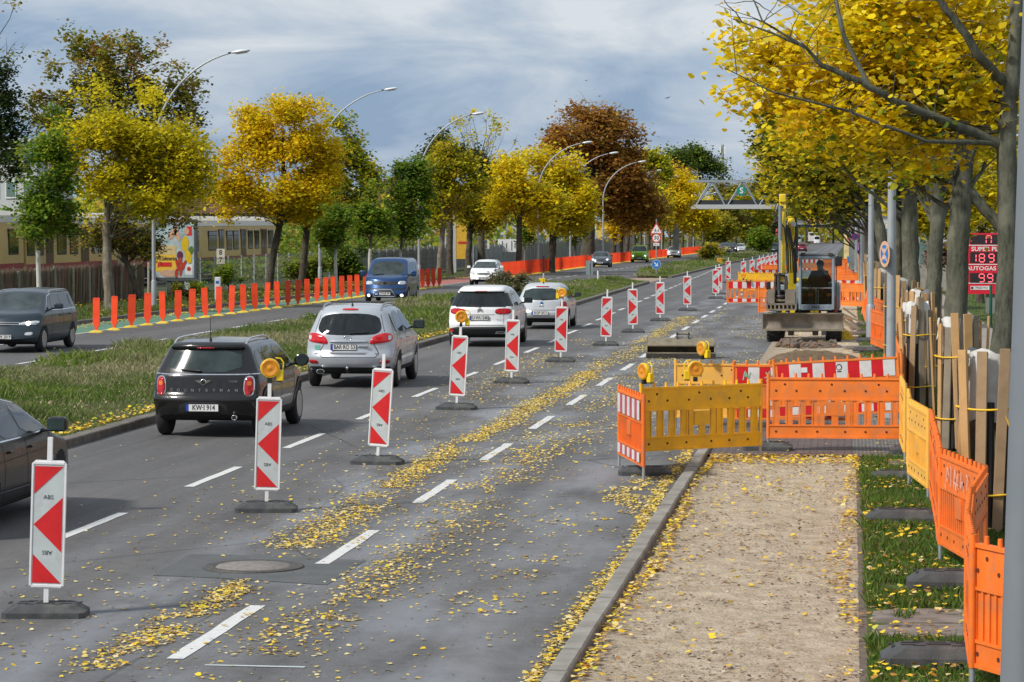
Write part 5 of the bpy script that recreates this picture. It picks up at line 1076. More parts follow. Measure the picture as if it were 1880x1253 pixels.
class Car:
    def __init__(s, label, cat, loc, rot, pm, S, name='car'):
        s.S = S; s.pm = pm; W, L, H, zb = S['W'], S['L'], S['H'], S.get('zb', .2); s.L = L; s.W = W
        s.root = thing(name, label, cat, loc, rot, S.get('group'))
        res = S.get('res', 1.); vs, fs = rbox_lattice(W, L, H-zb, S.get('r', .13), int(18*res), int(50*res), int(26*res))
        out = []
        for a, b, c in vs:
            zr = zb+c*(lerp(S['top'], 0)-zb); y0 = lerp(S['rear'], zr); y1 = L-lerp(S['front'], zr)
            y = y0+(y1-y0)*b
            y += S.get('kr', .16)*abs(a)**2.6*max(0, 1-b*4.5)**1.2-S.get('kf', .22)*abs(a)**2.4*max(0, 1-(1-b)*4.5)**1.2
            z = zb+c*(lerp(S['top'], y)-zb)
            z -= S.get('crown', .035)*a*a*sstep(.5, 1, c)
            hw = lerp(S['wid'], z)*(1-S.get('tf', .05)*sstep(L-1.1, L, y)-S.get('tr', .03)*(1-sstep(0, .9, y)))
            z += .07*c*0
            if c < .3: z += S.get('ov', .10)*((1-sstep(0, .7, y))+(sstep(L-.7, L, y)))*(1-c/.3)
            out.append((a*hw, y, z))
        me = bpy.data.meshes.new('body'); me.from_pydata(out, [], fs); me.materials.append(pm); me.materials.append(M_WELL)
        bm = bmesh.new(); bm.from_mesh(me); bmesh.ops.recalc_face_normals(bm, faces=bm.faces[:]); bm.to_mesh(me); s.bvh = BVHTree.FromBMesh(bm); bm.free()
        body = link('body', me, s.root)
        if S.get('arch', True):
            for y in (S['yr'], S['yf']):
                for sd in (-1, 1):
                    C = MB(); r_ = S['R']+S.get('gap', .05); C.lathe([(r_, -.17), (r_, .17)], M_WELL, 36, T(sd*(W/2-.07), y, S['R']+.01)@RY(R(90))); co = C.build('cut')
                    md = body.modifiers.new('b', 'BOOLEAN'); md.object = co; md.operation = 'DIFFERENCE'; md.solver = 'EXACT'
                    dg = bpy.context.evaluated_depsgraph_get(); nm = bpy.data.meshes.new_from_object(body.evaluated_get(dg)); body.modifiers.clear(); body.data = nm; bpy.data.objects.remove(co)
        me = body.data
        me.materials.clear(); me.materials.append(pm); me.materials.append(M_WELL)
        for p in me.polygons:
            n = p.normal; c = p.center; wl = False
            if S.get('arch', True):
                for y in (S['yr'], S['yf']):
                    d = math.hypot(c.y-y, c.z-S['R']-.01); 
                    if d < S['R']+S.get('gap', .05)+.012 and abs(c.x) < W/2+.05 and abs(c.x) > W/2-.26 and not (d > S['R']+S.get('gap', .05)-.012 and abs(n.x) > .7): wl = True
            if n.z < -.7 and c.z < .45: wl = True
            p.material_index = 1 if wl else 0; p.use_smooth = not wl
        s.body = body
        try: me.set_sharp_from_angle(angle=R(38))
        except Exception: pass
    def hit(s, view, u, v):
        L = s.L
        if view in ('sideR', 'sideL'):
            sg = 1 if view == 'sideR' else -1; o = Vector((sg*4, u, v)); d = Vector((-sg, 0, 0))
        elif view == 'rear': o = Vector((u, -4, v)); d = Vector((0, 1, 0))
        elif view == 'front': o = Vector((u, L+4, v)); d = Vector((0, -1, 0))
        elif view == 'top': o = Vector((u, v, 6)); d = Vector((0, 0, -1))
        h = s.bvh.ray_cast(o, d)
        if h[0] is None: h = s.bvh.find_nearest(o+d*(4-s.W/2 if 'side' in view else 4.1))
        n = h[1]; 
        if n.dot(d) > 0: n = -n
        return h[0], n, d
    def decal(s, name, view, poly, m, off=.004, parent=None, rnd=1, step=.07, skirt=0., extra=None, build=True):
        if rnd: poly = chaikin(poly, rnd)
        bm = bmesh.new(); vv = [bm.verts.new((u, v, 0)) for u, v in poly]; bm.faces.new(vv)
        us = [p[0] for p in poly]; ws = [p[1] for p in poly]
        for ax, lo, hi in ((0, min(us), max(us)), (1, min(ws), max(ws))):
            q = math.floor(lo/step)*step+step
            while q < hi-1e-4:
                bmesh.ops.bisect_plane(bm, geom=bm.verts[:]+bm.edges[:]+bm.faces[:], plane_co=(q if ax == 0 else 0, q if ax == 1 else 0, 0), plane_no=(1 if ax == 0 else 0, 1 if ax == 1 else 0, 0)); q += step
        bnd = [e for e in bm.edges if e.is_boundary]
        if skirt:
            r_ = bmesh.ops.extrude_edge_only(bm, edges=bnd); nv = {v for v in r_['geom'] if isinstance(v, bmesh.types.BMVert)}
        else: nv = set()
        for v in bm.verts:
            p, n, d = s.hit(view, v.co.x, v.co.y); v.co = p-d*(off if v not in nv else -skirt)+n*0
        bmesh.ops.triangulate(bm, faces=bm.faces[:])
        B = MB(); bm.verts.index_update(); B.add([v.co.copy() for v in bm.verts], [[v.index for v in f.verts] for f in bm.faces], m, True); bm.free()
        if extra: extra(B)
        if not build: return B
        return B.build(name, parent or s.root, fix=False)
    def seam(s, view, path, w_=.010, m=None, B=None, off=.0025):
        """thin line along a path"""
        dense = []
        for a, b in zip(path, path[1:]):
            k = max(1, int(math.hypot(b[0]-a[0], b[1]-a[1])/.05)); dense += [(a[0]+(b[0]-a[0])*i/k, a[1]+(b[1]-a[1])*i/k) for i in range(k)]
        dense.append(path[-1]); vs = []
        for i, p in enumerate(dense):
            q = dense[min(i+1, len(dense)-1)]; o = dense[max(i-1, 0)]; t = Vector((q[0]-o[0], q[1]-o[1])); t = t.normalized() if t.length else Vector((1, 0)); n = Vector((-t.y, t.x))*w_/2
            for sg in (-1, 1): h, nn, d = s.hit(view, p[0]+n.x*sg, p[1]+n.y*sg); vs.append(h-d*off)
        B.add(vs, [(2*i, 2*i+1, 2*i+3, 2*i+2) for i in range(len(dense)-1)], m or M_SEAM, True)
    def wheels(s, rim=None, spokes=5, cap=True):
        S = s.S; rim = rim or M_RIMS; Rr = S['R']; wd = S.get('tw', .2)
        for y in (S['yr'], S['yf']):
            for sd in (-1, 1):
                w_ = link('wheel', None, s.root); w_.location = (sd*(S['W']/2-wd/2-.015), y, Rr)
                B = MB(); B.lathe([(Rr*.66, -wd/2), (Rr*.8, -wd/2-.005), (Rr*.95, -wd/2+.015), (Rr, -wd/2+.045), (Rr, wd/2-.045), (Rr*.95, wd/2-.015), (Rr*.8, wd/2+.005), (Rr*.66, wd/2)], M_TYRE, 32, RY(R(90)))
                B.build('tyre', w_)
                B = MB(); M = RY(R(90*sd)); B.lathe([(Rr*.67, wd/2-.005), (Rr*.62, wd/2), (Rr*.60, wd/2-.05), (Rr*.3, -.02), (0, -.02)], rim if spokes > 9 else M_RIMD, 32, M); B.lathe([(Rr*.68, wd/2-.03), (Rr*.68, wd/2+.002), (Rr*.62, wd/2+.002)], rim, 32, M)
                for k in range(spokes):
                    a = 2*math.pi*k/spokes+.3; B.prism([(-.035, 0), (.035, 0), (.026, Rr*.64), (-.026, Rr*.64)], wd/2-.05, wd/2-.012, rim, 'z', M@RZ(a))
                B.lathe([(Rr*.17, wd/2-.06), (Rr*.16, wd/2-.005), (0, wd/2)], rim, 16, M); B.build('rim', w_)
    def mirror(s, y, z, m, off=.17, sz=(.2, .09, .15), round_=False):
        for sd in (-1, 1):
            h, n, d = s.hit('sideR' if sd > 0 else 'sideL', y, z-.03); B = MB(); x0 = h.x; cx = x0+sd*off
            if round_: B.lathe([(0, -.07), (.07, -.06), (.11, -.02), (.118, .03), (.108, .045), (0, .045)], m, 20, T(cx, y, z+.03)@RX(R(90))@Matrix.Diagonal((1.1, .9, 1, 1)))
            else:
                B.box((cx, y, z+.03), sz, m, None, min(sz)*.3)
            B.tube([(x0-sd*.03, y+.02, z-.05), (cx, y+.01, z-.02)], .022, M_CLAD, 6)
            mo = B.build('mirror', s.root); G_ = MB()
            if round_: G_.lathe([(.095, 0), (.095, .003)], M_CGL2, 20, T(cx, y-.048, z+.03)@RX(R(90)))
            else: G_.box((cx, y-sz[1]/2-.002, z+.03), (sz[0]*.84, .004, sz[2]*.8), M_CGL2)
            G_.build('mirror_glass', mo)
    def plate(s, view, txt, x, z, sc=1., out=.02):
        h, n, d = s.hit(view, x, z); B = MB(); yw = 0 if view == 'rear' else math.pi; a = math.atan2(n.z, math.hypot(n.x, n.y))
        M = T(h.x-d.x*out, h.y-d.y*out, z)@RZ(yw); B.box((0, 0, 0), (.53*sc, .012, .125*sc), M_SEAM, M); B.box((0, -.004, 0), (.512*sc, .012, .108*sc), M_PLATE, M); B.box((-.238*sc, -.0065, 0), (.038*sc, .012, .108*sc), M_EU, M)
        B.text(txt, .115*sc, M_INK, M@T(.022*sc, -.0125, 0)@FACE@Matrix.Diagonal((.80, 1, 1, 1)), 0, True); return B.build('number_plate', s.root)
    def wiper(s, a, b, view='rear', r=.013):
        P = []
        for i in range(6): t = i/5; h, n, d = s.hit(view, a[0]+(b[0]-a[0])*t, a[1]+(b[1]-a[1])*t); P.append(h-d*.025)
        B = MB(); B.tube(P, [r*1.8, r*1.3, r, r, r, r*.6], M_BLK, 6); B.build('wiper', s.root)
    def rails(s, y0, y1, x, m, r=.018):
        for sd in (-1, 1):
            P = []
            for i in range(13):
                t = i/12; y = y0+(y1-y0)*t; h, n, d = s.hit('top', sd*x, y); P.append(Vector((sd*x, y, h.z+.055*min(1, 5*min(t, 1-t))**.6)))
            P[0].z -= .01; B = MB(); B.tube(P, r, m, 8); B.build('roof_rail', s.root)
    def antenna(s, y, l, lean=-.25, x=0):
        h, n, d = s.hit('top', x, y); B = MB(); B.tube([h-Vector((0, 0, .01)), h+Vector((0, lean*.06, .05))], [.028, .014], M_BLK, 8); B.tube([h+Vector((0, lean*.06, .04)), h+Vector((0, lean*l, l))], [.007, .004], M_BLK, 5); B.build('antenna', s.root)
def wins(c, polys, m=None, sides=('sideR', 'sideL'), off=.004):
    for p in polys:
        for v in sides: c.decal('side_window', v, p, m or M_CGL, off, rnd=1)
def door_seams(c, paths, handles):
    for v in ('sideR', 'sideL'):
        B = MB()
        for p in paths: c.seam(v, p, .011, None, B)
        B.build('door_gap', c.root, fix=False)
        for y, z in handles:
            h, n, d = c.hit(v, y, z); B = MB(); B.box((h.x-d.x*.022, y, z), (.022, .17, .03), c.S.get('hm', c.pm), None, .008); B.build('door_handle', c.root)
def arches(c, m, r0=.0, wdt=.055, ext=.012):
    S = c.S
    for v in ('sideR', 'sideL'):
        for y in (S['yr'], S['yf']):
            B = MB(); r = S['R']+S.get('gap', .05); c.seam(v, [(y+(r+wdt/2-.004)*math.cos(a), S['R']+.01+(r+wdt/2-.004)*math.sin(a)) for a in np.linspace(R(-12), R(192), 30)], wdt, m, B, ext); B.build('arch_trim', c.root, fix=False)
def mirrorx(poly): return [(-a, b) for a, b in poly]
def both(c, name, view, poly, m, **k): c.decal(name, view, poly, m, **k); c.decal(name, view, mirrorx(poly)[::-1], m, **k)
# ---------- black hatchback
def black_hatch():
    P = paint('graphite black', (.011, .0105, .0105), .1, .25)
    S = dict(W=1.79, L=4.1, H=1.52, zb=.24, crown=.022, r=.11, R=.335, yr=.80, yf=3.40, rear=[(.24, .10), (.42, .03), (.60, .0), (.66, .02), (.70, .07), (.98, .10), (1.02, .13), (1.38, .30), (1.5, .34)], front=[(.2, .1), (.5, 0), (.8, .08), (1.5, .3)],
             top=[(0, 1.50), (.35, 1.50), (.9, 1.535), (1.6, 1.545), (2.4, 1.51), (2.62, 1.47), (3.15, 1.08), (3.3, 1.02), (3.9, .92), (4.1, .82)], wid=[(.24, .82), (.45, .87), (.62, .895), (.85, .885), (1.0, .86), (1.06, .83), (1.42, .66), (1.52, .60)], kr=.20, kf=.3, tr=.05)
    c = Car('black hatchback with wing badge and spaced chrome letters across its tailgate', 'car', (-10.13, 42.15, 0), (0, 0, R(.3)), P, S, 'car')
    c.wheels(M_RIMS, 5)
    c.decal('rear_window', 'rear', [(-.60, 1.04), (.60, 1.04), (.545, 1.385), (-.545, 1.385)], M_CGL2, .006, rnd=1)
    c.decal('rear_spoiler', 'rear', [(-.60, 1.405), (.60, 1.405), (.575, 1.475), (-.575, 1.475)], P, .05, skirt=.05, rnd=0)
    B = MB(); c.seam('rear', [(-.70, 1.005), (.70, 1.005)], .016, M_CHR, B, .006); c.seam('sideR', [(.25, 1.01), (1.5, 1.015), (3.1, 1.03)], .016, M_CHR, B, .006); c.seam('sideL', [(.25, 1.01), (1.5, 1.015), (3.1, 1.03)], .016, M_CHR, B, .006); B.build('chrome_strip', c.root, fix=False)
    both(c, 'tail_light_rim', 'rear', [(.62, .66), (.79, .66), (.79, .98), (.63, .98)], M_CHR, off=.006, rnd=2, skirt=.02)
    both(c, 'tail_light', 'rear', [(.637, .678), (.775, .678), (.775, .962), (.647, .962)], M_TL, off=.018, rnd=2, skirt=.02)
    both(c, 'indicator', 'rear', [(.68, .83), (.75, .83), (.75, .90), (.68, .90)], M_TLA, off=.022, rnd=2)
    c.decal('plate_recess', 'rear', [(-.42, .36), (.42, .36), (.36, .58), (-.36, .58)], M_CLAD, .003, rnd=1)
    c.plate('rear', 'KW·I 914', -.0, .485)
    B = MB(); c.seam('rear', [(-.56, 1.38), (-.60, .98), (-.62, .72), (-.55, .64), (.55, .64), (.62, .72), (.60, .98), (.56, 1.38)], .012, None, B); c.seam('rear', [(-.85, .50), (-.62, .44), (-.5, .34)], .008, None, B); c.seam('rear', [(.85, .50), (.62, .44), (.5, .34)], .008, None, B); B.build('tailgate_gap', c.root, fix=False)
    B = MB(); 
    for i, ch in enumerate('COUNTRYMAN'):
        x = -.52+i*1.04/9; h, n, d = c.hit('rear', x, .755); B.text(ch, .062, M_RIMS, T(x, h.y-.008, .755)@FACE, .003, True)
    B.build('lettering', c.root)
    h, n, d = c.hit('rear', 0, .88); B = MB(); M = T(0, h.y-.012, .885); B.lathe([(.05, 0), (.05, .012), (.04, .014)], M_CHR, 20, M@RX(R(90))); B.lathe([(.036, 0), (.036, .016)], M_BLK, 20, M@RX(R(90)))
    for s in (-1, 1): B.prism([(s*.045, .028), (s*.135, .03), (s*.09, .0), (s*.05, -.02)], -.012, -.004, M_CHR, 'y', M)
    B.build('badge', c.root); h, n, d = c.hit('rear', .47, .88); B = MB(); B.text('COOPER', .038, M_CHR, T(.46, h.y-.01, .895)@FACE, .003, True); B.build('small_lettering', c.root)
    B = MB(); B.lathe([(.042, -.02), (.042, .06), (.034, .06), (.034, -.02)], M_CHR, 18, T(.50, .10, .33)@RX(R(90))); B.lathe([(.033, 0), (.033, .02)], M_WELL, 16, T(.5, .06, .33)@RX(R(90))); B.build('exhaust_pipe', c.root)
    c.wiper((-.05, 1.06), (-.40, 1.08)); B = c.decal('brake_light', 'rear', [(-.14, 1.408), (.14, 1.408), (.14, 1.425), (-.14, 1.425)], M_TL, .06, rnd=0, skirt=.02)
    wins(c, [[(.50, 1.05), (1.05, 1.05), (1.05, 1.38), (.62, 1.37)], [(1.10, 1.05), (1.85, 1.05), (1.85, 1.41), (1.12, 1.39)], [(1.92, 1.05), (2.98, 1.06), (2.55, 1.38), (1.93, 1.41)]])
    door_seams(c, [[(1.08, 1.0), (1.08, .6), (1.2, .34)], [(1.88, 1.0), (1.9, .33)], [(2.95, 1.0), (2.9, .33), (1.25, .33)]], [(1.25, .92), (2.05, .92)])
    arches(c, M_CLAD, wdt=.08); c.mirror(2.85, 1.08, P, .2, round_=True); c.rails(.55, 2.3, .58, M_CHR, .016); c.antenna(.62, .42, -.1)
    for v in ('sideR', 'sideL'): c.decal('sill_cladding', v, [(1.2, .26), (2.98, .26), (2.98, .38), (1.2, .38)], M_CLAD, .008, rnd=0)
black_hatch()
# ---------- silver SUV
def silver_suv():
    P = paint('silver', (.46, .49, .53), .35, .3)
    S = dict(W=1.89, L=4.65, H=1.70, zb=.27, crown=.025, r=.13, R=.365, yr=.93, yf=3.63, rear=[(.27, .12), (.45, .03), (.62, .0), (.70, .03), (.78, .07), (1.10, .10), (1.5, .30), (1.7, .42)], front=[(.2, .1), (.5, 0), (.8, .06), (1.7, .4)],
             top=[(0, 1.62), (.3, 1.64), (.8, 1.69), (1.6, 1.71), (2.5, 1.67), (2.75, 1.62), (3.4, 1.16), (3.6, 1.11), (4.4, .96), (4.65, .82)], wid=[(.27, .86), (.5, .93), (.75, .945), (.95, .93), (1.1, .895), (1.55, .70), (1.7, .60)], kr=.24, kf=.3, tr=.06)
    c = Car('silver SUV with roof rails, green sticker and tow ball, brake lights lit', 'car', (-10.22, 55.2, 0), (0, 0, R(1.6)), P, S, 'car')
    c.wheels(M_RIMS, 6); c.decal('rear_window', 'rear', [(-.60, 1.12), (-.35, 1.09), (.35, 1.09), (.60, 1.12), (.67, 1.24), (.56, 1.53), (-.56, 1.53), (-.67, 1.24)], M_CGL, .004, rnd=2)
    both(c, 'tail_light', 'rear', [(.42, .90), (.62, .92), (.885, .96), (.87, 1.12), (.70, 1.14), (.48, 1.06)], M_TL2, off=.014, rnd=2, skirt=.02)
    both(c, 'tail_light_lens', 'rear', [(.80, .99), (.86, 1.0), (.85, 1.09), (.79, 1.08)], M_HL, off=.02, rnd=1)
    both(c, 'reflector', 'rear', [(.62, .50), (.84, .51), (.83, .59), (.66, .58)], M_TL, off=.012, rnd=1, skirt=.01)
    c.decal('plate_recess', 'rear', [(-.42, .76), (.42, .76), (.36, .70), (-.36, .70)], P, .004, rnd=0)
    c.decal('tailgate_trim', 'rear', [(-.40, .945), (.40, .945), (.40, .98), (-.40, .98)], P, .03, rnd=1, skirt=.02); c.plate('rear', 'BAR·RO 53', -.10, .845)
    h, n, d = c.hit('rear', .30, .85); B = MB(); B.box((.31, h.y-.02, .86), (.22, .03, .035), M_CHR, None, .01); B.build('tailgate_handle', c.root)
    c.decal('bumper_lower', 'rear', [(-.86, .30), (.86, .30), (.84, .44), (.60, .45), (.55, .41), (-.55, .41), (-.60, .45), (-.84, .44)], M_CLAD, .008, rnd=0)
    B = MB(); c.seam('rear', [(-.62, 1.5), (-.72, 1.15)], .010, None, B); c.seam('rear', [(.62, 1.5), (.72, 1.15)], .010, None, B); c.seam('rear', [(-.52, .9), (-.62, .72), (-.55, .635), (.55, .635), (.62, .72), (.52, .9)], .014, None, B); B.build('tailgate_gap', c.root, fix=False)
    c.decal('brake_light', 'rear', [(-.17, 1.60), (.17, 1.60), (.15, 1.635), (-.15, 1.635)], M_TL2, .02, rnd=1, skirt=.02)
    h, n, d = c.hit('rear', 0, 1.03); B = MB(); M = T(-.02, h.y-.006, 1.035); 
    B.tube([M@Vector((.075*math.cos(a), 0, .042*math.sin(a))) for a in np.linspace(0, 2*math.pi, 21)], .006, M_CHR, 5, False); B.tube([M@Vector(q) for q in ((-.05, 0, .015), (-.02, 0, -.01), (.015, 0, .012), (.05, 0, -.01))], .006, M_CHR, 5); B.build('badge', c.root)
    c.decal('green_sticker', 'rear', [(-.72, .80), (-.65, .78), (-.60, .80), (-.60, .88), (-.72, .88)], mat('green sticker', (.10, .34, .25), .5), .01, rnd=0)
    B = MB(); h, n, d = c.hit('rear', -.64, .72); B.box((-.64, h.y-.004, .715), (.15, .004, .015), M_CHR); h, n, d = c.hit('rear', .56, .72); B.box((.52, h.y-.008, .72), (.18, .004, .015), M_SBK); B.box((.54, h.y-.008, .695), (.14, .004, .015), M_SBK); B.build('small_lettering', c.root)
    for s in (-1, 1): B = MB(); B.lathe([(1, -.03), (1, .04), (.8, .04), (.8, -.03)], M_CHR, 20, T(s*.58, .10, .345)@Matrix.Diagonal((.085, 1, .05, 1))@RX(R(90))); B.lathe([(.8, 0), (.8, .02)], M_WELL, 16, T(s*.58, .07, .345)@Matrix.Diagonal((.085, 1, .05, 1))@RX(R(90))); B.build('exhaust_pipe', c.root)
    B = MB(); B.tube([(0, .12, .34), (0, -.06, .34), (0, -.1, .40)], .022, M_STEELD, 8); bmx = [(0, -.045), (.02, -.03), (.032, 0), (.02, .03), (0, .045)]; B.lathe([(.001, -.035), (.022, -.028), (.034, 0), (.022, .028), (.001, .035)], M_CHR, 12, T(0, -.1, .43)); B.build('tow_ball', c.root)
    c.wiper((.02, 1.13), (.42, 1.15)); wins(c, [[(.62, 1.16), (1.08, 1.14), (1.12, 1.52), (.80, 1.50)], [(1.15, 1.13), (2.05, 1.12), (2.05, 1.56), (1.2, 1.54)], [(2.12, 1.12), (3.18, 1.14), (2.72, 1.50), (2.14, 1.56)]])
    door_seams(c, [[(1.10, 1.1), (1.12, .8), (1.35, .42)], [(2.08, 1.1), (2.12, .4)], [(3.15, 1.1), (3.12, .4), (1.4, .4)]], [(1.35, .98), (2.32, .98)])
    arches(c, P, wdt=.05, ext=.014); c.mirror(3.05, 1.19, M_CLAD, .2, (.24, .11, .19)); c.rails(.55, 2.6, .60, M_RIMS, .022); c.antenna(.66, .34, -.55)
    for v in ('sideR', 'sideL'): c.decal('sill_cladding', v, [(1.35, .30), (3.2, .30), (3.2, .40), (1.35, .40)], M_CLAD, .01, rnd=0); c.decal('side_strip', v, [(1.35, .62), (3.15, .62), (3.15, .66), (1.35, .66)], P, .014, rnd=0)
    B = MB(); B.box((0, 1.3, 1.74), (1.14, .05, .03), M_CLAD, None, .01); B.build('roof_crossbar', c.root)
silver_suv()
# ---------- white crossover
def white_cross():
    P = paint('white', (.76, .765, .77), 0, .3)
    S = dict(W=1.85, L=4.5, H=1.66, zb=.24, crown=.022, r=.12, R=.36, yr=.86, yf=3.59, rear=[(.24, .12), (.5, .0), (.64, .0), (.70, .05), (1.05, .09), (1.5, .40), (1.66, .46)], front=[(.2, .1), (.5, 0), (.8, .06), (1.7, .4)],
             top=[(0, 1.60), (.35, 1.61), (.9, 1.66), (1.7, 1.67), (2.5, 1.62), (2.75, 1.57), (3.35, 1.16), (3.55, 1.10), (4.25, .97), (4.5, .82)], wid=[(.24, .84), (.45, .91), (.7, .925), (.95, .91), (1.08, .875), (1.5, .68), (1.66, .60)], kr=.24, kf=.3, tr=.06)
    c = Car('white crossover with black lower bumper and double-chevron badge', 'car', (-10.04, 73.9, 0), (0, 0, R(1.2)), P, S, 'car')
    c.wheels(M_RIMD, 5); c.decal('rear_window', 'rear', [(-.69, 1.10), (.69, 1.10), (.61, 1.50), (-.61, 1.50)], M_CGL, .012, rnd=0, step=.05); 
    for v in ('sideR', 'sideL'): c.decal('pillar_glass', v, [(.22, 1.12), (.62, 1.11), (.82, 1.48), (.46, 1.47)], M_CGL, .012, rnd=0, step=.05)
    c.decal('rear_spoiler', 'rear', [(-.64, 1.51), (.64, 1.51), (.60, 1.60), (-.60, 1.60)], P, .07, skirt=.06, rnd=0)
    both(c, 'tail_light', 'rear', [(.40, .90), (.83, .90), (.84, 1.06), (.42, 1.06)], M_TL, off=.012, rnd=2, skirt=.02)
    for a in (.46, .64): both(c, 'tail_light_lens', 'rear', [(a, .93), (a+.14, .93), (a+.14, 1.03), (a, 1.03)], M_TL2, off=.018, rnd=2)
    c.decal('bumper_lower', 'rear', [(-.88, .28), (.88, .28), (.88, .50), (.62, .56), (-.62, .56), (-.88, .50)], M_CLAD, .01, rnd=0, skirt=.01)
    c.plate('rear', 'EU·WU 2485', -.02, .80); B = MB(); c.seam('rear', [(-.40, .885), (.40, .885)], .014, None, B); c.seam('rear', [(-.64, 1.1), (-.64, .60), (.64, .60), (.64, 1.1)], .010, None, B); B.build('tailgate_gap', c.root, fix=False)
    h, n, d = c.hit('rear', 0, 1.0); B = MB()
    for dz in (.0, .045): B.prism([(-.075, -.045+dz), (0, .0+dz), (.075, -.045+dz), (.075, -.02+dz), (0, .028+dz), (-.075, -.02+dz)], h.y-.02, h.y-.006, M_CHR, 'y', T(0, 0, 1.0))
    B.build('badge', c.root); h, n, d = c.hit('rear', .5, .76); B = MB(); B.text('C5 Aircross', .055, M_CHR, T(.50, h.y-.012, .75)@FACE, .002); B.build('small_lettering', c.root)
    c.wiper((.0, 1.11), (-.3, 1.13)); B = MB(); B.prism([(.42, .375), (.72, .375), (.68, .435), (.46, .435)], -.015, .0, M_CHR, 'y'); B.prism([(.45, .388), (.69, .388), (.66, .422), (.48, .422)], -.018, .0, M_WELL, 'y'); B.build('exhaust_trim', c.root)
    wins(c, [[(.90, 1.12), (1.25, 1.11), (1.25, 1.50), (1.0, 1.48)], [(1.30, 1.11), (2.02, 1.10), (2.02, 1.53), (1.3, 1.51)], [(2.08, 1.10), (3.08, 1.13), (2.65, 1.46), (2.1, 1.53)]])
    door_seams(c, [[(1.12, 1.1), (1.15, .8), (1.3, .42)], [(2.05, 1.1), (2.08, .4)], [(3.05, 1.1), (3.02, .42), (1.35, .42)]], [(1.32, .98), (2.25, .98)])
    arches(c, M_CLAD, wdt=.07); c.mirror(2.95, 1.18, M_BLK, .2, (.24, .12, .16)); c.decal('brake_light', 'rear', [(-.16, 1.512), (.16, 1.512), (.16, 1.53), (-.16, 1.53)], M_TL, .08, rnd=0, skirt=.01)
    both(c, 'reflector', 'rear', [(.72, .42), (.86, .42), (.86, .50), (.74, .50)], M_TL, off=.02, rnd=1)
    for v in ('sideR', 'sideL'): c.decal('sill_cladding', v, [(1.28, .28), (3.15, .28), (3.15, .42), (1.28, .42)], M_CLAD, .01, rnd=0)
white_cross()
# ---------- silver hatchback
def silver_hatch():
    P = paint('pale silver', (.56, .58, .60), .3, .3)
    S = dict(W=1.68, L=3.98, H=1.46, zb=.2, crown=.022, r=.12, R=.31, yr=.72, yf=3.18, rear=[(.2, .1), (.4, .0), (.55, .0), (.60, .04), (.9, .09), (1.3, .36), (1.46, .45)], front=[(.2, .1), (.5, 0), (.8, .06), (1.5, .4)],
             top=[(0, 1.41), (.35, 1.42), (.9, 1.46), (1.5, 1.47), (2.1, 1.43), (2.35, 1.38), (3.0, .98), (3.2, .93), (3.75, .80), (3.98, .7)], wid=[(.2, .77), (.4, .83), (.6, .84), (.8, .83), (.93, .80), (1.3, .63), (1.46, .54)], kr=.22, kf=.3, tr=.06)
    c = Car('silver hatchback ahead of the white crossover with round badge, farthest of the queue', 'car', (-9.80, 86.7, hz(87)), (0, 0, R(.8)), P, S, 'car')
    c.wheels(M_RIMS, 5); c.decal('rear_window', 'rear', [(-.64, .95), (.0, .925), (.64, .95), (.55, 1.30), (-.55, 1.30)], M_CGL2, .006, rnd=1)
    both(c, 'tail_light', 'rear', [(.58, .66), (.80, .66), (.78, .88), (.62, .90)], M_TL, off=.012, rnd=2, skirt=.02); c.plate('rear', 'B·DP 3013', -.05, .52); c.decal('bumper_lower', 'rear', [(-.8, .24), (.8, .24), (.8, .36), (-.8, .36)], M_CLAD, .006, rnd=0)
    B = MB(); c.seam('rear', [(-.60, .95), (-.58, .62), (.58, .62), (.6, .95)], .01, None, B); c.seam('rear', [(-.8, .60), (.8, .60)], .008, None, B); B.build('tailgate_gap', c.root, fix=False)
    h, n, d = c.hit('rear', 0, .83); B = MB(); M = T(0, h.y-.008, .835)@RX(R(90)); B.lathe([(.055, 0), (.055, .006), (.045, .006), (.045, 0)], M_CHR, 20, M); B.lathe([(.044, 0), (.044, .004)], M_SB, 20, M); B.tube([(-.03, h.y-.014, .865), (-.012, h.y-.014, .80), (0, h.y-.014, .84), (.012, h.y-.014, .80), (.03, h.y-.014, .865)], .004, M_CHR, 4); B.build('badge', c.root)
    h, n, d = c.hit('rear', 0, .74); B = MB(); B.text('POLO', .06, M_CHR, T(0, h.y-.008, .735)@FACE, .002, True); B.build('small_lettering', c.root)
    c.wiper((.0, .95), (.36, .97)); c.decal('brake_light', 'rear', [(-.2, 1.34), (.2, 1.34), (.2, 1.37), (-.2, 1.37)], M_TL, .015, rnd=0, skirt=.01)
    wins(c, [[(.60, .98), (1.15, .97), (1.15, 1.30), (.80, 1.28)], [(1.2, .97), (1.75, .96), (1.75, 1.33), (1.22, 1.32)], [(1.80, .96), (2.75, .98), (2.3, 1.28), (1.82, 1.33)]])
    door_seams(c, [[(1.78, .95), (1.8, .3)], [(2.75, .95), (2.7, .3), (1.1, .3)]], [(1.95, .85)]); c.mirror(2.62, 1.02, M_BLK, .17, (.2, .1, .14)); c.antenna(.75, .3, -.4)
silver_hatch()
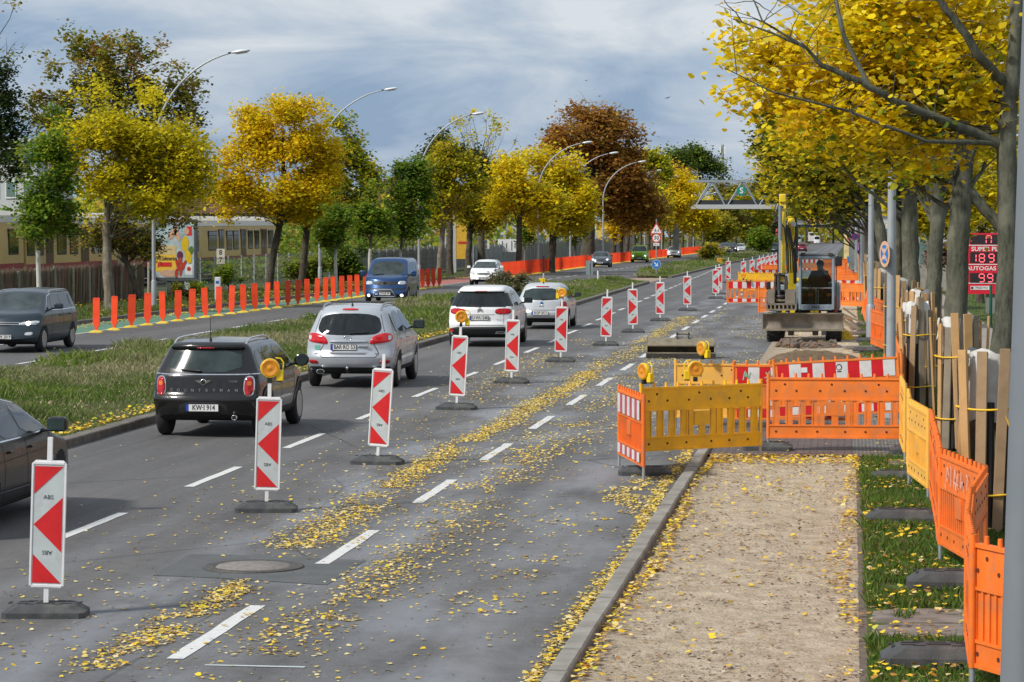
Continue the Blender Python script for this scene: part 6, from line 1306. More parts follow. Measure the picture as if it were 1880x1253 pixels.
# ---------- dark sedan at the lower left
def sedan():
    P = paint('dark brown grey', (.009, .0075, .007), .0, .3, .12)
    S = dict(W=1.83, L=4.7, H=1.43, zb=.2, r=.15, R=.33, yr=.95, yf=3.76, rear=[(.2, .1), (.5, 0), (.9, .03), (1.43, .1)], front=[(.2, .08), (.5, 0), (.7, .08), (1.4, .4)],
             top=[(0, .98), (.6, 1.04), (1.4, 1.38), (2.0, 1.43), (2.5, 1.42), (2.85, 1.37), (3.55, 1.0), (3.7, .95), (4.4, .83), (4.7, .70)], wid=[(.2, .84), (.45, .905), (.65, .915), (.85, .90), (.96, .87), (1.3, .66), (1.43, .56)], kr=.2, kf=.34, tf=.07)
    c = Car('dark sedan cut off by the left edge, its door mirror and front wheel showing', 'car', (-10.18, 27.9, 0), (0, 0, R(1)), P, S, 'car')
    c.wheels(M_RIMS, 10); wins(c, [[(.95, 1.0), (1.45, .99), (1.5, 1.28), (1.2, 1.22)], [(1.5, .99), (2.3, .98), (2.32, 1.35), (1.55, 1.30)], [(2.38, .98), (3.38, 1.0), (2.9, 1.28), (2.4, 1.35)]])
    c.decal('windscreen', 'front', [(-.66, 1.0), (.66, 1.0), (.55, 1.30), (-.55, 1.30)], M_CGL2, .004, rnd=1)
    B = MB(); c.seam('sideR', [(.9, .975), (2.3, .965), (3.45, .985)], .014, M_CHR, B, .006); c.seam('sideR', [(1.1, .99), (1.6, 1.34), (2.4, 1.385), (2.95, 1.30), (3.4, 1.0)], .012, M_CHR, B, .006); B.build('window_trim', c.root, fix=False)
    door_seams(c, [[(1.45, .95), (1.5, .28)], [(2.35, .95), (2.4, .28)], [(3.35, .95), (3.3, .6), (3.2, .28), (1.5, .28)]], [(1.7, .84), (2.55, .84)]); c.mirror(3.12, 1.02, P, .2, (.24, .15, .17))
    both(c, 'headlight', 'front', [(.5, .6), (.84, .62), (.84, .74), (.55, .70)], M_HL, off=.01, rnd=1)
    B = MB(); c.seam('sideR', [(.9, .42), (3.2, .40)], .012, M_CHR, B, .006); c.seam('sideR', [(3.4, .78), (1.0, .74)], .008, P, B, .012); B.build('sill_trim', c.root, fix=False)
sedan()
# ---------- oncoming cars (they face the viewer)
def front_common(c, hl, plate_txt, grille=None, lit=False, pz=.45, hm=None):
    both(c, 'headlight', 'front', hl, hm or M_HL, off=.012, rnd=1, skirt=.01)
    if grille: c.decal('grille', 'front', grille, M_CLAD, .006, rnd=1)
    if plate_txt: c.plate('front', plate_txt, 0, pz)
    if lit:
        u = sum(p[0] for p in hl)/len(hl); v = sum(p[1] for p in hl)/len(hl); rr = .055
        both(c, 'lit_lamp', 'front', [(u+rr*math.cos(a), v+rr*math.sin(a)) for a in np.linspace(0, 5.5, 8)], M_LIT, off=.03, rnd=0)
def touran():
    P = paint('blue grey', (.022, .036, .048), .1, .3, .3)
    S = dict(W=1.83, L=4.53, H=1.62, zb=.2, r=.15, R=.33, yr=.85, yf=3.64, rear=[(.2, .1), (.5, 0), (.9, .03), (1.6, .25)], front=[(.2, .08), (.5, 0), (.7, .05), (1.6, .4)],
             top=[(0, 1.58), (.8, 1.63), (2.2, 1.63), (2.7, 1.56), (3.55, 1.13), (3.7, 1.08), (4.35, .93), (4.53, .80)], wid=[(.2, .84), (.45, .90), (.7, .915), (.95, .90), (1.06, .87), (1.5, .70), (1.63, .60)], kr=.2, kf=.36, tf=.07)
    c = Car('dark blue grey minivan oncoming at the left edge with chrome grille lines', 'car', (-22.02, 73.65, 0), (0, 0, R(181)), P, S, 'car')
    c.wheels(M_RIMS, 5); c.decal('windscreen', 'front', [(-.74, 1.10), (.74, 1.10), (.62, 1.53), (-.62, 1.53)], M_CGL2, .004, rnd=1)
    wins(c, [[(.35, 1.12), (.78, 1.11), (.78, 1.48), (.52, 1.46)], [(.84, 1.10), (1.75, 1.09), (1.75, 1.51), (.84, 1.49)], [(1.82, 1.09), (2.75, 1.09), (2.55, 1.46), (1.84, 1.51)], [(2.82, 1.10), (3.3, 1.12), (2.75, 1.38)]])
    B = MB(); c.seam('sideL', [(.2, 1.08), (1.7, 1.065), (3.35, 1.09)], .016, M_CHR, B, .007); c.seam('sideL', [(.35, 1.12), (.5, 1.47), (.8, 1.52), (2.2, 1.54), (2.75, 1.44), (3.35, 1.1)], .014, M_CHR, B, .007); B.build('window_trim', c.root, fix=False)
    door_seams(c, [[(.86, 1.05), (.9, .75), (1.15, .4)], [(1.78, 1.05), (1.8, .3)], [(2.9, 1.05), (2.9, .3), (1.2, .3)]], [(1.1, .93), (2.0, .93)]); c.mirror(2.75, 1.15, P, .2, (.24, .14, .16)); c.rails(.5, 2.5, .66, M_RIMS, .02)
    front_common(c, [(.36, .70), (.84, .74), (.86, .84), (.40, .79)], 'B·VW 2019', [(-.36, .70), (.36, .70), (.38, .80), (-.38, .80)], True, .42)
    B = MB(); c.seam('front', [(-.8, .735), (.8, .735)], .014, M_CHR, B, .02); c.seam('front', [(-.4, .79), (.4, .79)], .014, M_CHR, B, .02); B.build('chrome_strip', c.root, fix=False); c.decal('lower_intake', 'front', [(-.72, .3), (.72, .3), (.66, .42), (-.66, .42)], M_CLAD, .006, rnd=0); both(c, 'fog_light', 'front', [(.55, .46), (.74, .46), (.74, .54), (.58, .54)], M_HL, off=.01)
touran()
def blue_van():
    P = paint('blue', (.012, .055, .165), .35, .3)
    S = dict(W=1.90, L=4.89, H=1.96, zb=.22, r=.14, R=.34, yr=.95, yf=3.95, rear=[(.2, .05), (.6, 0), (1.9, .12)], front=[(.2, .1), (.5, 0), (.75, .03), (.95, .10), (1.96, .3)],
             top=[(0, 1.93), (.6, 1.95), (2.8, 1.96), (3.15, 1.92), (4.05, 1.24), (4.25, 1.18), (4.70, 1.04), (4.89, .92)], wid=[(.22, .89), (.5, .94), (.8, .95), (1.15, .93), (1.8, .80), (1.96, .70)], kr=.06, kf=.34, tf=.08)
    c = Car('blue minibus oncoming with round fog lamps lit and a steel front hoop', 'van', (-20.15, 121.7, hz(119)), (0, 0, R(181.5)), P, S, 'van')
    c.wheels(M_RIMS, 5); c.decal('windscreen', 'front', [(-.78, 1.20), (.78, 1.20), (.67, 1.80), (-.67, 1.80)], M_CGL2, .004, rnd=1)
    wins(c, [[(.3, 1.16), (1.1, 1.16), (1.1, 1.72), (.4, 1.72)], [(1.2, 1.15), (2.25, 1.15), (2.25, 1.75), (1.2, 1.74)], [(2.35, 1.15), (3.5, 1.15), (3.15, 1.70), (2.37, 1.75)]])
    B = MB(); c.seam('sideL', [(.1, 1.10), (3.6, 1.10)], .016, M_HL, B, .006); B.build('belt_line', c.root, fix=False); door_seams(c, [[(1.15, 1.8), (1.15, .35)], [(2.3, 1.8), (2.3, .35)], [(3.55, 1.1), (3.5, .35)]], [(2.5, 1.0)])
    front_common(c, [(.56, .80), (.88, .80), (.86, .96), (.58, .96)], 'KW·JK 94', [(-.50, .78), (.50, .78), (.54, .95), (-.54, .95)], False, .42)
    h, n, d = c.hit('front', 0, .865); B = MB(); B.lathe([(.08, 0), (.08, .01), (.066, .01), (.066, 0)], M_RIMD, 20, T(0, h.y+.02, .865)@RX(R(90))); B.tube([(-.045, h.y+.03, .91), (-.018, h.y+.03, .82), (0, h.y+.03, .87), (.018, h.y+.03, .82), (.045, h.y+.03, .91)], .007, M_RIMD, 4); B.build('badge', c.root)
    c.decal('lower_intake', 'front', [(-.5, .3), (.5, .3), (.44, .56), (-.44, .56)], M_CLAD, .006, rnd=1); B = MB(); c.seam('front', [(-.85, .62), (.85, .62)], .05, M_CLAD, B, .006); B.build('bumper_gap', c.root, fix=False)
    both(c, 'fog_light', 'front', [(.72+.06*math.cos(a), .34+.06*math.sin(a)) for a in np.linspace(0, 5.5, 8)], M_LIT, off=.03, rnd=0)
    y = c.L+.06; B = MB(); B.tube([(-.5, y-.1, .30), (-.42, y, .42), (-.3, y, .60), (.3, y, .60), (.42, y, .42), (.5, y-.1, .30)], .022, M_STL, 8); B.tube([(-.45, y, .3), (.45, y, .3)], .022, M_STL, 8); B.build('front_hoop', c.root)
    c.mirror(3.62, 1.24, P, .2, (.22, .16, .26)); B = MB()
    for s in (-1, 1): B.tube([(s*.62, c.L-.78, 1.235), (s*.62-.5, c.L-.80, 1.25)], .014, M_BLK, 5)
    B.build('wiper', c.root)
blue_van()
def simple_car(label, cat, x, Yf, rot, col, kind, plate_='', lit=False, rearv=False, metal=.2, cladd=False, hl=None, dark_low=False):
    P = paint(col[0], col[1], metal, .3)
    K = {'hatch': dict(W=1.72, L=4.0, H=1.48, top=[(0, 1.42), (.5, 1.47), (1.8, 1.49), (2.3, 1.42), (3.1, 1.0), (3.25, .95), (3.8, .82), (4.0, .72)], R=.31, yr=.7, yf=3.2, wid=[(.2, .78), (.45, .85), (.7, .86), (.92, .83), (1.35, .64), (1.48, .55)], rear=[(.2, .1), (.5, 0), (.9, .08), (1.48, .4)]),
         'saloon': dict(W=1.77, L=4.57, H=1.46, top=[(0, 1.05), (.4, 1.10), (1.2, 1.40), (1.9, 1.46), (2.5, 1.43), (2.8, 1.37), (3.5, 1.0), (3.65, .95), (4.35, .82), (4.57, .72)], R=.32, yr=.95, yf=3.55, wid=[(.2, .8), (.45, .87), (.7, .885), (.92, .85), (1.35, .64), (1.46, .56)], rear=[(.2, .1), (.5, 0), (.9, .04), (1.4, .2)]),
         'boxvan': dict(W=1.79, L=4.4, H=1.83, top=[(0, 1.80), (.6, 1.83), (2.3, 1.83), (2.7, 1.76), (3.45, 1.18), (3.6, 1.12), (4.2, .98), (4.4, .85)], R=.32, yr=.9, yf=3.55, wid=[(.2, .82), (.45, .88), (.8, .895), (1.05, .87), (1.65, .74), (1.83, .64)], rear=[(.2, .05), (.5, 0), (1.8, .08)]),
         'suv': dict(W=1.85, L=4.5, H=1.66, top=[(0, 1.6), (.6, 1.66), (2.3, 1.65), (2.6, 1.6), (3.3, 1.15), (3.5, 1.1), (4.25, .98), (4.5, .85)], R=.35, yr=.85, yf=3.6, wid=[(.2, .84), (.45, .91), (.7, .925), (1.05, .88), (1.5, .68), (1.66, .6)], rear=[(.2, .1), (.5, 0), (1., .08), (1.6, .4)]),
         'bigvan': dict(W=2.0, L=5.6, H=2.6, top=[(0, 2.58), (4., 2.6), (4.3, 2.5), (4.9, 1.5), (5.1, 1.35), (5.5, 1.1), (5.6, 1.0)], R=.36, yr=1.1, yf=4.6, wid=[(.2, .95), (.6, .99), (1.4, .98), (2.4, .9), (2.6, .8)], rear=[(.2, .02), (2.5, .06)])}[kind]
    S = dict(zb=.2, r=.15, front=[(.2, .08), (.5, 0), (.7, .05), (1.6, .4)], kr=.2, kf=.32, tf=.07, res=.55, **K)
    L = S['L']; Y = Yf+L if rot > 90 else Yf
    c = Car(label, cat, (x, Y, hz(Yf)), (0, 0, R(rot)), P, S, 'van' if 'van' in kind else 'car'); c.wheels(M_RIMS, 5)
    H = S['H']; zb_ = {'hatch': .97, 'saloon': .97, 'boxvan': 1.15, 'suv': 1.1, 'bigvan': 1.45}[kind]; zt = H-.16; f = (H-zb_)
    fw = lerp(S['wid'], zb_+.05)-.04; ft = lerp(S['wid'], zt)-.03
    c.decal('windscreen', 'front', [(-fw, zb_+.03), (fw, zb_+.03), (ft, zt+.04), (-ft, zt+.04)], M_CGL2, .008, rnd=0, step=.08)
    if kind != 'saloon' : c.decal('rear_window', 'rear', [(-fw, zb_+.04), (fw, zb_+.04), (ft, zt), (-ft, zt)], M_CGL, .005, rnd=1, step=.15)
    else: c.decal('rear_window', 'top', [(-.5, .55), (.5, .55), (.45, 1.1), (-.45, 1.1)], M_CGL, .005, rnd=1, step=.15)
    ya = lerp([(a, b) for b, a in sorted((q[1], q[0]) for q in S['top'] if q[0] > L*.55)][::-1], L*.8) if False else L*.77
    for y0, y1, yt0, yt1 in ((L*.15, L*.36, L*.22, L*.36), (L*.375, L*.545, L*.38, L*.545), (L*.56, ya, L*.56, L*.64)):
        if kind == 'bigvan' and y1 < L*.6: continue
        if kind == 'saloon' and y0 < L*.3: y0 = L*.22; yt0 = L*.3
        for v in ('sideR', 'sideL'): c.decal('side_window', v, [(y0, zb_+.01), (y1, zb_+.01), (yt1, zt-.02), (yt0, zt-.02)], M_CGL, .005, rnd=1, step=.15)
    w_ = S['W']/2
    if rearv:
        both(c, 'tail_light', 'rear', [(w_-.30, .72), (w_-.06, .72), (w_-.06, .92), (w_-.26, .92)], M_TL, off=.01, rnd=1); c.plate('rear', plate_ or 'B·K 210', 0, .6)
    else:
        front_common(c, hl or [(.42, .62), (w_-.06, .66), (w_-.05, .80), (.5, .74)], plate_ or 'B·MR 814', [(-.36, .62), (.36, .62), (.40, .72), (-.40, .72)], lit, .42)
        c.decal('lower_intake', 'front', [(-.6, .28), (.6, .28), (.54, .36), (-.54, .36)], M_CLAD, .006, rnd=0)
        if dark_low: c.decal('front_bumper', 'front', [(-w_+.04, .26), (w_-.04, .26), (w_-.05, .56), (-w_+.05, .56)], M_CLAD, .009, rnd=0, step=.2); c.plate('front', plate_ or 'B·KT 55', 0, .45, 1, .035)
    c.mirror(L*.71, zb_+.06, P, .17, (.2, .1, .14)); return c
simple_car('white oncoming hatchback partly behind the median shrub', 'car', XY(890, 159), 157.5, 181.5, ('white', (.76, .765, .77)), 'hatch', 'KW·JR 440', hl=[(.5, .62), (.82, .70), (.80, .86), (.58, .80)])
simple_car('grey oncoming sedan with lit headlights behind the grey sign back', 'car', XY(1099, 246), 246, 181.5, ('slate grey', (.10, .12, .14)), 'saloon', 'B·VC 803', True, metal=.5)
simple_car('bright green oncoming van with black bumper and lit headlights', 'van', XY(1171, 291), 291, 181.5, ('bright green', (.28, .58, .035)), 'boxvan', 'B·GT 71', True, dark_low=True)
simple_car('white oncoming hatchback right of the green van', 'car', XY(1235, 350), 350, 181.5, ('white', (.76, .765, .77)), 'hatch', 'B·RT 12', True)
simple_car('red oncoming car leading the far group behind the median bush', 'car', XY(1313, 425), 425, 181, ('red', (.35, .05, .04)), 'hatch', '', True)
simple_car('dark grey oncoming car second in the far group', 'car', XY(1329, 438), 438, 181, ('dark grey', (.05, .06, .07)), 'suv', '', True)
simple_car('black oncoming car third in the far group', 'car', XY(1342, 455), 455, 181, ('black', (.02, .02, .025)), 'suv', '', True)
simple_car('silver oncoming car last in the far group', 'car', XY(1359, 465), 465, 181, ('silver grey', (.5, .52, .55)), 'hatch', '', False)
simple_car('dark grey car driving away, just left of the excavator arm', 'car', XY(1420, 440), 440, 0, ('dark grey', (.06, .065, .07)), 'suv', '', rearv=True)
simple_car('dark red car driving away, right of the excavator arm', 'car', XY(1472, 470), 470, 0, ('dark red', (.22, .012, .03)), 'hatch', '', rearv=True)
simple_car('white delivery van far off below the railway bridge', 'van', XY(1500, 850), 850, 0, ('white', (.76, .765, .77)), 'bigvan', '', rearv=True)
simple_car('small silver car far below the railway bridge at the left', 'car', XY(1466, 900), 900, 0, ('silver grey', (.5, .52, .55)), 'bigvan', '', rearv=True)
tk = thing('truck', 'pale lorry beside the white van far below the railway bridge', 'lorry', (XY(1491, 880), 880, hz(880)))
B = MB(); B.box((0, 4, 2.3), (2.5, 7.5, 2.9), mat('pale lorry box', (.6, .56, .55), .6, var=.15)); B.build('box_body', tk); B = MB(); B.box((0, 9, 1.7), (2.3, 1.8, 2.2), M_BLD, None, .1); B.build('cab', tk)
for y_ in (1.5, 8.8):
    for s in (-1, 1): B = MB(); B.lathe([(.48, -.15), (.48, .15)], M_TYRE, 16, T(s*1.05, y_, .48)@RY(R(90))); B.build('wheel', tk)
B = MB(); B.box((0, 4, .75), (2.2, 7.5, .25), M_UNDER); B.build('chassis', tk)
# ================================================================ WHEELED EXCAVATOR AND ITS OPERATOR
Ye = 78.6; KX = Ye/5040; ex = thing('excavator', 'yellow and grey wheeled excavator with raised arm, dozer blade and number 3465', 'excavator', (XY(1475, Ye), Ye, hz(Ye)))
gxe = lambda px: (px-1475)*KX
gze = lambda py: CH+(408.4-py)*KX-hz(Ye)
M_EY = mat('excavator yellow', (.74, .52, .015), .35, var=.1, vs=3, dirt=(.42, .30, .06), ds=2.5, dlo=.55, dhi=.8, coat=.3); M_EG = mat('excavator grey frame', (.24, .29, .33), .4, var=.1, vs=4, coat=.3); M_EDK = mat('excavator dark steel', (.045, .043, .04), .5, .3, var=.3, vs=8, dirt=(.12, .10, .08), ds=5)
M_ROD = mat('polished hydraulic rod', (.75, .76, .78), .12, 1.); M_BLD2 = mat('worn dozer blade', (.235, .20, .16), .6, .3, var=.25, vs=3, dirt=(.12, .095, .07), ds=2.2, dlo=.45, dhi=.75, bump=.3, bs=20); M_RED = mat('machine red', (.42, .07, .06), .45, var=.15)
def cabglass():
    m, b, p = mat0('cab glass'); tr = b.n('ShaderNodeBsdfTransparent'); b.put(tr.inputs[0], (.72, .82, .80)); gl = b.n('ShaderNodeBsdfGlossy'); gl.inputs['Roughness'].default_value = .03; fr = b.n('ShaderNodeFresnel'); fr.inputs[0].default_value = 1.45
    mx_ = b.n('ShaderNodeMixShader'); b.nt.links.new(fr.outputs[0], mx_.inputs[0]); b.nt.links.new(tr.outputs[0], mx_.inputs[1]); b.nt.links.new(gl.outputs[0], mx_.inputs[2]); b.nt.links.new(mx_.outputs[0], m.node_tree.nodes['Material Output'].inputs[0]); return m
M_CG = cabglass()
# blade
B = MB(); w_ = gxe(1548)-gxe(1403); zc0, zc1 = gze(603), gze(574); cxb = (gxe(1548)+gxe(1403))/2; n = 8; vs = []
for i in range(n+1):
    t = i/n; z = zc0+(zc1-zc0)*t; y = -.75+.10*math.sin(math.pi*t)-.05*t; vs += [(cxb-w_/2, y, z), (cxb+w_/2, y, z), (cxb-w_/2, y+.03, z), (cxb+w_/2, y+.03, z)]
fs = []
for i in range(n): o = 4*i; fs += [(o, o+1, o+5, o+4), (o+2, o+6, o+7, o+3), (o, o+4, o+6, o+2), (o+1, o+3, o+7, o+5)]
fs += [(0, 2, 3, 1), (4*n, 4*n+1, 4*n+3, 4*n+2)]; B.add(vs, fs, M_BLD2, False)
B.box((cxb, -.77, zc0-.0), (w_, .05, .05), M_STEEL); B.box((cxb, -.79, zc1+.012), (w_+.03, .07, .035), M_STEEL)
for s in (-1, 1): B.box((cxb+s*w_/2, -.72, (zc0+zc1)/2), (.03, .13, zc1-zc0+.06), M_BLD2)
B.build('dozer_blade', ex)
B = MB()
for px in (1454, 1498): B.box((gxe(px), -.45, gze(607)), (.16, .5, .2), M_EDK)
B.box((0, -.1, gze(603)), (.9, .9, .12), M_EDK); B.build('blade_arms', ex)
# wheels
def lug_wheel(cx):
    w__ = link('wheel', None, ex); w__.location = (cx, .0, .41); B = MB(); hw = .22
    B.lathe([(.22, -hw), (.34, -hw-.01), (.39, -hw+.04), (.40, -hw+.08), (.40, hw-.08), (.39, hw-.04), (.34, hw+.01), (.22, hw)], M_TYRE, 36, RY(R(90)))
    for k in range(20):
        a = 2*math.pi*k/20
        for s in (-1, 1): B.box((s*.115, 0, .405), (.21, .055, .035), M_TYRE, RX(a+(.09 if s > 0 else 0))@RZ(s*.35))
    B.build('tyre', w__); B = MB(); B.lathe([(.24, -.12), (.2, -.02), (.1, .03), (0, .03)], M_EG, 20, RY(R(90 if cx > 0 else -90))); B.build('rim', w__)
    return w__
for y_ in (0., 2.2):
    for cx in (gxe(1424), gxe(1531)): q = lug_wheel(cx); q.location.y = y_
B = MB(); B.box((0, 1.1, .60), (1.0, 2.6, .26), M_EDK, None, .03); B.box((0, 0, .42), (1.5, .22, .22), M_EDK, None, .03); B.box((0, 2.2, .42), (1.5, .22, .22), M_EDK, None, .03); B.box((gxe(1515), -.28, gze(607)), (.2, .1, .22), M_EG); B.build('chassis', ex)
B = MB(); B.lathe([(.5, .72), (.5, .86)], M_EDK, 24, T(0, 1.1, 0)); B.box((gxe(1425), .5, .80), (.75, 1.0, .06), M_EG, None, .02); B.build('turntable', ex)
B = MB(); B.box((.1, 1.95, 1.25), (1.9, 1.3, .85), M_EG, None, .12); B.box((-.25, 1.95, 1.72), (1.1, 1.2, .12), M_EY, None, .04); B.box((-.55, .75, 1.05), (.75, .9, .35), M_EG, None, .04); B.box((gxe(1533), .6, 1.05), (.12, .9, .5), M_RED, None, .03); B.build('upper_body', ex)
B = MB(); 
for px, w1 in ((1440, .1), (1456, .14), (1492, .12), (1500, .1)): B.box((gxe(px), -.1, gze(571.5)), (w1, .05, .07), M_YPL, None, .01)
B.build('step_marks', ex)
# cab
x0, x1, z0, z1 = gxe(1467), gxe(1532), gze(568), gze(469); yf0 = .05
cab = link('cab', None, ex); B = MB(); t = .075
fr_ = [((x0+t/2), (z0+z1)/2, t, z1-z0), ((x1-t/2), (z0+z1)/2, t, z1-z0)]
for cx, cz, a, b_ in fr_: B.box((cx, yf0, cz), (a, .09, b_), M_EG, None, .02); B.box((cx, yf0+1.25, cz), (a, .09, b_), M_EG, None, .02)
B.box(((x0+x1)/2, yf0, z0+.07), (x1-x0-t*2+.01, .085, .16), M_EG, None, .01); B.box(((x0+x1)/2, yf0, z1-.05), (x1-x0-.02, .10, .11), M_EG, None, .03); B.box(((x0+x1)/2, yf0+1.25, z0+.25), (x1-x0-.1, .06, .5), M_EDK)
for xx in (x0+.03, x1-.03):
    B.box((xx, yf0+.65, z0+.2), (.05, 1.2, .42), M_EG); B.box((xx, yf0+.65, z1-.05), (.05, 1.25, .10), M_EG)
B.box(((x0+x1)/2, yf0+.65, z1+.01), (x1-x0+.02, 1.42, .07), mat('dark cab roof', (.10, .11, .12), .5), None, .03); B.box(((x0+x1)/2, yf0+.65, z0+.0), (x1-x0, 1.3, .08), M_EDK)
for s in (.12, -.12): B.box(((x0+x1)/2+(s*3.2), yf0-.05, z1+.035), (.13, .1, .09), M_EDK, None, .015)
B.text('3465', .125, M_INK, T((x0+x1)/2-.03, yf0-.045, z0+.075)@FACE, .002, True)
for px in (-.36, .36, -.22, .2): B.lathe([(.012, 0), (.012, .006)], M_INK, 8, T((x0+x1)/2+px, yf0-.044, z0+.08)@RX(R(90)))
B.build('cab_frame', cab)
B = MB(); B.box(((x0+x1)/2, yf0+.01, (z0+z1)/2+.03), (x1-x0-2*t, .006, z1-z0-.25), M_CG); B.box(((x0+x1)/2, yf0-.0, z0+.62), (x1-x0-2*t, .02, .012), M_HL); B.build('front_glass', cab)
B = MB(); B.box((x0+.02, yf0+.65, (z0+z1)/2+.2), (.006, 1.1, z1-z0-.6), M_CG); B.box((x1-.02, yf0+.65, (z0+z1)/2+.2), (.006, 1.1, z1-z0-.6), M_CG); B.build('side_glass', cab)
B = MB(); B.tube([((x0+x1)/2-.02, yf0+.16, z0+.1), ((x0+x1)/2-.02, yf0+.2, z0+.62)], .012, M_HL, 6); B.tube([((x0+x1)/2+.04, yf0+.16, z0+.1), ((x0+x1)/2+.04, yf0+.2, z0+.55)], .012, M_HL, 6)
B.box(((x0+x1)/2-.1, yf0+.2, z0+.12), (.12, .1, .03), M_HL); B.box(((x0+x1)/2+.1, yf0+.2, z0+.12), (.12, .1, .03), M_HL); B.build('pedal_levers', cab)
B = MB(); B.box((.45, yf0+.80, z0+.36), (.5, .5, .14), M_BLK, None, .04); B.box((.45, yf0+1.06, z0+.75), (.5, .12, .7), M_BLK, None, .04); B.box((.13, yf0+.6, z0+.5), (.12, .5, .1), M_BLK, None, .03); B.box((.76, yf0+.6, z0+.5), (.1, .45, .1), M_BLK, None, .03); B.tube([(.11, yf0+.42, z0+.5), (.13, yf0+.38, z0+.68)], .018, M_BLK, 6); B.build('seat', cab)
B = MB(); B.box((gxe(1539), -.02, gze(479)), (.20, .07, .28), M_BLK, None, .03); B.tube([(gxe(1533), 0, gze(472)), (gxe(1539), 0, gze(470)), (gxe(1539), 0, gze(474))], .012, M_BLK, 6); B.build('mirror', ex)
B = MB(); B.box((gxe(1412), -.1, gze(524)), (.13, .08, .24), M_BLK, None, .03); B.tube([(gxe(1412), -.05, gze(530)), (gxe(1420), .3, gze(550))], .014, M_BLK, 6); B.build('mirror', ex)
B = MB()
for px, dy in ((1535, .0), (1530.5, .35)): B.tube([(gxe(px), dy, gze(568)), (gxe(px), dy, gze(482))], .014, M_EDK, 6)
B.tube([(gxe(1462), .3, gze(480)), (gxe(1463), .4, gze(440)), (gxe(1462), .4, gze(415))], .04, M_EDK, 8); B.build('handrail', ex)
# boom and arm: boom runs up and forward from the body, arm folds down in front with the bucket
xc = gxe(1438)
def slab(B, pts, w0, w1, m, xo=0.):
    """box girder along (y, z, half depth) points"""
    vs = []
    for i, (y, z, d, w_) in enumerate(pts):
        a = pts[min(i+1, len(pts)-1)]; b_ = pts[max(i-1, 0)]; t = Vector((a[0]-b_[0], a[1]-b_[1])).normalized(); nx = (-t.y, t.x)
        for sx_ in (-1, 1):
            for sd in (-1, 1): vs.append((xc+xo+sx_*w_/2, y+nx[0]*sd*d, z+nx[1]*sd*d))
    fs = []
    for i in range(len(pts)-1): o = 4*i; fs += [(o, o+1, o+5, o+4), (o+2, o+6, o+7, o+3), (o, o+4, o+6, o+2), (o+1, o+3, o+7, o+5)]
    fs += [(0, 2, 3, 1), (len(vs)-4, len(vs)-3, len(vs)-1, len(vs)-2)]; B.add(vs, fs, m)
B = MB(); slab(B, [(.95, 1.0, .14, .26), (.75, 1.7, .16, .25), (.5, 2.5, .17, .23), (.2, 3.1, .14, .20), (-.1, 3.45, .11, .17)], 0, 0, M_EY, .22); B.build('boom', ex)
B = MB(); slab(B, [(-.42, 4.18, .11, .20), (-.52, 3.7, .15, .185), (-.60, 3.2, .15, .17), (-.66, 2.2, .12, .155), (-.70, 1.75, .09, .14)], 0, 0, M_EY, .0); B.box((xc, -.56, 4.08), (.20, .24, .24), M_EY, None, .03); ar = B.build('arm', ex)
B = MB(); B.lathe([(.05, -.15), (.05, .15)], M_EDK, 14, T(xc, -.56, gze(360))@RY(R(90))); B.box((xc-.02, -.72, gze(381)), (.10, .05, .06), M_EDK); B.build('pin', ar)
B = MB(); B.tube([(xc-.06, -.83, gze(378)), (xc-.06, -.86, gze(441))], .055, mat('grey cylinder', (.20, .23, .26), .4, .2), 14); B.build('hydraulic_cylinder', ex)
B = MB(); B.tube([(xc-.07, -.86, gze(441)), (xc-.07, -.88, gze(500))], .03, M_ROD, 12); B.build('cylinder_rod', ex)
B = MB(); B.tube([(xc+.34, -.2, gze(455)), (xc+.34, .2, gze(520))], .05, M_EDK, 10); B.tube([(xc+.36, -.1, gze(400)), (xc+.38, -.15, gze(430)), (xc+.3, .0, gze(452))], .035, M_EDK, 8); B.box((xc+.30, -.3, gze(412)), (.14, .14, .12), M_GALV); B.build('boom_cylinder', ex)
H = MB()
for k, (a, b_) in enumerate((((-.16, .5), (.12, .0)), ((-.12, .2), (.16, .1)), ((.05, .3), (.22, .05)), ((.10, .5), (.28, .1)), ((-.18, .2), (-.14, .1)), ((.14, .4), (.34, .1)), ((.2, .4), (.38, .1)))):
    H.tube([(xc+a[0], -.65+.1*k, gze(372+6*k)), (xc+a[0]-.1, -.85+.1*k, gze(392+5*k)), (xc+b_[0]*.5, -.8+.1*k, gze(418)), (xc+b_[0], -.75+.1*k, gze(450+5*k)), (xc+b_[0]+.02, -.7+.1*k, gze(500))], .018, M_BLK, 6)
H.tube([(xc-.06, -.7, gze(402)), (xc-.26, -.75, gze(410)), (xc-.32, -.75, gze(420)), (xc-.2, -.75, gze(427)), (xc-.08, -.75, gze(424))], .016, M_BLK, 6); H.tube([(xc-.14, -.7, gze(420)), (xc-.15, -.7, gze(432))], .045, M_RED, 8); H.build('hoses', ex)
B = MB()
for s in (-1, 1):
    B.prism([(-.74, gze(497)), (-.60, gze(500)), (-.62, gze(530)), (-.78, gze(545)), (-.9, gze(520))], xc-.03+s*.11-.015, xc-.03+s*.11+.015, M_EDK, 'x'); B.tube([(xc-.03+s*.15, -.9, gze(505)), (xc-.03+s*.17, -.95, gze(545))], .035, M_EDK, 8)
for py in (503, 518, 533, 548): B.lathe([(.045, -.2), (.045, .2)], M_EDK, 12, T(xc-.03, -.84, gze(py))@RY(R(90)))
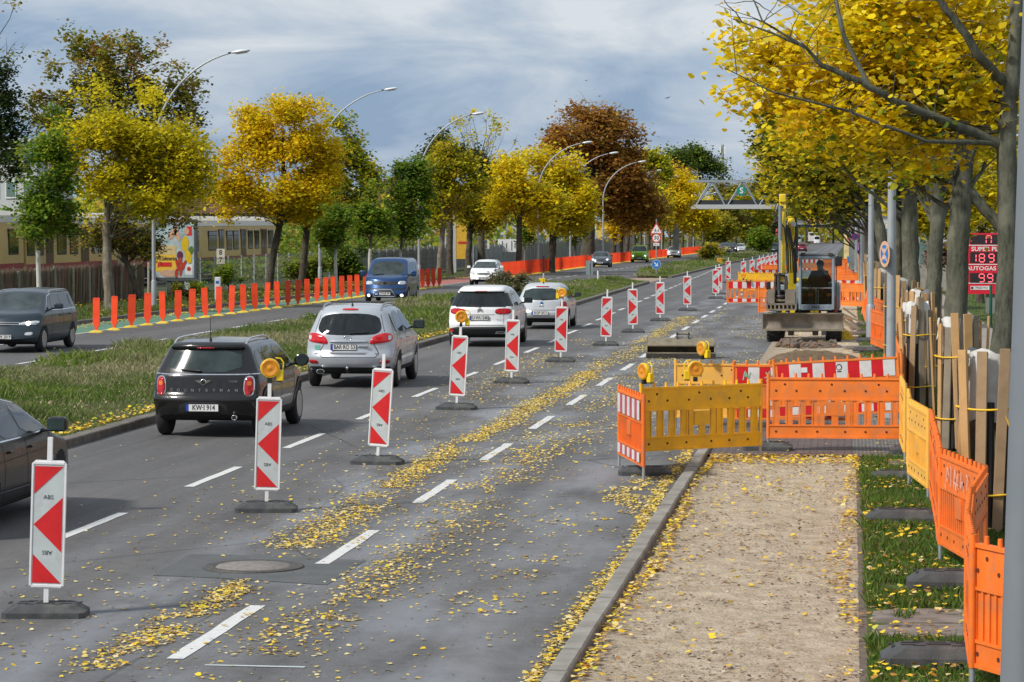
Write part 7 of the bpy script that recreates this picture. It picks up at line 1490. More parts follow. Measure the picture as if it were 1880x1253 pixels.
B.tube([(xc-.1, -.9, gze(505)), (xc-.08, -.98, gze(540))], .05, M_EDK, 8); B.box((xc+.14, -.9, gze(510)), (.09, .04, .26), mat('grey tag plate', (.32, .32, .30), .6)); B.lathe([(.14, -.03), (.17, .03), (.12, .06)], M_EDK, 16, T(xc-.03, -.9, gze(543))); B.box((xc-.03, -.9, gze(549)), (.28, .2, .08), M_STEEL, None, .02); B.build('bucket_linkage', ex)
B = MB(); bx0, bx1 = gxe(1411), gxe(1463); zt_, zb_ = gze(529), gze(567); bw = bx1-bx0; bc = (bx0+bx1)/2
for a, b_ in ((bx0, gxe(1425)), (gxe(1444), bx1)): B.prism([(a, gze(555)), (b_, gze(555)), (b_, zt_), (a+(.03 if a == bx0 else 0), zt_)], -1.08, -1.05, M_BLD2, 'y')
B.box((bc, -1.0, gze(556)), (bw, .14, .05), M_BLD2); B.box((bc, -1.06, gze(566)), (bw, .08, .05), M_STEEL)
for i in range(8): B.box((bx0+bw*(i+.0)/7.0, -1.06, gze(561)), (.045, .07, .16), M_STEEL)
B.box((bc, -.78, gze(550)), (bw-.04, .05, .5), M_STEELD); B.box((bx0, -.93, gze(548)), (.03, .3, .46), M_BLD2); B.box((bx1, -.93, gze(548)), (.03, .3, .46), M_BLD2); B.build('bucket', ex)
# operator: one skinned body, seated, left hand at the chin
def person():
    ox, oy, oz = .45, yf0+.70, z0+.42
    wp = ex.matrix_basis.translation if False else Vector((XY(1475, Ye), Ye, hz(Ye)))
    r = thing('person', 'excavator operator in dark jacket and dark trousers with orange knee patches, hand at the chin', 'person', wp)
    J = {'pelvis': (0, .1, .08, .155), 'waist': (0, .12, .22, .15), 'chest': (0, .12, .42, .175), 'neck0': (0, .10, .58, .085), 'neck': (.01, .07, .64, .058), 'head0': (.015, .03, .70, .082), 'head1': (.02, .02, .80, .098), 'head2': (.02, .04, .87, .075),
         'shl': (.19, .10, .52, .085), 'ell': (.29, -.06, .34, .062), 'wrl': (.17, -.16, .56, .042), 'hal': (.12, -.13, .64, .036),
         'shr': (-.19, .10, .52, .085), 'elr': (-.30, -.02, .27, .060), 'wrr': (-.32, -.24, .17, .040), 'har': (-.32, -.31, .15, .036),
         'hpl': (.12, .06, .06, .12), 'knl': (.25, -.42, .06, .085), 'anl': (.24, -.48, -.30, .055), 'tol': (.25, -.62, -.35, .045), 'hpr': (-.12, .06, .06, .12), 'knr': (-.22, -.42, .06, .085), 'anr': (-.19, -.48, -.30, .055), 'tor': (-.2, -.62, -.35, .045)}
    E_ = [('pelvis', 'waist'), ('waist', 'chest'), ('chest', 'neck0'), ('neck0', 'neck'), ('neck', 'head0'), ('head0', 'head1'), ('head1', 'head2'), ('chest', 'shl'), ('shl', 'ell'), ('ell', 'wrl'), ('wrl', 'hal'), ('chest', 'shr'), ('shr', 'elr'), ('elr', 'wrr'), ('wrr', 'har'), ('pelvis', 'hpl'), ('hpl', 'knl'), ('knl', 'anl'), ('anl', 'tol'), ('pelvis', 'hpr'), ('hpr', 'knr'), ('knr', 'anr'), ('anr', 'tor')]
    def fing(base, d, up, nm, curl):
        for i in range(4):
            off = (i-1.5)*.017; p = Vector(base)+Vector(up)*off; q1 = p+Vector(d)*(.045+.006*(1-abs(i-1.3))); q2 = q1+Vector(curl)*.035; J[nm+'a%d' % i] = (*p, .0105); J[nm+'b%d' % i] = (*q1, .0095); J[nm+'c%d' % i] = (*q2, .008); E_.extend([(nm, nm+'a%d' % i), (nm+'a%d' % i, nm+'b%d' % i), (nm+'b%d' % i, nm+'c%d' % i)])
        p = Vector(base)-Vector(up)*.03-Vector(d)*.02; q = p+Vector(d)*.03-Vector(up)*.012; J[nm+'t0'] = (*p, .012); J[nm+'t1'] = (*q, .010); E_.extend([(nm, nm+'t0'), (nm+'t0', nm+'t1')])
    fing((.09, -.13, .665), (-.75, .1, .35), (0, -.2, 1), 'hal', (-.4, .6, -.3)); fing((-.32, -.345, .145), (0, -1, -.1), (1, 0, 0), 'har', (0, -.3, -1))
    ks = list(J); me = bpy.data.meshes.new('body'); me.from_pydata([J[k][:3] for k in ks], [(ks.index(a), ks.index(b)) for a, b in E_], []); o = bpy.data.objects.new('tmp', me); COL.objects.link(o)
    sk = o.modifiers.new('s', 'SKIN'); 
    for i, k in enumerate(ks): me.skin_vertices[0].data[i].radius = (J[k][3], J[k][3])
    me.skin_vertices[0].data[0].use_root = True; sb = o.modifiers.new('u', 'SUBSURF'); sb.levels = 2; sb.render_levels = 2
    dg = bpy.context.evaluated_depsgraph_get(); nm = bpy.data.meshes.new_from_object(o.evaluated_get(dg)); bpy.data.objects.remove(o)
    SK = mat('skin', (.48, .26, .18), .5, var=.1); JK = mat('dark jacket', (.014, .016, .022), .8, var=.3, vs=10); TR = mat('dark work trousers', (.03, .034, .035), .85, var=.3, vs=10); SH = mat('work boots', (.02, .018, .016), .7)
    nm.materials.clear(); [nm.materials.append(q) for q in (SK, JK, TR, SH)]
    def near(c, k, rr): return (c-Vector(J[k][:3])).length < rr
    for p in nm.polygons:
        c = p.center; p.use_smooth = True; k = 1
        if c.z > .655 and abs(c.x) < .13 and c.y < .16: k = 0
        if near(c, 'hal', .10) or near(c, 'har', .09) or (c.x > .05 and c.y < -.08 and c.z > .52): k = 0
        if c.z < .17 and not (c.x < -.27 and c.y < .05 and c.z > .12): k = 2
        if c.z < -.27: k = 3
        p.material_index = k
    M_ = T(ox, oy, oz)@Matrix.Scale(1.08, 4); nm.transform(M_); bo = link('body', nm, r)
    hc = M_@Vector((.02, .02, .80)); B = MB(); B.lathe([(.001, .115), (.05, .108), (.09, .07), (.108, .02), (.106, -.02), (.0, -.02)][::-1], mat('dark hair', (.025, .018, .014), .9, var=.3, vs=30), 16, T(hc.x, hc.y+.018, hc.z+.01)); B.build('hair', bo)
    B = MB(); B.prism([(-.012, -.02), (.012, -.02), (.004, .03)], hc.y-.115, hc.y-.085, SK, 'y', T(hc.x, 0, hc.z-.01))
    for s in (-1, 1): B.lathe([(.009, -.003), (.009, .003)], M_WHITE, 10, T(hc.x+s*.035, hc.y-.086, hc.z+.005)@RX(R(90))); B.lathe([(.005, 0), (.005, .003)], M_BLK, 8, T(hc.x+s*.035, hc.y-.09, hc.z+.005)@RX(R(90))); B.box((hc.x+s*.098, hc.y+.01, hc.z-.005), (.016, .03, .05), SK, None, .006)
    B.box((hc.x, hc.y-.083, hc.z-.045), (.045, .01, .008), mat('lips', (.35, .13, .11), .5)); B.build('face_features', bo)
    OR = mat('orange trim', (.80, .16, .03), .6); B = MB()
    for s, kx in ((-1, -.22), (1, .25)):
        p = M_@Vector((kx, -.50, -.0)); B.lathe([(.001, .03), (.05, .02), (.065, 0), (.05, -.02)], OR, 14, T(p.x, p.y, p.z)@RX(R(70))@Matrix.Diagonal((1.1, .8, 1, 1)))
        B.prism([(s*.05, .10), (s*.10, .10), (s*.20, .16), (s*.16, .17)], -.20, -.17, OR, 'y', M_@T(0, .0, .02))
    B.build('trouser_patches', bo)
person()
# ================================================================ TREES
M_TLEAF = leafmat('tree leaf', .52, .5)
def bark_mat(name, c0, c1, vs=5):
    m, b, p = mat0(name); o = b.obj(); n = b.noise(b.map(o, (1, 1, .3)), vs*2, 6, .7); w_ = b.noise(o, vs*.5, 3); c = b.mix(b.mr(n, .35, .65), c0, c1); c = b.mix(b.mr(w_, .5, .65, 0, .6), c, tuple(v*1.35 for v in c1))
    b.put(p.inputs['Base Color'], c); p.inputs['Roughness'].default_value = .9; p.inputs['Specular IOR Level'].default_value = .2; b.put(p.inputs['Normal'], b.bump(n, .9, .04)); return m
M_BARK = bark_mat('dark bark', (.045, .038, .03), (.11, .095, .07)); M_BARKG = bark_mat('grey green bark', (.05, .052, .038), (.135, .135, .10)); M_BARKL = bark_mat('light brown bark', (.12, .10, .075), (.24, .21, .16)); M_LIME = mat('white limewash trunk', (.52, .51, .46), .85, var=.15, vs=5, dirt=(.3, .28, .22), ds=3)
def curved(a, b, bow, n=6, wig=.05):
    a, b = Vector(a), Vector(b); L = (b-a).length; c = (a+b)/2+Vector((0, 0, bow*L)); out = []
    for i in range(n+1):
        t = i/n; p = a*(1-t)**2+c*2*t*(1-t)+b*t*t
        if 0 < i < n: p += Vector((random.uniform(-1, 1), random.uniform(-1, 1), random.uniform(-1, 1)))*wig*L*.5
        out.append(p)
    return out
def tree(label, trunk, blobs, n, size, pal, bark=None, limbs=14, clump=.42, hexa=False, spread=1., cat='tree', group=None, fork=.45, cull=True, white=0., per=26, twigs=2, kind='tree', names=('trunk', 'crown'), shade=None, ring=False, extra=None, minr=.35, name=None):
    """trunk: [(px, py, Y, radius)] bottom to top; blobs: [(px, py, rx, ry, Y, weight)] in photo pixels, turned into solid ellipsoids"""
    tp = [at(a, b, Y) for a, b, Y, r in trunk]; rad = [q[3] for q in trunk]
    base = tp[0].copy(); base.z = hz(base.y)+.03; r = thing(kind if name is None else name, label, cat, base, group=group)
    tp[0] = base-Vector((0, 0, .15)); TB = MB(); loc = lambda p: Vector(p)-base
    # smooth the trunk line
    P = []; Rr = []
    for i in range(len(tp)-1):
        for k in range(4): t = k/4; P.append(tp[i].lerp(tp[i+1], t)+Vector((random.uniform(-1, 1), random.uniform(-1, 1), 0))*rad[i]*.12*(i+k > 0)); Rr.append((rad[i]*(1-t)+rad[i+1]*t)*(1+(.25 if i == 0 and k == 0 else 0))*random.uniform(.95, 1.06))
    P.append(tp[-1]); Rr.append(rad[-1])
    TB.tube([loc(p) for p in P], Rr, bark or M_BARK, 12)
    # blobs -> clumps
    C = []; D = []
    for (px, py, rx, ry, Y, w_) in blobs:
        c = at(px, py, Y); k = Y/FPX; C.append(c); D.append((rx*k, rx*k*.95, ry*k, w_))
    vol = np.array([d[0]*d[1]*d[2]*d[3] for d in D]); vol /= vol.sum(); m0 = max(10, int(n/per*1.9)); idx = rng.choice(len(D), m0, p=vol)
    dirs = rng.normal(size=(m0, 3)); dirs /= np.linalg.norm(dirs, axis=1)[:, None]; rr = rng.uniform(minr**2, 1, m0)**.5
    rr *= (.80+.42*lat(dirs[:, 0]+idx*1.7, dirs[:, 2]+dirs[:, 1]*.6, 2.6, idx.sum() % 11)) if minr != .36 else 1
    ctr = np.array([C[i] for i in idx])+dirs*rr[:, None]*np.array([D[i][:3] for i in idx])*spread
    ctr[:, 2] = np.maximum(ctr[:, 2], base.z+.9 if kind == 'tree' else base.z+.05)
    sc3 = .55/max(.25, clump); gap = lat(ctr[:, 0]*sc3+ctr[:, 1]*.3, ctr[:, 2]*sc3*1.2, 1., 5)*.55+lat(ctr[:, 1]*sc3, ctr[:, 2]*sc3+ctr[:, 0]*.2, 1., 8)*.45
    m_ = max(8, m0//2); ctr = ctr[np.argsort(-gap)[:m_]]; rng.shuffle(ctr)
    # limbs to some clumps
    L_ = min(limbs, m_); sel = rng.choice(m_, L_, replace=False); top = tp[-1]; low = P[int(len(P)*fork)]
    for s in sel:
        t = rng.uniform(0, 1); st = P[min(len(P)-1, int(len(P)*fork+t*(len(P)*(1-fork))))]; e = Vector(ctr[s]); st = Vector(st)
        if e.z < st.z: st = Vector(low)
        q = curved(st, e, -.10 if e.z > st.z else .12); r0 = max(.016, rad[-1]*.5*random.uniform(.5, 1.)); TB.tube([loc(p) for p in q], [r0*(1-.85*i/(len(q)-1)) for i in range(len(q))], bark or M_BARK, 6)
        for _ in range(twigs):
            j = random.randint(2, len(q)-1); e2 = q[j]+Vector((random.uniform(-1, 1), random.uniform(-1, 1), random.uniform(-.2, 1)))*random.uniform(.5, 1.1)*(D[0][0]*.35+.3)
            q2 = curved(q[j], e2, .05, 4); TB.tube([loc(p) for p in q2], [max(.008, r0*.3)*(1-.7*i/4) for i in range(5)], bark or M_BARK, 4)
    if extra:
        for ln in extra:
            q = [at(a, b, Y) for a, b, Y, r_ in ln]; rs = [v[3] for v in ln]; qq = []; r2 = []
            for i in range(len(q)-1):
                for k in range(4): qq.append(q[i].lerp(q[i+1], k/4)+Vector((random.uniform(-1, 1), 0, random.uniform(-1, 1)))*rs[i]*.2); r2.append(rs[i]*(1-k/4)+rs[i+1]*k/4)
            qq.append(q[-1]); r2.append(rs[-1]); TB.tube([loc(p) for p in qq], r2, bark or M_BARK, 8)
            for _ in range(len(qq)):
                j = random.randint(2, len(qq)-1); e2 = qq[j]+Vector((random.uniform(-1, .6), random.uniform(-.7, .7), random.uniform(-.5, 1)))*random.uniform(.2, .8); TB.tube([loc(p) for p in curved(qq[j], e2, .05, 4)], [.007*(1-.6*i/4) for i in range(5)], bark or M_BARK, 4)
    t_ = TB.build(names[0], r, fix=False)
    if white:
        W = MB(); nb = [p for p in P if p.z < base.z+white]; nr = Rr[:len(nb)]; W.tube([loc(p) for p in nb], [q*1.08+.004 for q in nr], M_LIME, 12); W.build('limewash', t_)
    if n <= 0: return r
    k = rng.integers(0, m_, n); off = rng.normal(size=(n, 3))*(clump*.62*rng.uniform(.6, 1.4, m_))[k][:, None]*np.array([1.05, 1.05, .85]); pos = ctr[k]+off
    ccol = pick(pal, m_); bright = rng.uniform(.82, 1.12, m_); mixc = rng.uniform(0, 1, (n, 1)) < .25
    col = np.where(mixc, pick(pal, n), ccol[k])*bright[k][:, None]*rng.uniform(.8, 1.18, (n, 1))
    if cull:
        ang = np.arctan2(pos[:, 0], pos[:, 1])+YAW; el = (pos[:, 2]-CH)/pos[:, 1]; outv = (np.abs(ang) > .235) | (el > .105); keep = ~outv | (rng.uniform(0, 1, n) < .35)
        pos, col = pos[keep], col[keep]
    V = leaves(pos-np.array(base), size*1.22, None, hexa, .15); fast_mesh(names[1], V, 6 if hexa else 4, col, M_TLEAF, r); return r
YE = [(5, (.80, .67, .02)), (3, (.66, .57, .018)), (2.5, (.52, .46, .02)), (1, (.22, .24, .02))]
YO = [(5, (.88, .69, .012)), (3, (.84, .60, .012)), (2, (.66, .56, .02)), (.7, (.70, .42, .02)), (1, (.30, .26, .02))]
YG = [(3, (.66, .57, .02)), (3, (.44, .42, .02)), (2, (.20, .27, .018)), (2, (.56, .40, .03)), (1, (.08, .12, .015))]
GR = [(4, (.15, .26, .024)), (3, (.24, .35, .03)), (2, (.08, .14, .014)), (1, (.38, .40, .03)), (1, (.22, .24, .03))]
GL = [(4, (.18, .30, .025)), (3, (.28, .37, .03)), (2, (.08, .15, .02)), (1, (.36, .34, .03))]
DG = [(4, (.03, .055, .012)), (3, (.05, .085, .016)), (2, (.07, .10, .02))]
OG = [(3, (.32, .29, .03)), (3, (.20, .22, .025)), (2, (.36, .25, .04)), (2, (.07, .09, .015)), (.7, (.34, .17, .04))]
BR = [(4, (.46, .22, .045)), (3, (.36, .16, .035)), (2, (.52, .30, .05)), (2, (.20, .13, .03)), (1, (.36, .24, .03))]
OLV = [(3, (.26, .24, .018)), (3, (.18, .19, .015)), (2, (.30, .23, .02)), (2, (.07, .08, .012))]
# left side, near to far
tree('yellow tree with a split grey trunk at the far left, before the train', [(203, 566, 107, .24), (197, 500, 107, .19), (195, 420, 107, .17), (205, 340, 107, .12), (225, 230, 107, .07)], [(225, 230, 100, 95, 107, 1), (170, 290, 75, 85, 106, 1), (290, 290, 90, 95, 108, 1.1), (225, 365, 105, 50, 107, 1), (335, 345, 60, 65, 108, 1), (140, 230, 40, 50, 107, .5)], 40000, .125, YE, M_BARKL, 26, .42)
tree('second trunk leaning beside the yellow tree', [(212, 566, 106.5, .13), (205, 480, 106.5, .10), (200, 410, 106.5, .08)], [(190, 395, 45, 25, 106.5, 1)], 900, .12, YG, M_BARKL, 4) if False else None
tree('tall tree with sparse bronze-green leaves rising behind the yellow tree', [(225, 560, 135, .3), (225, 400, 135, .25), (220, 250, 135, .18), (205, 130, 135, .08)], [(150, 140, 70, 80, 135, 1), (240, 130, 75, 75, 134, 1), (310, 180, 65, 70, 136, 1), (340, 250, 50, 65, 135, .8), (90, 200, 50, 60, 135, .7), (200, 220, 130, 80, 137, .7), (125, 85, 35, 40, 135, .35), (215, 80, 50, 38, 135, .3)], 19000, .17, OG, M_BARK, 44, .38, twigs=3)
tree('small green tree with whitewashed trunk behind the blue grey minivan', [(72, 560, 100, .085), (70, 460, 100, .075), (74, 360, 100, .05)], [(85, 330, 50, 95, 100, 1), (60, 400, 45, 45, 99, .9), (120, 380, 38, 55, 101, .9), (95, 250, 32, 60, 100, .6)], 13000, .12, GR, M_BARKL, 16, .30, white=2.4)
tree('dark green tree filling the upper left corner below bare twigs', [(-20, 540, 118, .3), (-25, 300, 118, .2), (-20, 180, 118, .12)], [(10, 235, 55, 55, 118, 1), (-20, 170, 60, 60, 118, 1), (25, 300, 40, 35, 117, .8)], 10000, .14, DG, M_BARK, 12, .4)
tree('nearly leafless tree with bare twigs reaching in at the top left', [(-60, 520, 112, .3), (-55, 250, 112, .2), (-50, 100, 112, .12)], [(-5, 60, 65, 70, 112, 1), (-30, 10, 70, 40, 112, 1)], 260, .12, OG, M_BARK, 46, .4, twigs=5)
tree('dark shrubby tree with reddish leaves in front of the train, beside the lamp', [(262, 560, 122, .18), (240, 500, 122, .14), (215, 440, 122, .1)], [(215, 420, 45, 45, 122, 1), (255, 440, 40, 45, 122, 1), (170, 430, 35, 35, 122, .8), (325, 390, 45, 30, 122, .7)], 6500, .13, OG+[(2, (.20, .10, .03))], M_BARK, 16, .35)
tree('orange-yellow tree in the middle left with a leaning dark trunk', [(492, 534, 147, .24), (500, 480, 147, .2), (515, 400, 147, .18), (520, 320, 147, .13), (520, 240, 147, .07)], [(520, 255, 85, 80, 147, 1), (450, 320, 70, 65, 146, 1), (575, 290, 60, 65, 148, 1), (410, 370, 38, 35, 147, .8), (530, 350, 95, 45, 147, .9), (480, 205, 45, 35, 147, .7), (560, 215, 50, 40, 147, .8)], 42000, .15, YO, M_BARK, 30, .45)
tree('second orange-yellow tree whose dark trunk stands right of the leaning one', [(553, 524, 152, .22), (560, 450, 152, .19), (568, 380, 152, .16), (575, 320, 152, .1)], [(590, 345, 50, 50, 150, 1), (560, 385, 65, 25, 150, .7)], 9000, .15, YO, M_BARK, 12, .4)
tree('darker green-yellow tree behind the right half of the orange-yellow one', [(625, 520, 175, .25), (625, 400, 175, .2), (625, 300, 175, .1)], [(620, 290, 45, 80, 175, 1), (655, 340, 45, 60, 175, 1), (600, 390, 50, 30, 175, .7)], 13000, .18, YG+GR, M_BARK, 16, .5)
for a in (('sapling with whitewashed trunk left of the blue van, green crown', 616, 517, 143, [(618, 420, 38, 40, 143, 1), (620, 385, 26, 30, 143, .7)], GR, 6000),
          ('sapling with yellow-green crown and white trunk above the blue van roof', 679, 521, 146, [(690, 395, 38, 45, 146, 1), (672, 425, 28, 25, 146, .8), (700, 350, 22, 35, 146, .4)], GL, 5500),
          ('full green young tree with white trunk right above the blue van', 735, 512, 150, [(745, 385, 50, 60, 150, 1), (760, 335, 38, 55, 150, .8), (720, 420, 40, 30, 150, .8)], GR+[(2, (.10, .17, .02))], 12000)):
    lab, px, py, Y, bl, pl, n_ = a; tree(lab, [(px, py, Y, .09), (px, 470, Y, .08), (px+4, 420, Y, .06)], bl, n_, .14, pl, M_BARKL, 12, .32, white=2.2)
tree('pair-trunked dark yellow tree left of the yellow hoarding', [(805, 498, 195, .22), (812, 430, 195, .2), (820, 340, 195, .15), (822, 290, 195, .08)], [(820, 300, 45, 45, 195, 1), (810, 370, 50, 40, 195, 1), (850, 330, 45, 50, 195, .9)], 12000, .19, YG, M_BARKL, 18, .5)
tree('dark olive evergreen-looking tree behind the third street lamp', [(826, 498, 200, .25), (826, 400, 200, .2), (826, 300, 200, .1)], [(822, 280, 42, 35, 203, 1), (860, 310, 40, 45, 203, 1), (800, 310, 30, 50, 203, .8)], 11000, .19, DG+[(3, (.14, .13, .02))], M_BARK, 10, .5)
tree('yellow-brown tree with two dark trunks right of the hoarding', [(859, 496, 208, .25), (862, 430, 208, .22), (872, 350, 208, .15)], [(870, 370, 50, 55, 208, 1), (900, 340, 45, 55, 208, 1), (885, 400, 55, 30, 208, .8)], 13000, .2, YG+[(4, (.50, .32, .03))], M_BARK, 16, .55)
tree('bare tree with fine twigs against the sky behind the third lamp head', [(885, 480, 240, .35), (882, 350, 240, .28), (882, 290, 240, .12)], [(880, 235, 55, 50, 240, 1), (915, 260, 40, 45, 240, 1), (845, 250, 40, 45, 240, 1), (930, 290, 30, 35, 240, .8), (880, 205, 20, 20, 240, .6)], 700, .2, YE, M_BARK, 90, .5, twigs=6, minr=.6)
tree('bright yellow tree over the start of the red marker wall', [(951, 478, 200, .24), (953, 420, 200, .2), (958, 360, 200, .13)], [(960, 330, 50, 50, 200, 1), (945, 385, 50, 40, 200, 1), (990, 370, 45, 50, 200, 1)], 15000, .21, YE+YO, M_BARK, 18, .6)
tree('golden tree with twin dark trunks in the middle of the left row', [(1012, 476, 214, .3), (1016, 420, 214, .28), (1022, 360, 214, .18)], [(1010, 320, 45, 45, 214, 1), (1045, 350, 48, 50, 214, 1), (1020, 385, 60, 40, 214, 1), (1065, 385, 30, 35, 214, .8), (985, 300, 25, 25, 214, .5)], 20000, .23, YO+YE, M_BARK, 22, .65)
tree('great rust-brown chestnut rising above the row', [(1078, 462, 285, .75), (1080, 400, 285, .65), (1085, 320, 285, .5), (1085, 240, 285, .25)], [(1085, 250, 85, 60, 285, 1), (1040, 260, 50, 50, 285, .9), (1130, 265, 55, 60, 285, 1), (1095, 330, 95, 60, 285, 1), (1150, 330, 50, 60, 285, .9), (1165, 380, 60, 45, 287, .9), (1080, 205, 45, 20, 285, .5)], 40000, .30, BR, M_BARK, 60, .8, twigs=3, minr=.36)
tree('pale yellow-green tree top behind the right of the chestnut', [(1190, 450, 330, .3), (1190, 330, 330, .2)], [(1190, 290, 22, 28, 330, 1), (1205, 320, 25, 40, 330, 1)], 4500, .3, GL+YE, M_BARK, 8, .6)
tree('green young tree under the golden crowns before the chestnut trunk', [(1056, 470, 262, .12), (1056, 420, 262, .1)], [(1052, 425, 26, 22, 262, 1)], 3500, .2, GR, M_BARK, 6, .4)
tree('slim green sapling before the mesh fence under the golden tree', [(963, 476, 222, .09), (964, 430, 222, .07)], [(965, 425, 22, 22, 222, 1)], 2200, .18, GR, M_BARKL, 6, .4)
for i, (px, py, Y, bl, pl, n_) in enumerate(((1125, 462, 300, [(1160, 395, 50, 35, 300, 1), (1130, 400, 35, 35, 300, 1)], YO, 11000), (1150, 458, 318, [(1190, 385, 40, 30, 318, 1)], YE, 7000), (1198, 455, 340, [(1215, 375, 45, 45, 340, 1), (1240, 360, 35, 40, 340, 1)], YO, 13000), (1240, 452, 365, [(1262, 380, 42, 48, 365, 1), (1285, 400, 30, 35, 365, 1)], YE+YO, 13000), (1205, 340, 372, [(1235, 335, 35, 30, 372, 1)], BR+YO, 6000))):
    tree(['golden tree low beside the chestnut trunk', 'yellow tree over the green van', 'golden tree above the median sign post', 'broad golden tree right of the median sign post', 'orange-brown tree top left of the footbridge'][i], [(px, max(py, 450), Y, .3), (px+4, 410, Y, .25), (px+10, 380, Y, .15)], bl, n_, .30, pl, M_BARK, 12, .75)
for i, px in enumerate((1140, 1163, 1175, 1190, 1215, 1228, 1252, 1290)):
    Y = 300+i*16; tree('dark slender trunk with a thin yellow crown in the far left row', [(px, 455, Y, .22), (px+3, 400, Y, .18)], [(px+6, 385, 26, 24, Y, 1)], 1800, .32, YO, M_BARK, 5, .7, group='slender trees of the far left row')
tree('rounded dark green tree group left of the radio mast', [(1270, 440, 560, .6), (1270, 340, 560, .4)], [(1265, 310, 60, 40, 560, 1), (1305, 320, 35, 32, 560, 1), (1240, 330, 40, 35, 560, 1), (1280, 285, 30, 16, 560, .8)], 16000, .42, GR+DG, M_BARK, 10, 1.3)
for i, (px, py, rx, ry, Y, pl) in enumerate(((1330, 400, 40, 35, 480, OG), (1370, 395, 42, 38, 500, YG), (1405, 375, 35, 45, 520, OG), (1350, 370, 45, 30, 530, OG), (1425, 345, 30, 28, 600, YG), (1310, 420, 35, 22, 470, YG+OG), (1395, 420, 40, 20, 505, OG), (1480, 380, 45, 22, 930, YE+OG), (1530, 378, 45, 28, 940, OG), (1550, 395, 24, 18, 700, OG))):
    tree(['olive brown tree left of the green disc of the footbridge', 'olive yellow tree below the footbridge deck', 'tall olive tree under the footbridge left of the excavator arm', 'olive tree behind the footbridge truss', 'olive yellow tree behind the excavator arm', 'low yellow-brown tree above the far red car', 'dark olive tree over the median bush', 'yellow tree beyond the railway bridge', 'olive tree beyond the railway bridge, right part', 'small olive tree at the right end of the railway bridge'][i], [(px, 446, Y, .35), (px, py, Y, .2)], [(px, py, rx, ry, Y, 1)], 9000 if Y < 600 else 4500, .42 if Y < 600 else .7, pl, M_BARK, 8, 1.0)
# distant masses beyond
def far_mass(name, lab, X0, X1, Y0, Y1, n, h0, h1, pal, size, seed, zb=0.):
    x = rng.uniform(X0, X1, n); y = rng.uniform(Y0, Y1, n); hh = h0+(h1-h0)*lat(x+y*.3, y*0, .06, seed)*.7+(h1-h0)*.3*lat(x+y, y, .25, seed+1); z = rng.uniform(0, 1, n)**.6*hh
    k = lat(x, y+z*2, .22, seed+2); c = pick(pal, n)*(.7+.6*k[:, None]); P = np.stack([x, y, [hz(q)+zb for q in y]+z], 1); P = P[:]; o = fast_mesh(name, leaves(P, size, None), 4, c, M_TLEAF, label=lab, category='trees'); o['kind'] = 'stuff'
far_mass('distant_trees', 'belt of autumn trees in the far left distance', -230, -52, 330, 620, 52000, 7, 15, YG+OG+GR, .95, 3)
far_mass('distant_trees', 'belt of trees closing the view behind the road', -120, 80, 960, 1050, 22000, 8, 16, OG+YG, 1.5, 9)
far_mass('distant_trees', 'belt of autumn trees far behind the right-hand trunks', 14, 70, 250, 420, 30000, 5, 12, YE+YG+OLV, .7, 14)
far_mass('green_thicket', 'green thicket behind the fence and the tracks', -62, -50, 170, 330, 26000, 2.2, 6.5, GR+GL+OG, .38, 21)
far_mass('green_thicket', 'thicket beside the tracks behind the blue van', -41, -35, 165, 260, 14000, .6, 2.0, GR+GL+OG, .26, 25)
def bush(label, px, py, Y, rx, ry, n, size, pal, clump=.3, sink=True):
    tree(label, [(px, py+ry, Y, .04), (px, py+ry*.3, Y, .03)], [(px, py, rx, ry, Y, 1), (px-rx*.4, py+ry*.35, rx*.5, ry*.55, Y, .8), (px+rx*.45, py+ry*.3, rx*.5, ry*.6, Y, .8)], n, size, pal, M_BARK, 14, clump, cat='shrub', kind='shrub', names=('stems', 'foliage'), minr=.1)
bush('twiggy brown-green shrub on the median behind the white crossover', 935, 525, 118, 45, 26, 6500, .09, [(3, (.16, .16, .07)), (2, (.10, .12, .04)), (2, (.24, .20, .11))], .16)
bush('low shrub with yellow leaves on the far median before the red car', 1310, 462, 300, 28, 14, 3500, .2, YG+OG, .3)
bush('big round green bush on the far median left of the excavator arm', 1394, 440, 400, 22, 20, 9000, .3, GR+GL, .45)
bush('low bush behind the striped fence posts left of the sand digger arm', 1420, 452, 470, 14, 12, 2500, .3, GR, .5)
bush('green climber bush on the wire fence right of the poster board', 420, 500, 132, 30, 25, 2500, .10, GR, .2)
bush('dense green bush on the wire fence left of the blue van', 640, 480, 168, 45, 40, 9000, .13, GR+DG, .3)
bush('wild green bush on the fence under the orange-yellow tree', 560, 495, 160, 35, 32, 6000, .13, GR+OG, .3)
bush('low weeds before the poster board legs', 345, 530, 122, 35, 12, 2500, .09, GL+OG, .15)
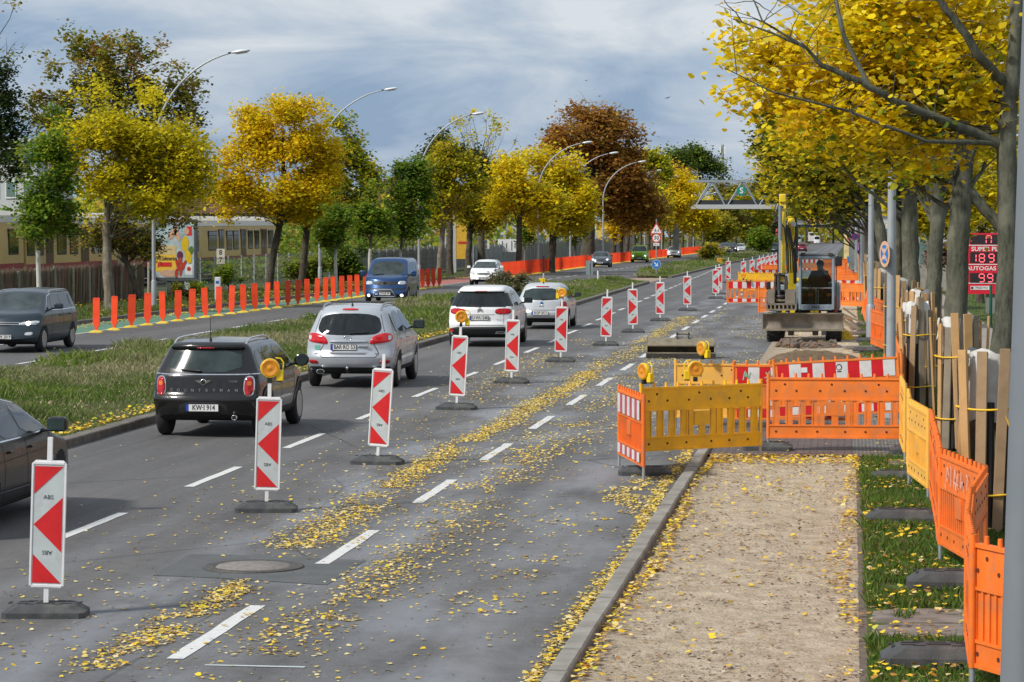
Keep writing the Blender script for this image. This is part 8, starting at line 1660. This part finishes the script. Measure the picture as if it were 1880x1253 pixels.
# right side: street lindens
LY = [(6, (.88, .69, .012)), (4, (.78, .58, .010)), (2, (.90, .78, .08)), (1.2, (.8, .5, .02)), (1.5, (.40, .40, .02)), (.6, (.14, .22, .02))]
LG = [(3, (.74, .60, .014)), (3, (.46, .44, .015)), (2, (.22, .27, .016)), (2, (.74, .55, .02)), (1, (.10, .14, .012))]
tree('nearest linden at the right edge with bright yellow leaves and long limbs', [(1818, 975, 30.4, .15), (1842, 640, 30.4, .13), (1852, 500, 30.5, .115), (1848, 268, 30.6, .11), (1858, 150, 30.6, .085), (1868, -20, 30.8, .07), (1868, -200, 31, .05)],
     [(1640, 40, 230, 190, 31.5, 1), (1500, 120, 150, 130, 31, 1), (1700, 190, 150, 120, 31, .9), (1560, 230, 150, 65, 30.5, .7), (1820, 80, 130, 160, 32, .7), (1430, 60, 100, 70, 31, .6), (1740, -150, 300, 160, 32, .7), (1390, 175, 65, 38, 30.6, .5)],
     26000, .068, LY, M_BARKG, 20, .24, True, spread=.96, fork=.55, per=26, twigs=4,
     extra=[[(1838, 268, 30.6, .062), (1740, 225, 30.2, .05), (1640, 185, 29.8, .042), (1580, 150, 29.6, .035), (1510, 122, 29.5, .028), (1480, 88, 29.4, .018), (1415, 60, 29.3, .012), (1345, 35, 29.2, .006)],
            [(1842, 150, 30.6, .055), (1800, 105, 30.2, .05), (1770, 60, 30.1, .045), (1735, 15, 30, .04), (1700, -40, 29.9, .03)], [(1840, 262, 30.6, .035), (1700, 260, 29.9, .022), (1560, 205, 29.5, .016), (1420, 170, 29.2, .01), (1330, 125, 29.1, .005)],
            [(1600, 165, 29.7, .03), (1550, 70, 29.7, .025), (1530, -20, 29.8, .02)], [(1480, 88, 29.4, .016), (1400, 40, 29.3, .01), (1380, -10, 29.3, .006)]])
tree('second linden with knotted grey trunk behind the nearest planks', [(1757, 812, 42, .185), (1755, 560, 42, .17), (1760, 440, 42, .17), (1768, 340, 42, .15), (1775, 200, 42, .12)], [(1690, 170, 210, 150, 43, 1), (1560, 190, 130, 110, 42.5, 1), (1690, 290, 90, 55, 42, .8), (1800, 250, 100, 90, 44, .7), (1740, 30, 230, 130, 43, .8)],
     20000, .085, LG+LY, M_BARKG, 18, .30, True, fork=.6, per=30, extra=[[(1768, 345, 42, .09), (1800, 375, 42, .085), (1835, 420, 42, .08), (1880, 440, 42, .08)], [(1765, 300, 42, .05), (1650, 280, 42, .03), (1600, 275, 41.8, .02)]])
tree('third linden with a leaning trunk and knot hole', [(1708, 697, 57, .18), (1712, 560, 57, .17), (1718, 450, 57, .16), (1722, 400, 57, .15), (1712, 300, 57, .12)], [(1640, 240, 130, 110, 58, 1), (1720, 200, 120, 110, 58, 1), (1545, 265, 80, 75, 58, .9), (1600, 350, 60, 30, 57, .5)], 17000, .11, LG, M_BARKG, 18, .38, fork=.6, extra=[[(1718, 420, 57, .07), (1745, 370, 57, .06), (1790, 330, 57, .05)]])
tree('double-trunked linden behind the tall plank guard', [(1672, 655, 66.5, .24), (1672, 510, 66.5, .22), (1672, 400, 66.5, .2), (1665, 300, 66.5, .15)], [(1600, 290, 110, 85, 67, 1), (1660, 220, 120, 90, 67, 1), (1500, 270, 80, 90, 67, 1), (1720, 300, 60, 70, 68, .7)], 18000, .12, LG, M_BARKG, 18, .42, fork=.6, extra=[[(1652, 655, 66.8, .15), (1650, 500, 66.8, .14), (1648, 380, 66.8, .12), (1640, 300, 66.8, .1)]])
tree('greenish linden with curved branch behind the signed lamp post', [(1622, 590, 86, .2), (1625, 480, 86, .18), (1612, 400, 86, .15), (1600, 330, 86, .1)], [(1540, 305, 85, 62, 87, 1), (1590, 322, 75, 46, 87, 1), (1480, 300, 60, 70, 87, 1), (1455, 250, 50, 60, 87, .8)], 18000, .15, LG+OLV, M_BARKG, 16, .5, fork=.5, extra=[[(1622, 480, 86, .1), (1605, 400, 86, .08), (1560, 345, 86, .05)]])
tree('dark green and yellow tree hanging over the excavator from the right', [(1607, 540, 108, .25), (1605, 440, 108, .2), (1590, 340, 108, .12)], [(1460, 290, 65, 90, 108, 1), (1420, 240, 45, 60, 108, .9), (1520, 340, 75, 60, 108, 1), (1450, 335, 36, 30, 108, .7), (1570, 345, 46, 28, 108, .8)], 17000, .17, LG+DG, M_BARK, 16, .5)
tree('yellow-tipped tree behind the excavator arm', [(1592, 515, 138, .25), (1590, 420, 138, .2), (1570, 350, 138, .12)], [(1455, 340, 48, 30, 138, 1), (1500, 355, 52, 28, 138, 1), (1545, 366, 40, 22, 138, .9), (1435, 310, 35, 35, 138, .7)], 13000, .16, LY+LG, M_BARK, 12, .55)
for i, (px, py, rx, ry, Y) in enumerate(((1500, 366, 46, 18, 175), (1538, 376, 22, 14, 205), (1524, 374, 26, 12, 240), (1545, 390, 13, 11, 280), (1538, 398, 12, 11, 330))):
    tree(['olive yellow crown low over the road right of the arm', 'olive crown above the far speed limit sign', 'thin yellow crown in front of the railway bridge', 'olive crown behind the far signs', 'farthest small crown of the right-hand row'][i], [(1588-i*5, 480, Y, .25), (1580-i*4, 420, Y, .18)], [(px, py, rx, ry, Y, 1)], 6500, .26, OLV+LG, M_BARK, 8, .6)
for i, (px, Y) in enumerate(((1700, 95), (1780, 120), (1860, 160), (1730, 180))):
    tree(['yellow tree behind the second and third trunks', 'yellow-orange tree over the fuel sign', 'yellow tree at the right edge behind the fuel sign', 'far yellow tree between the right-hand trunks'][i], [(px+20, 520, Y, .16), (px+20, 400, Y, .12)], [(px, 330, 80, 75, Y, 1), (px+30, 390, 60, 35, Y, .8)], 11000, .17, YE+LG+YO, M_BARK, 10, .55)
bush('reddish grey ornamental shrub on the lawn behind the trunks', 1720, 470, 100, 18, 22, 2500, .11, [(3, (.22, .14, .11)), (2, (.30, .2, .16))], .2)
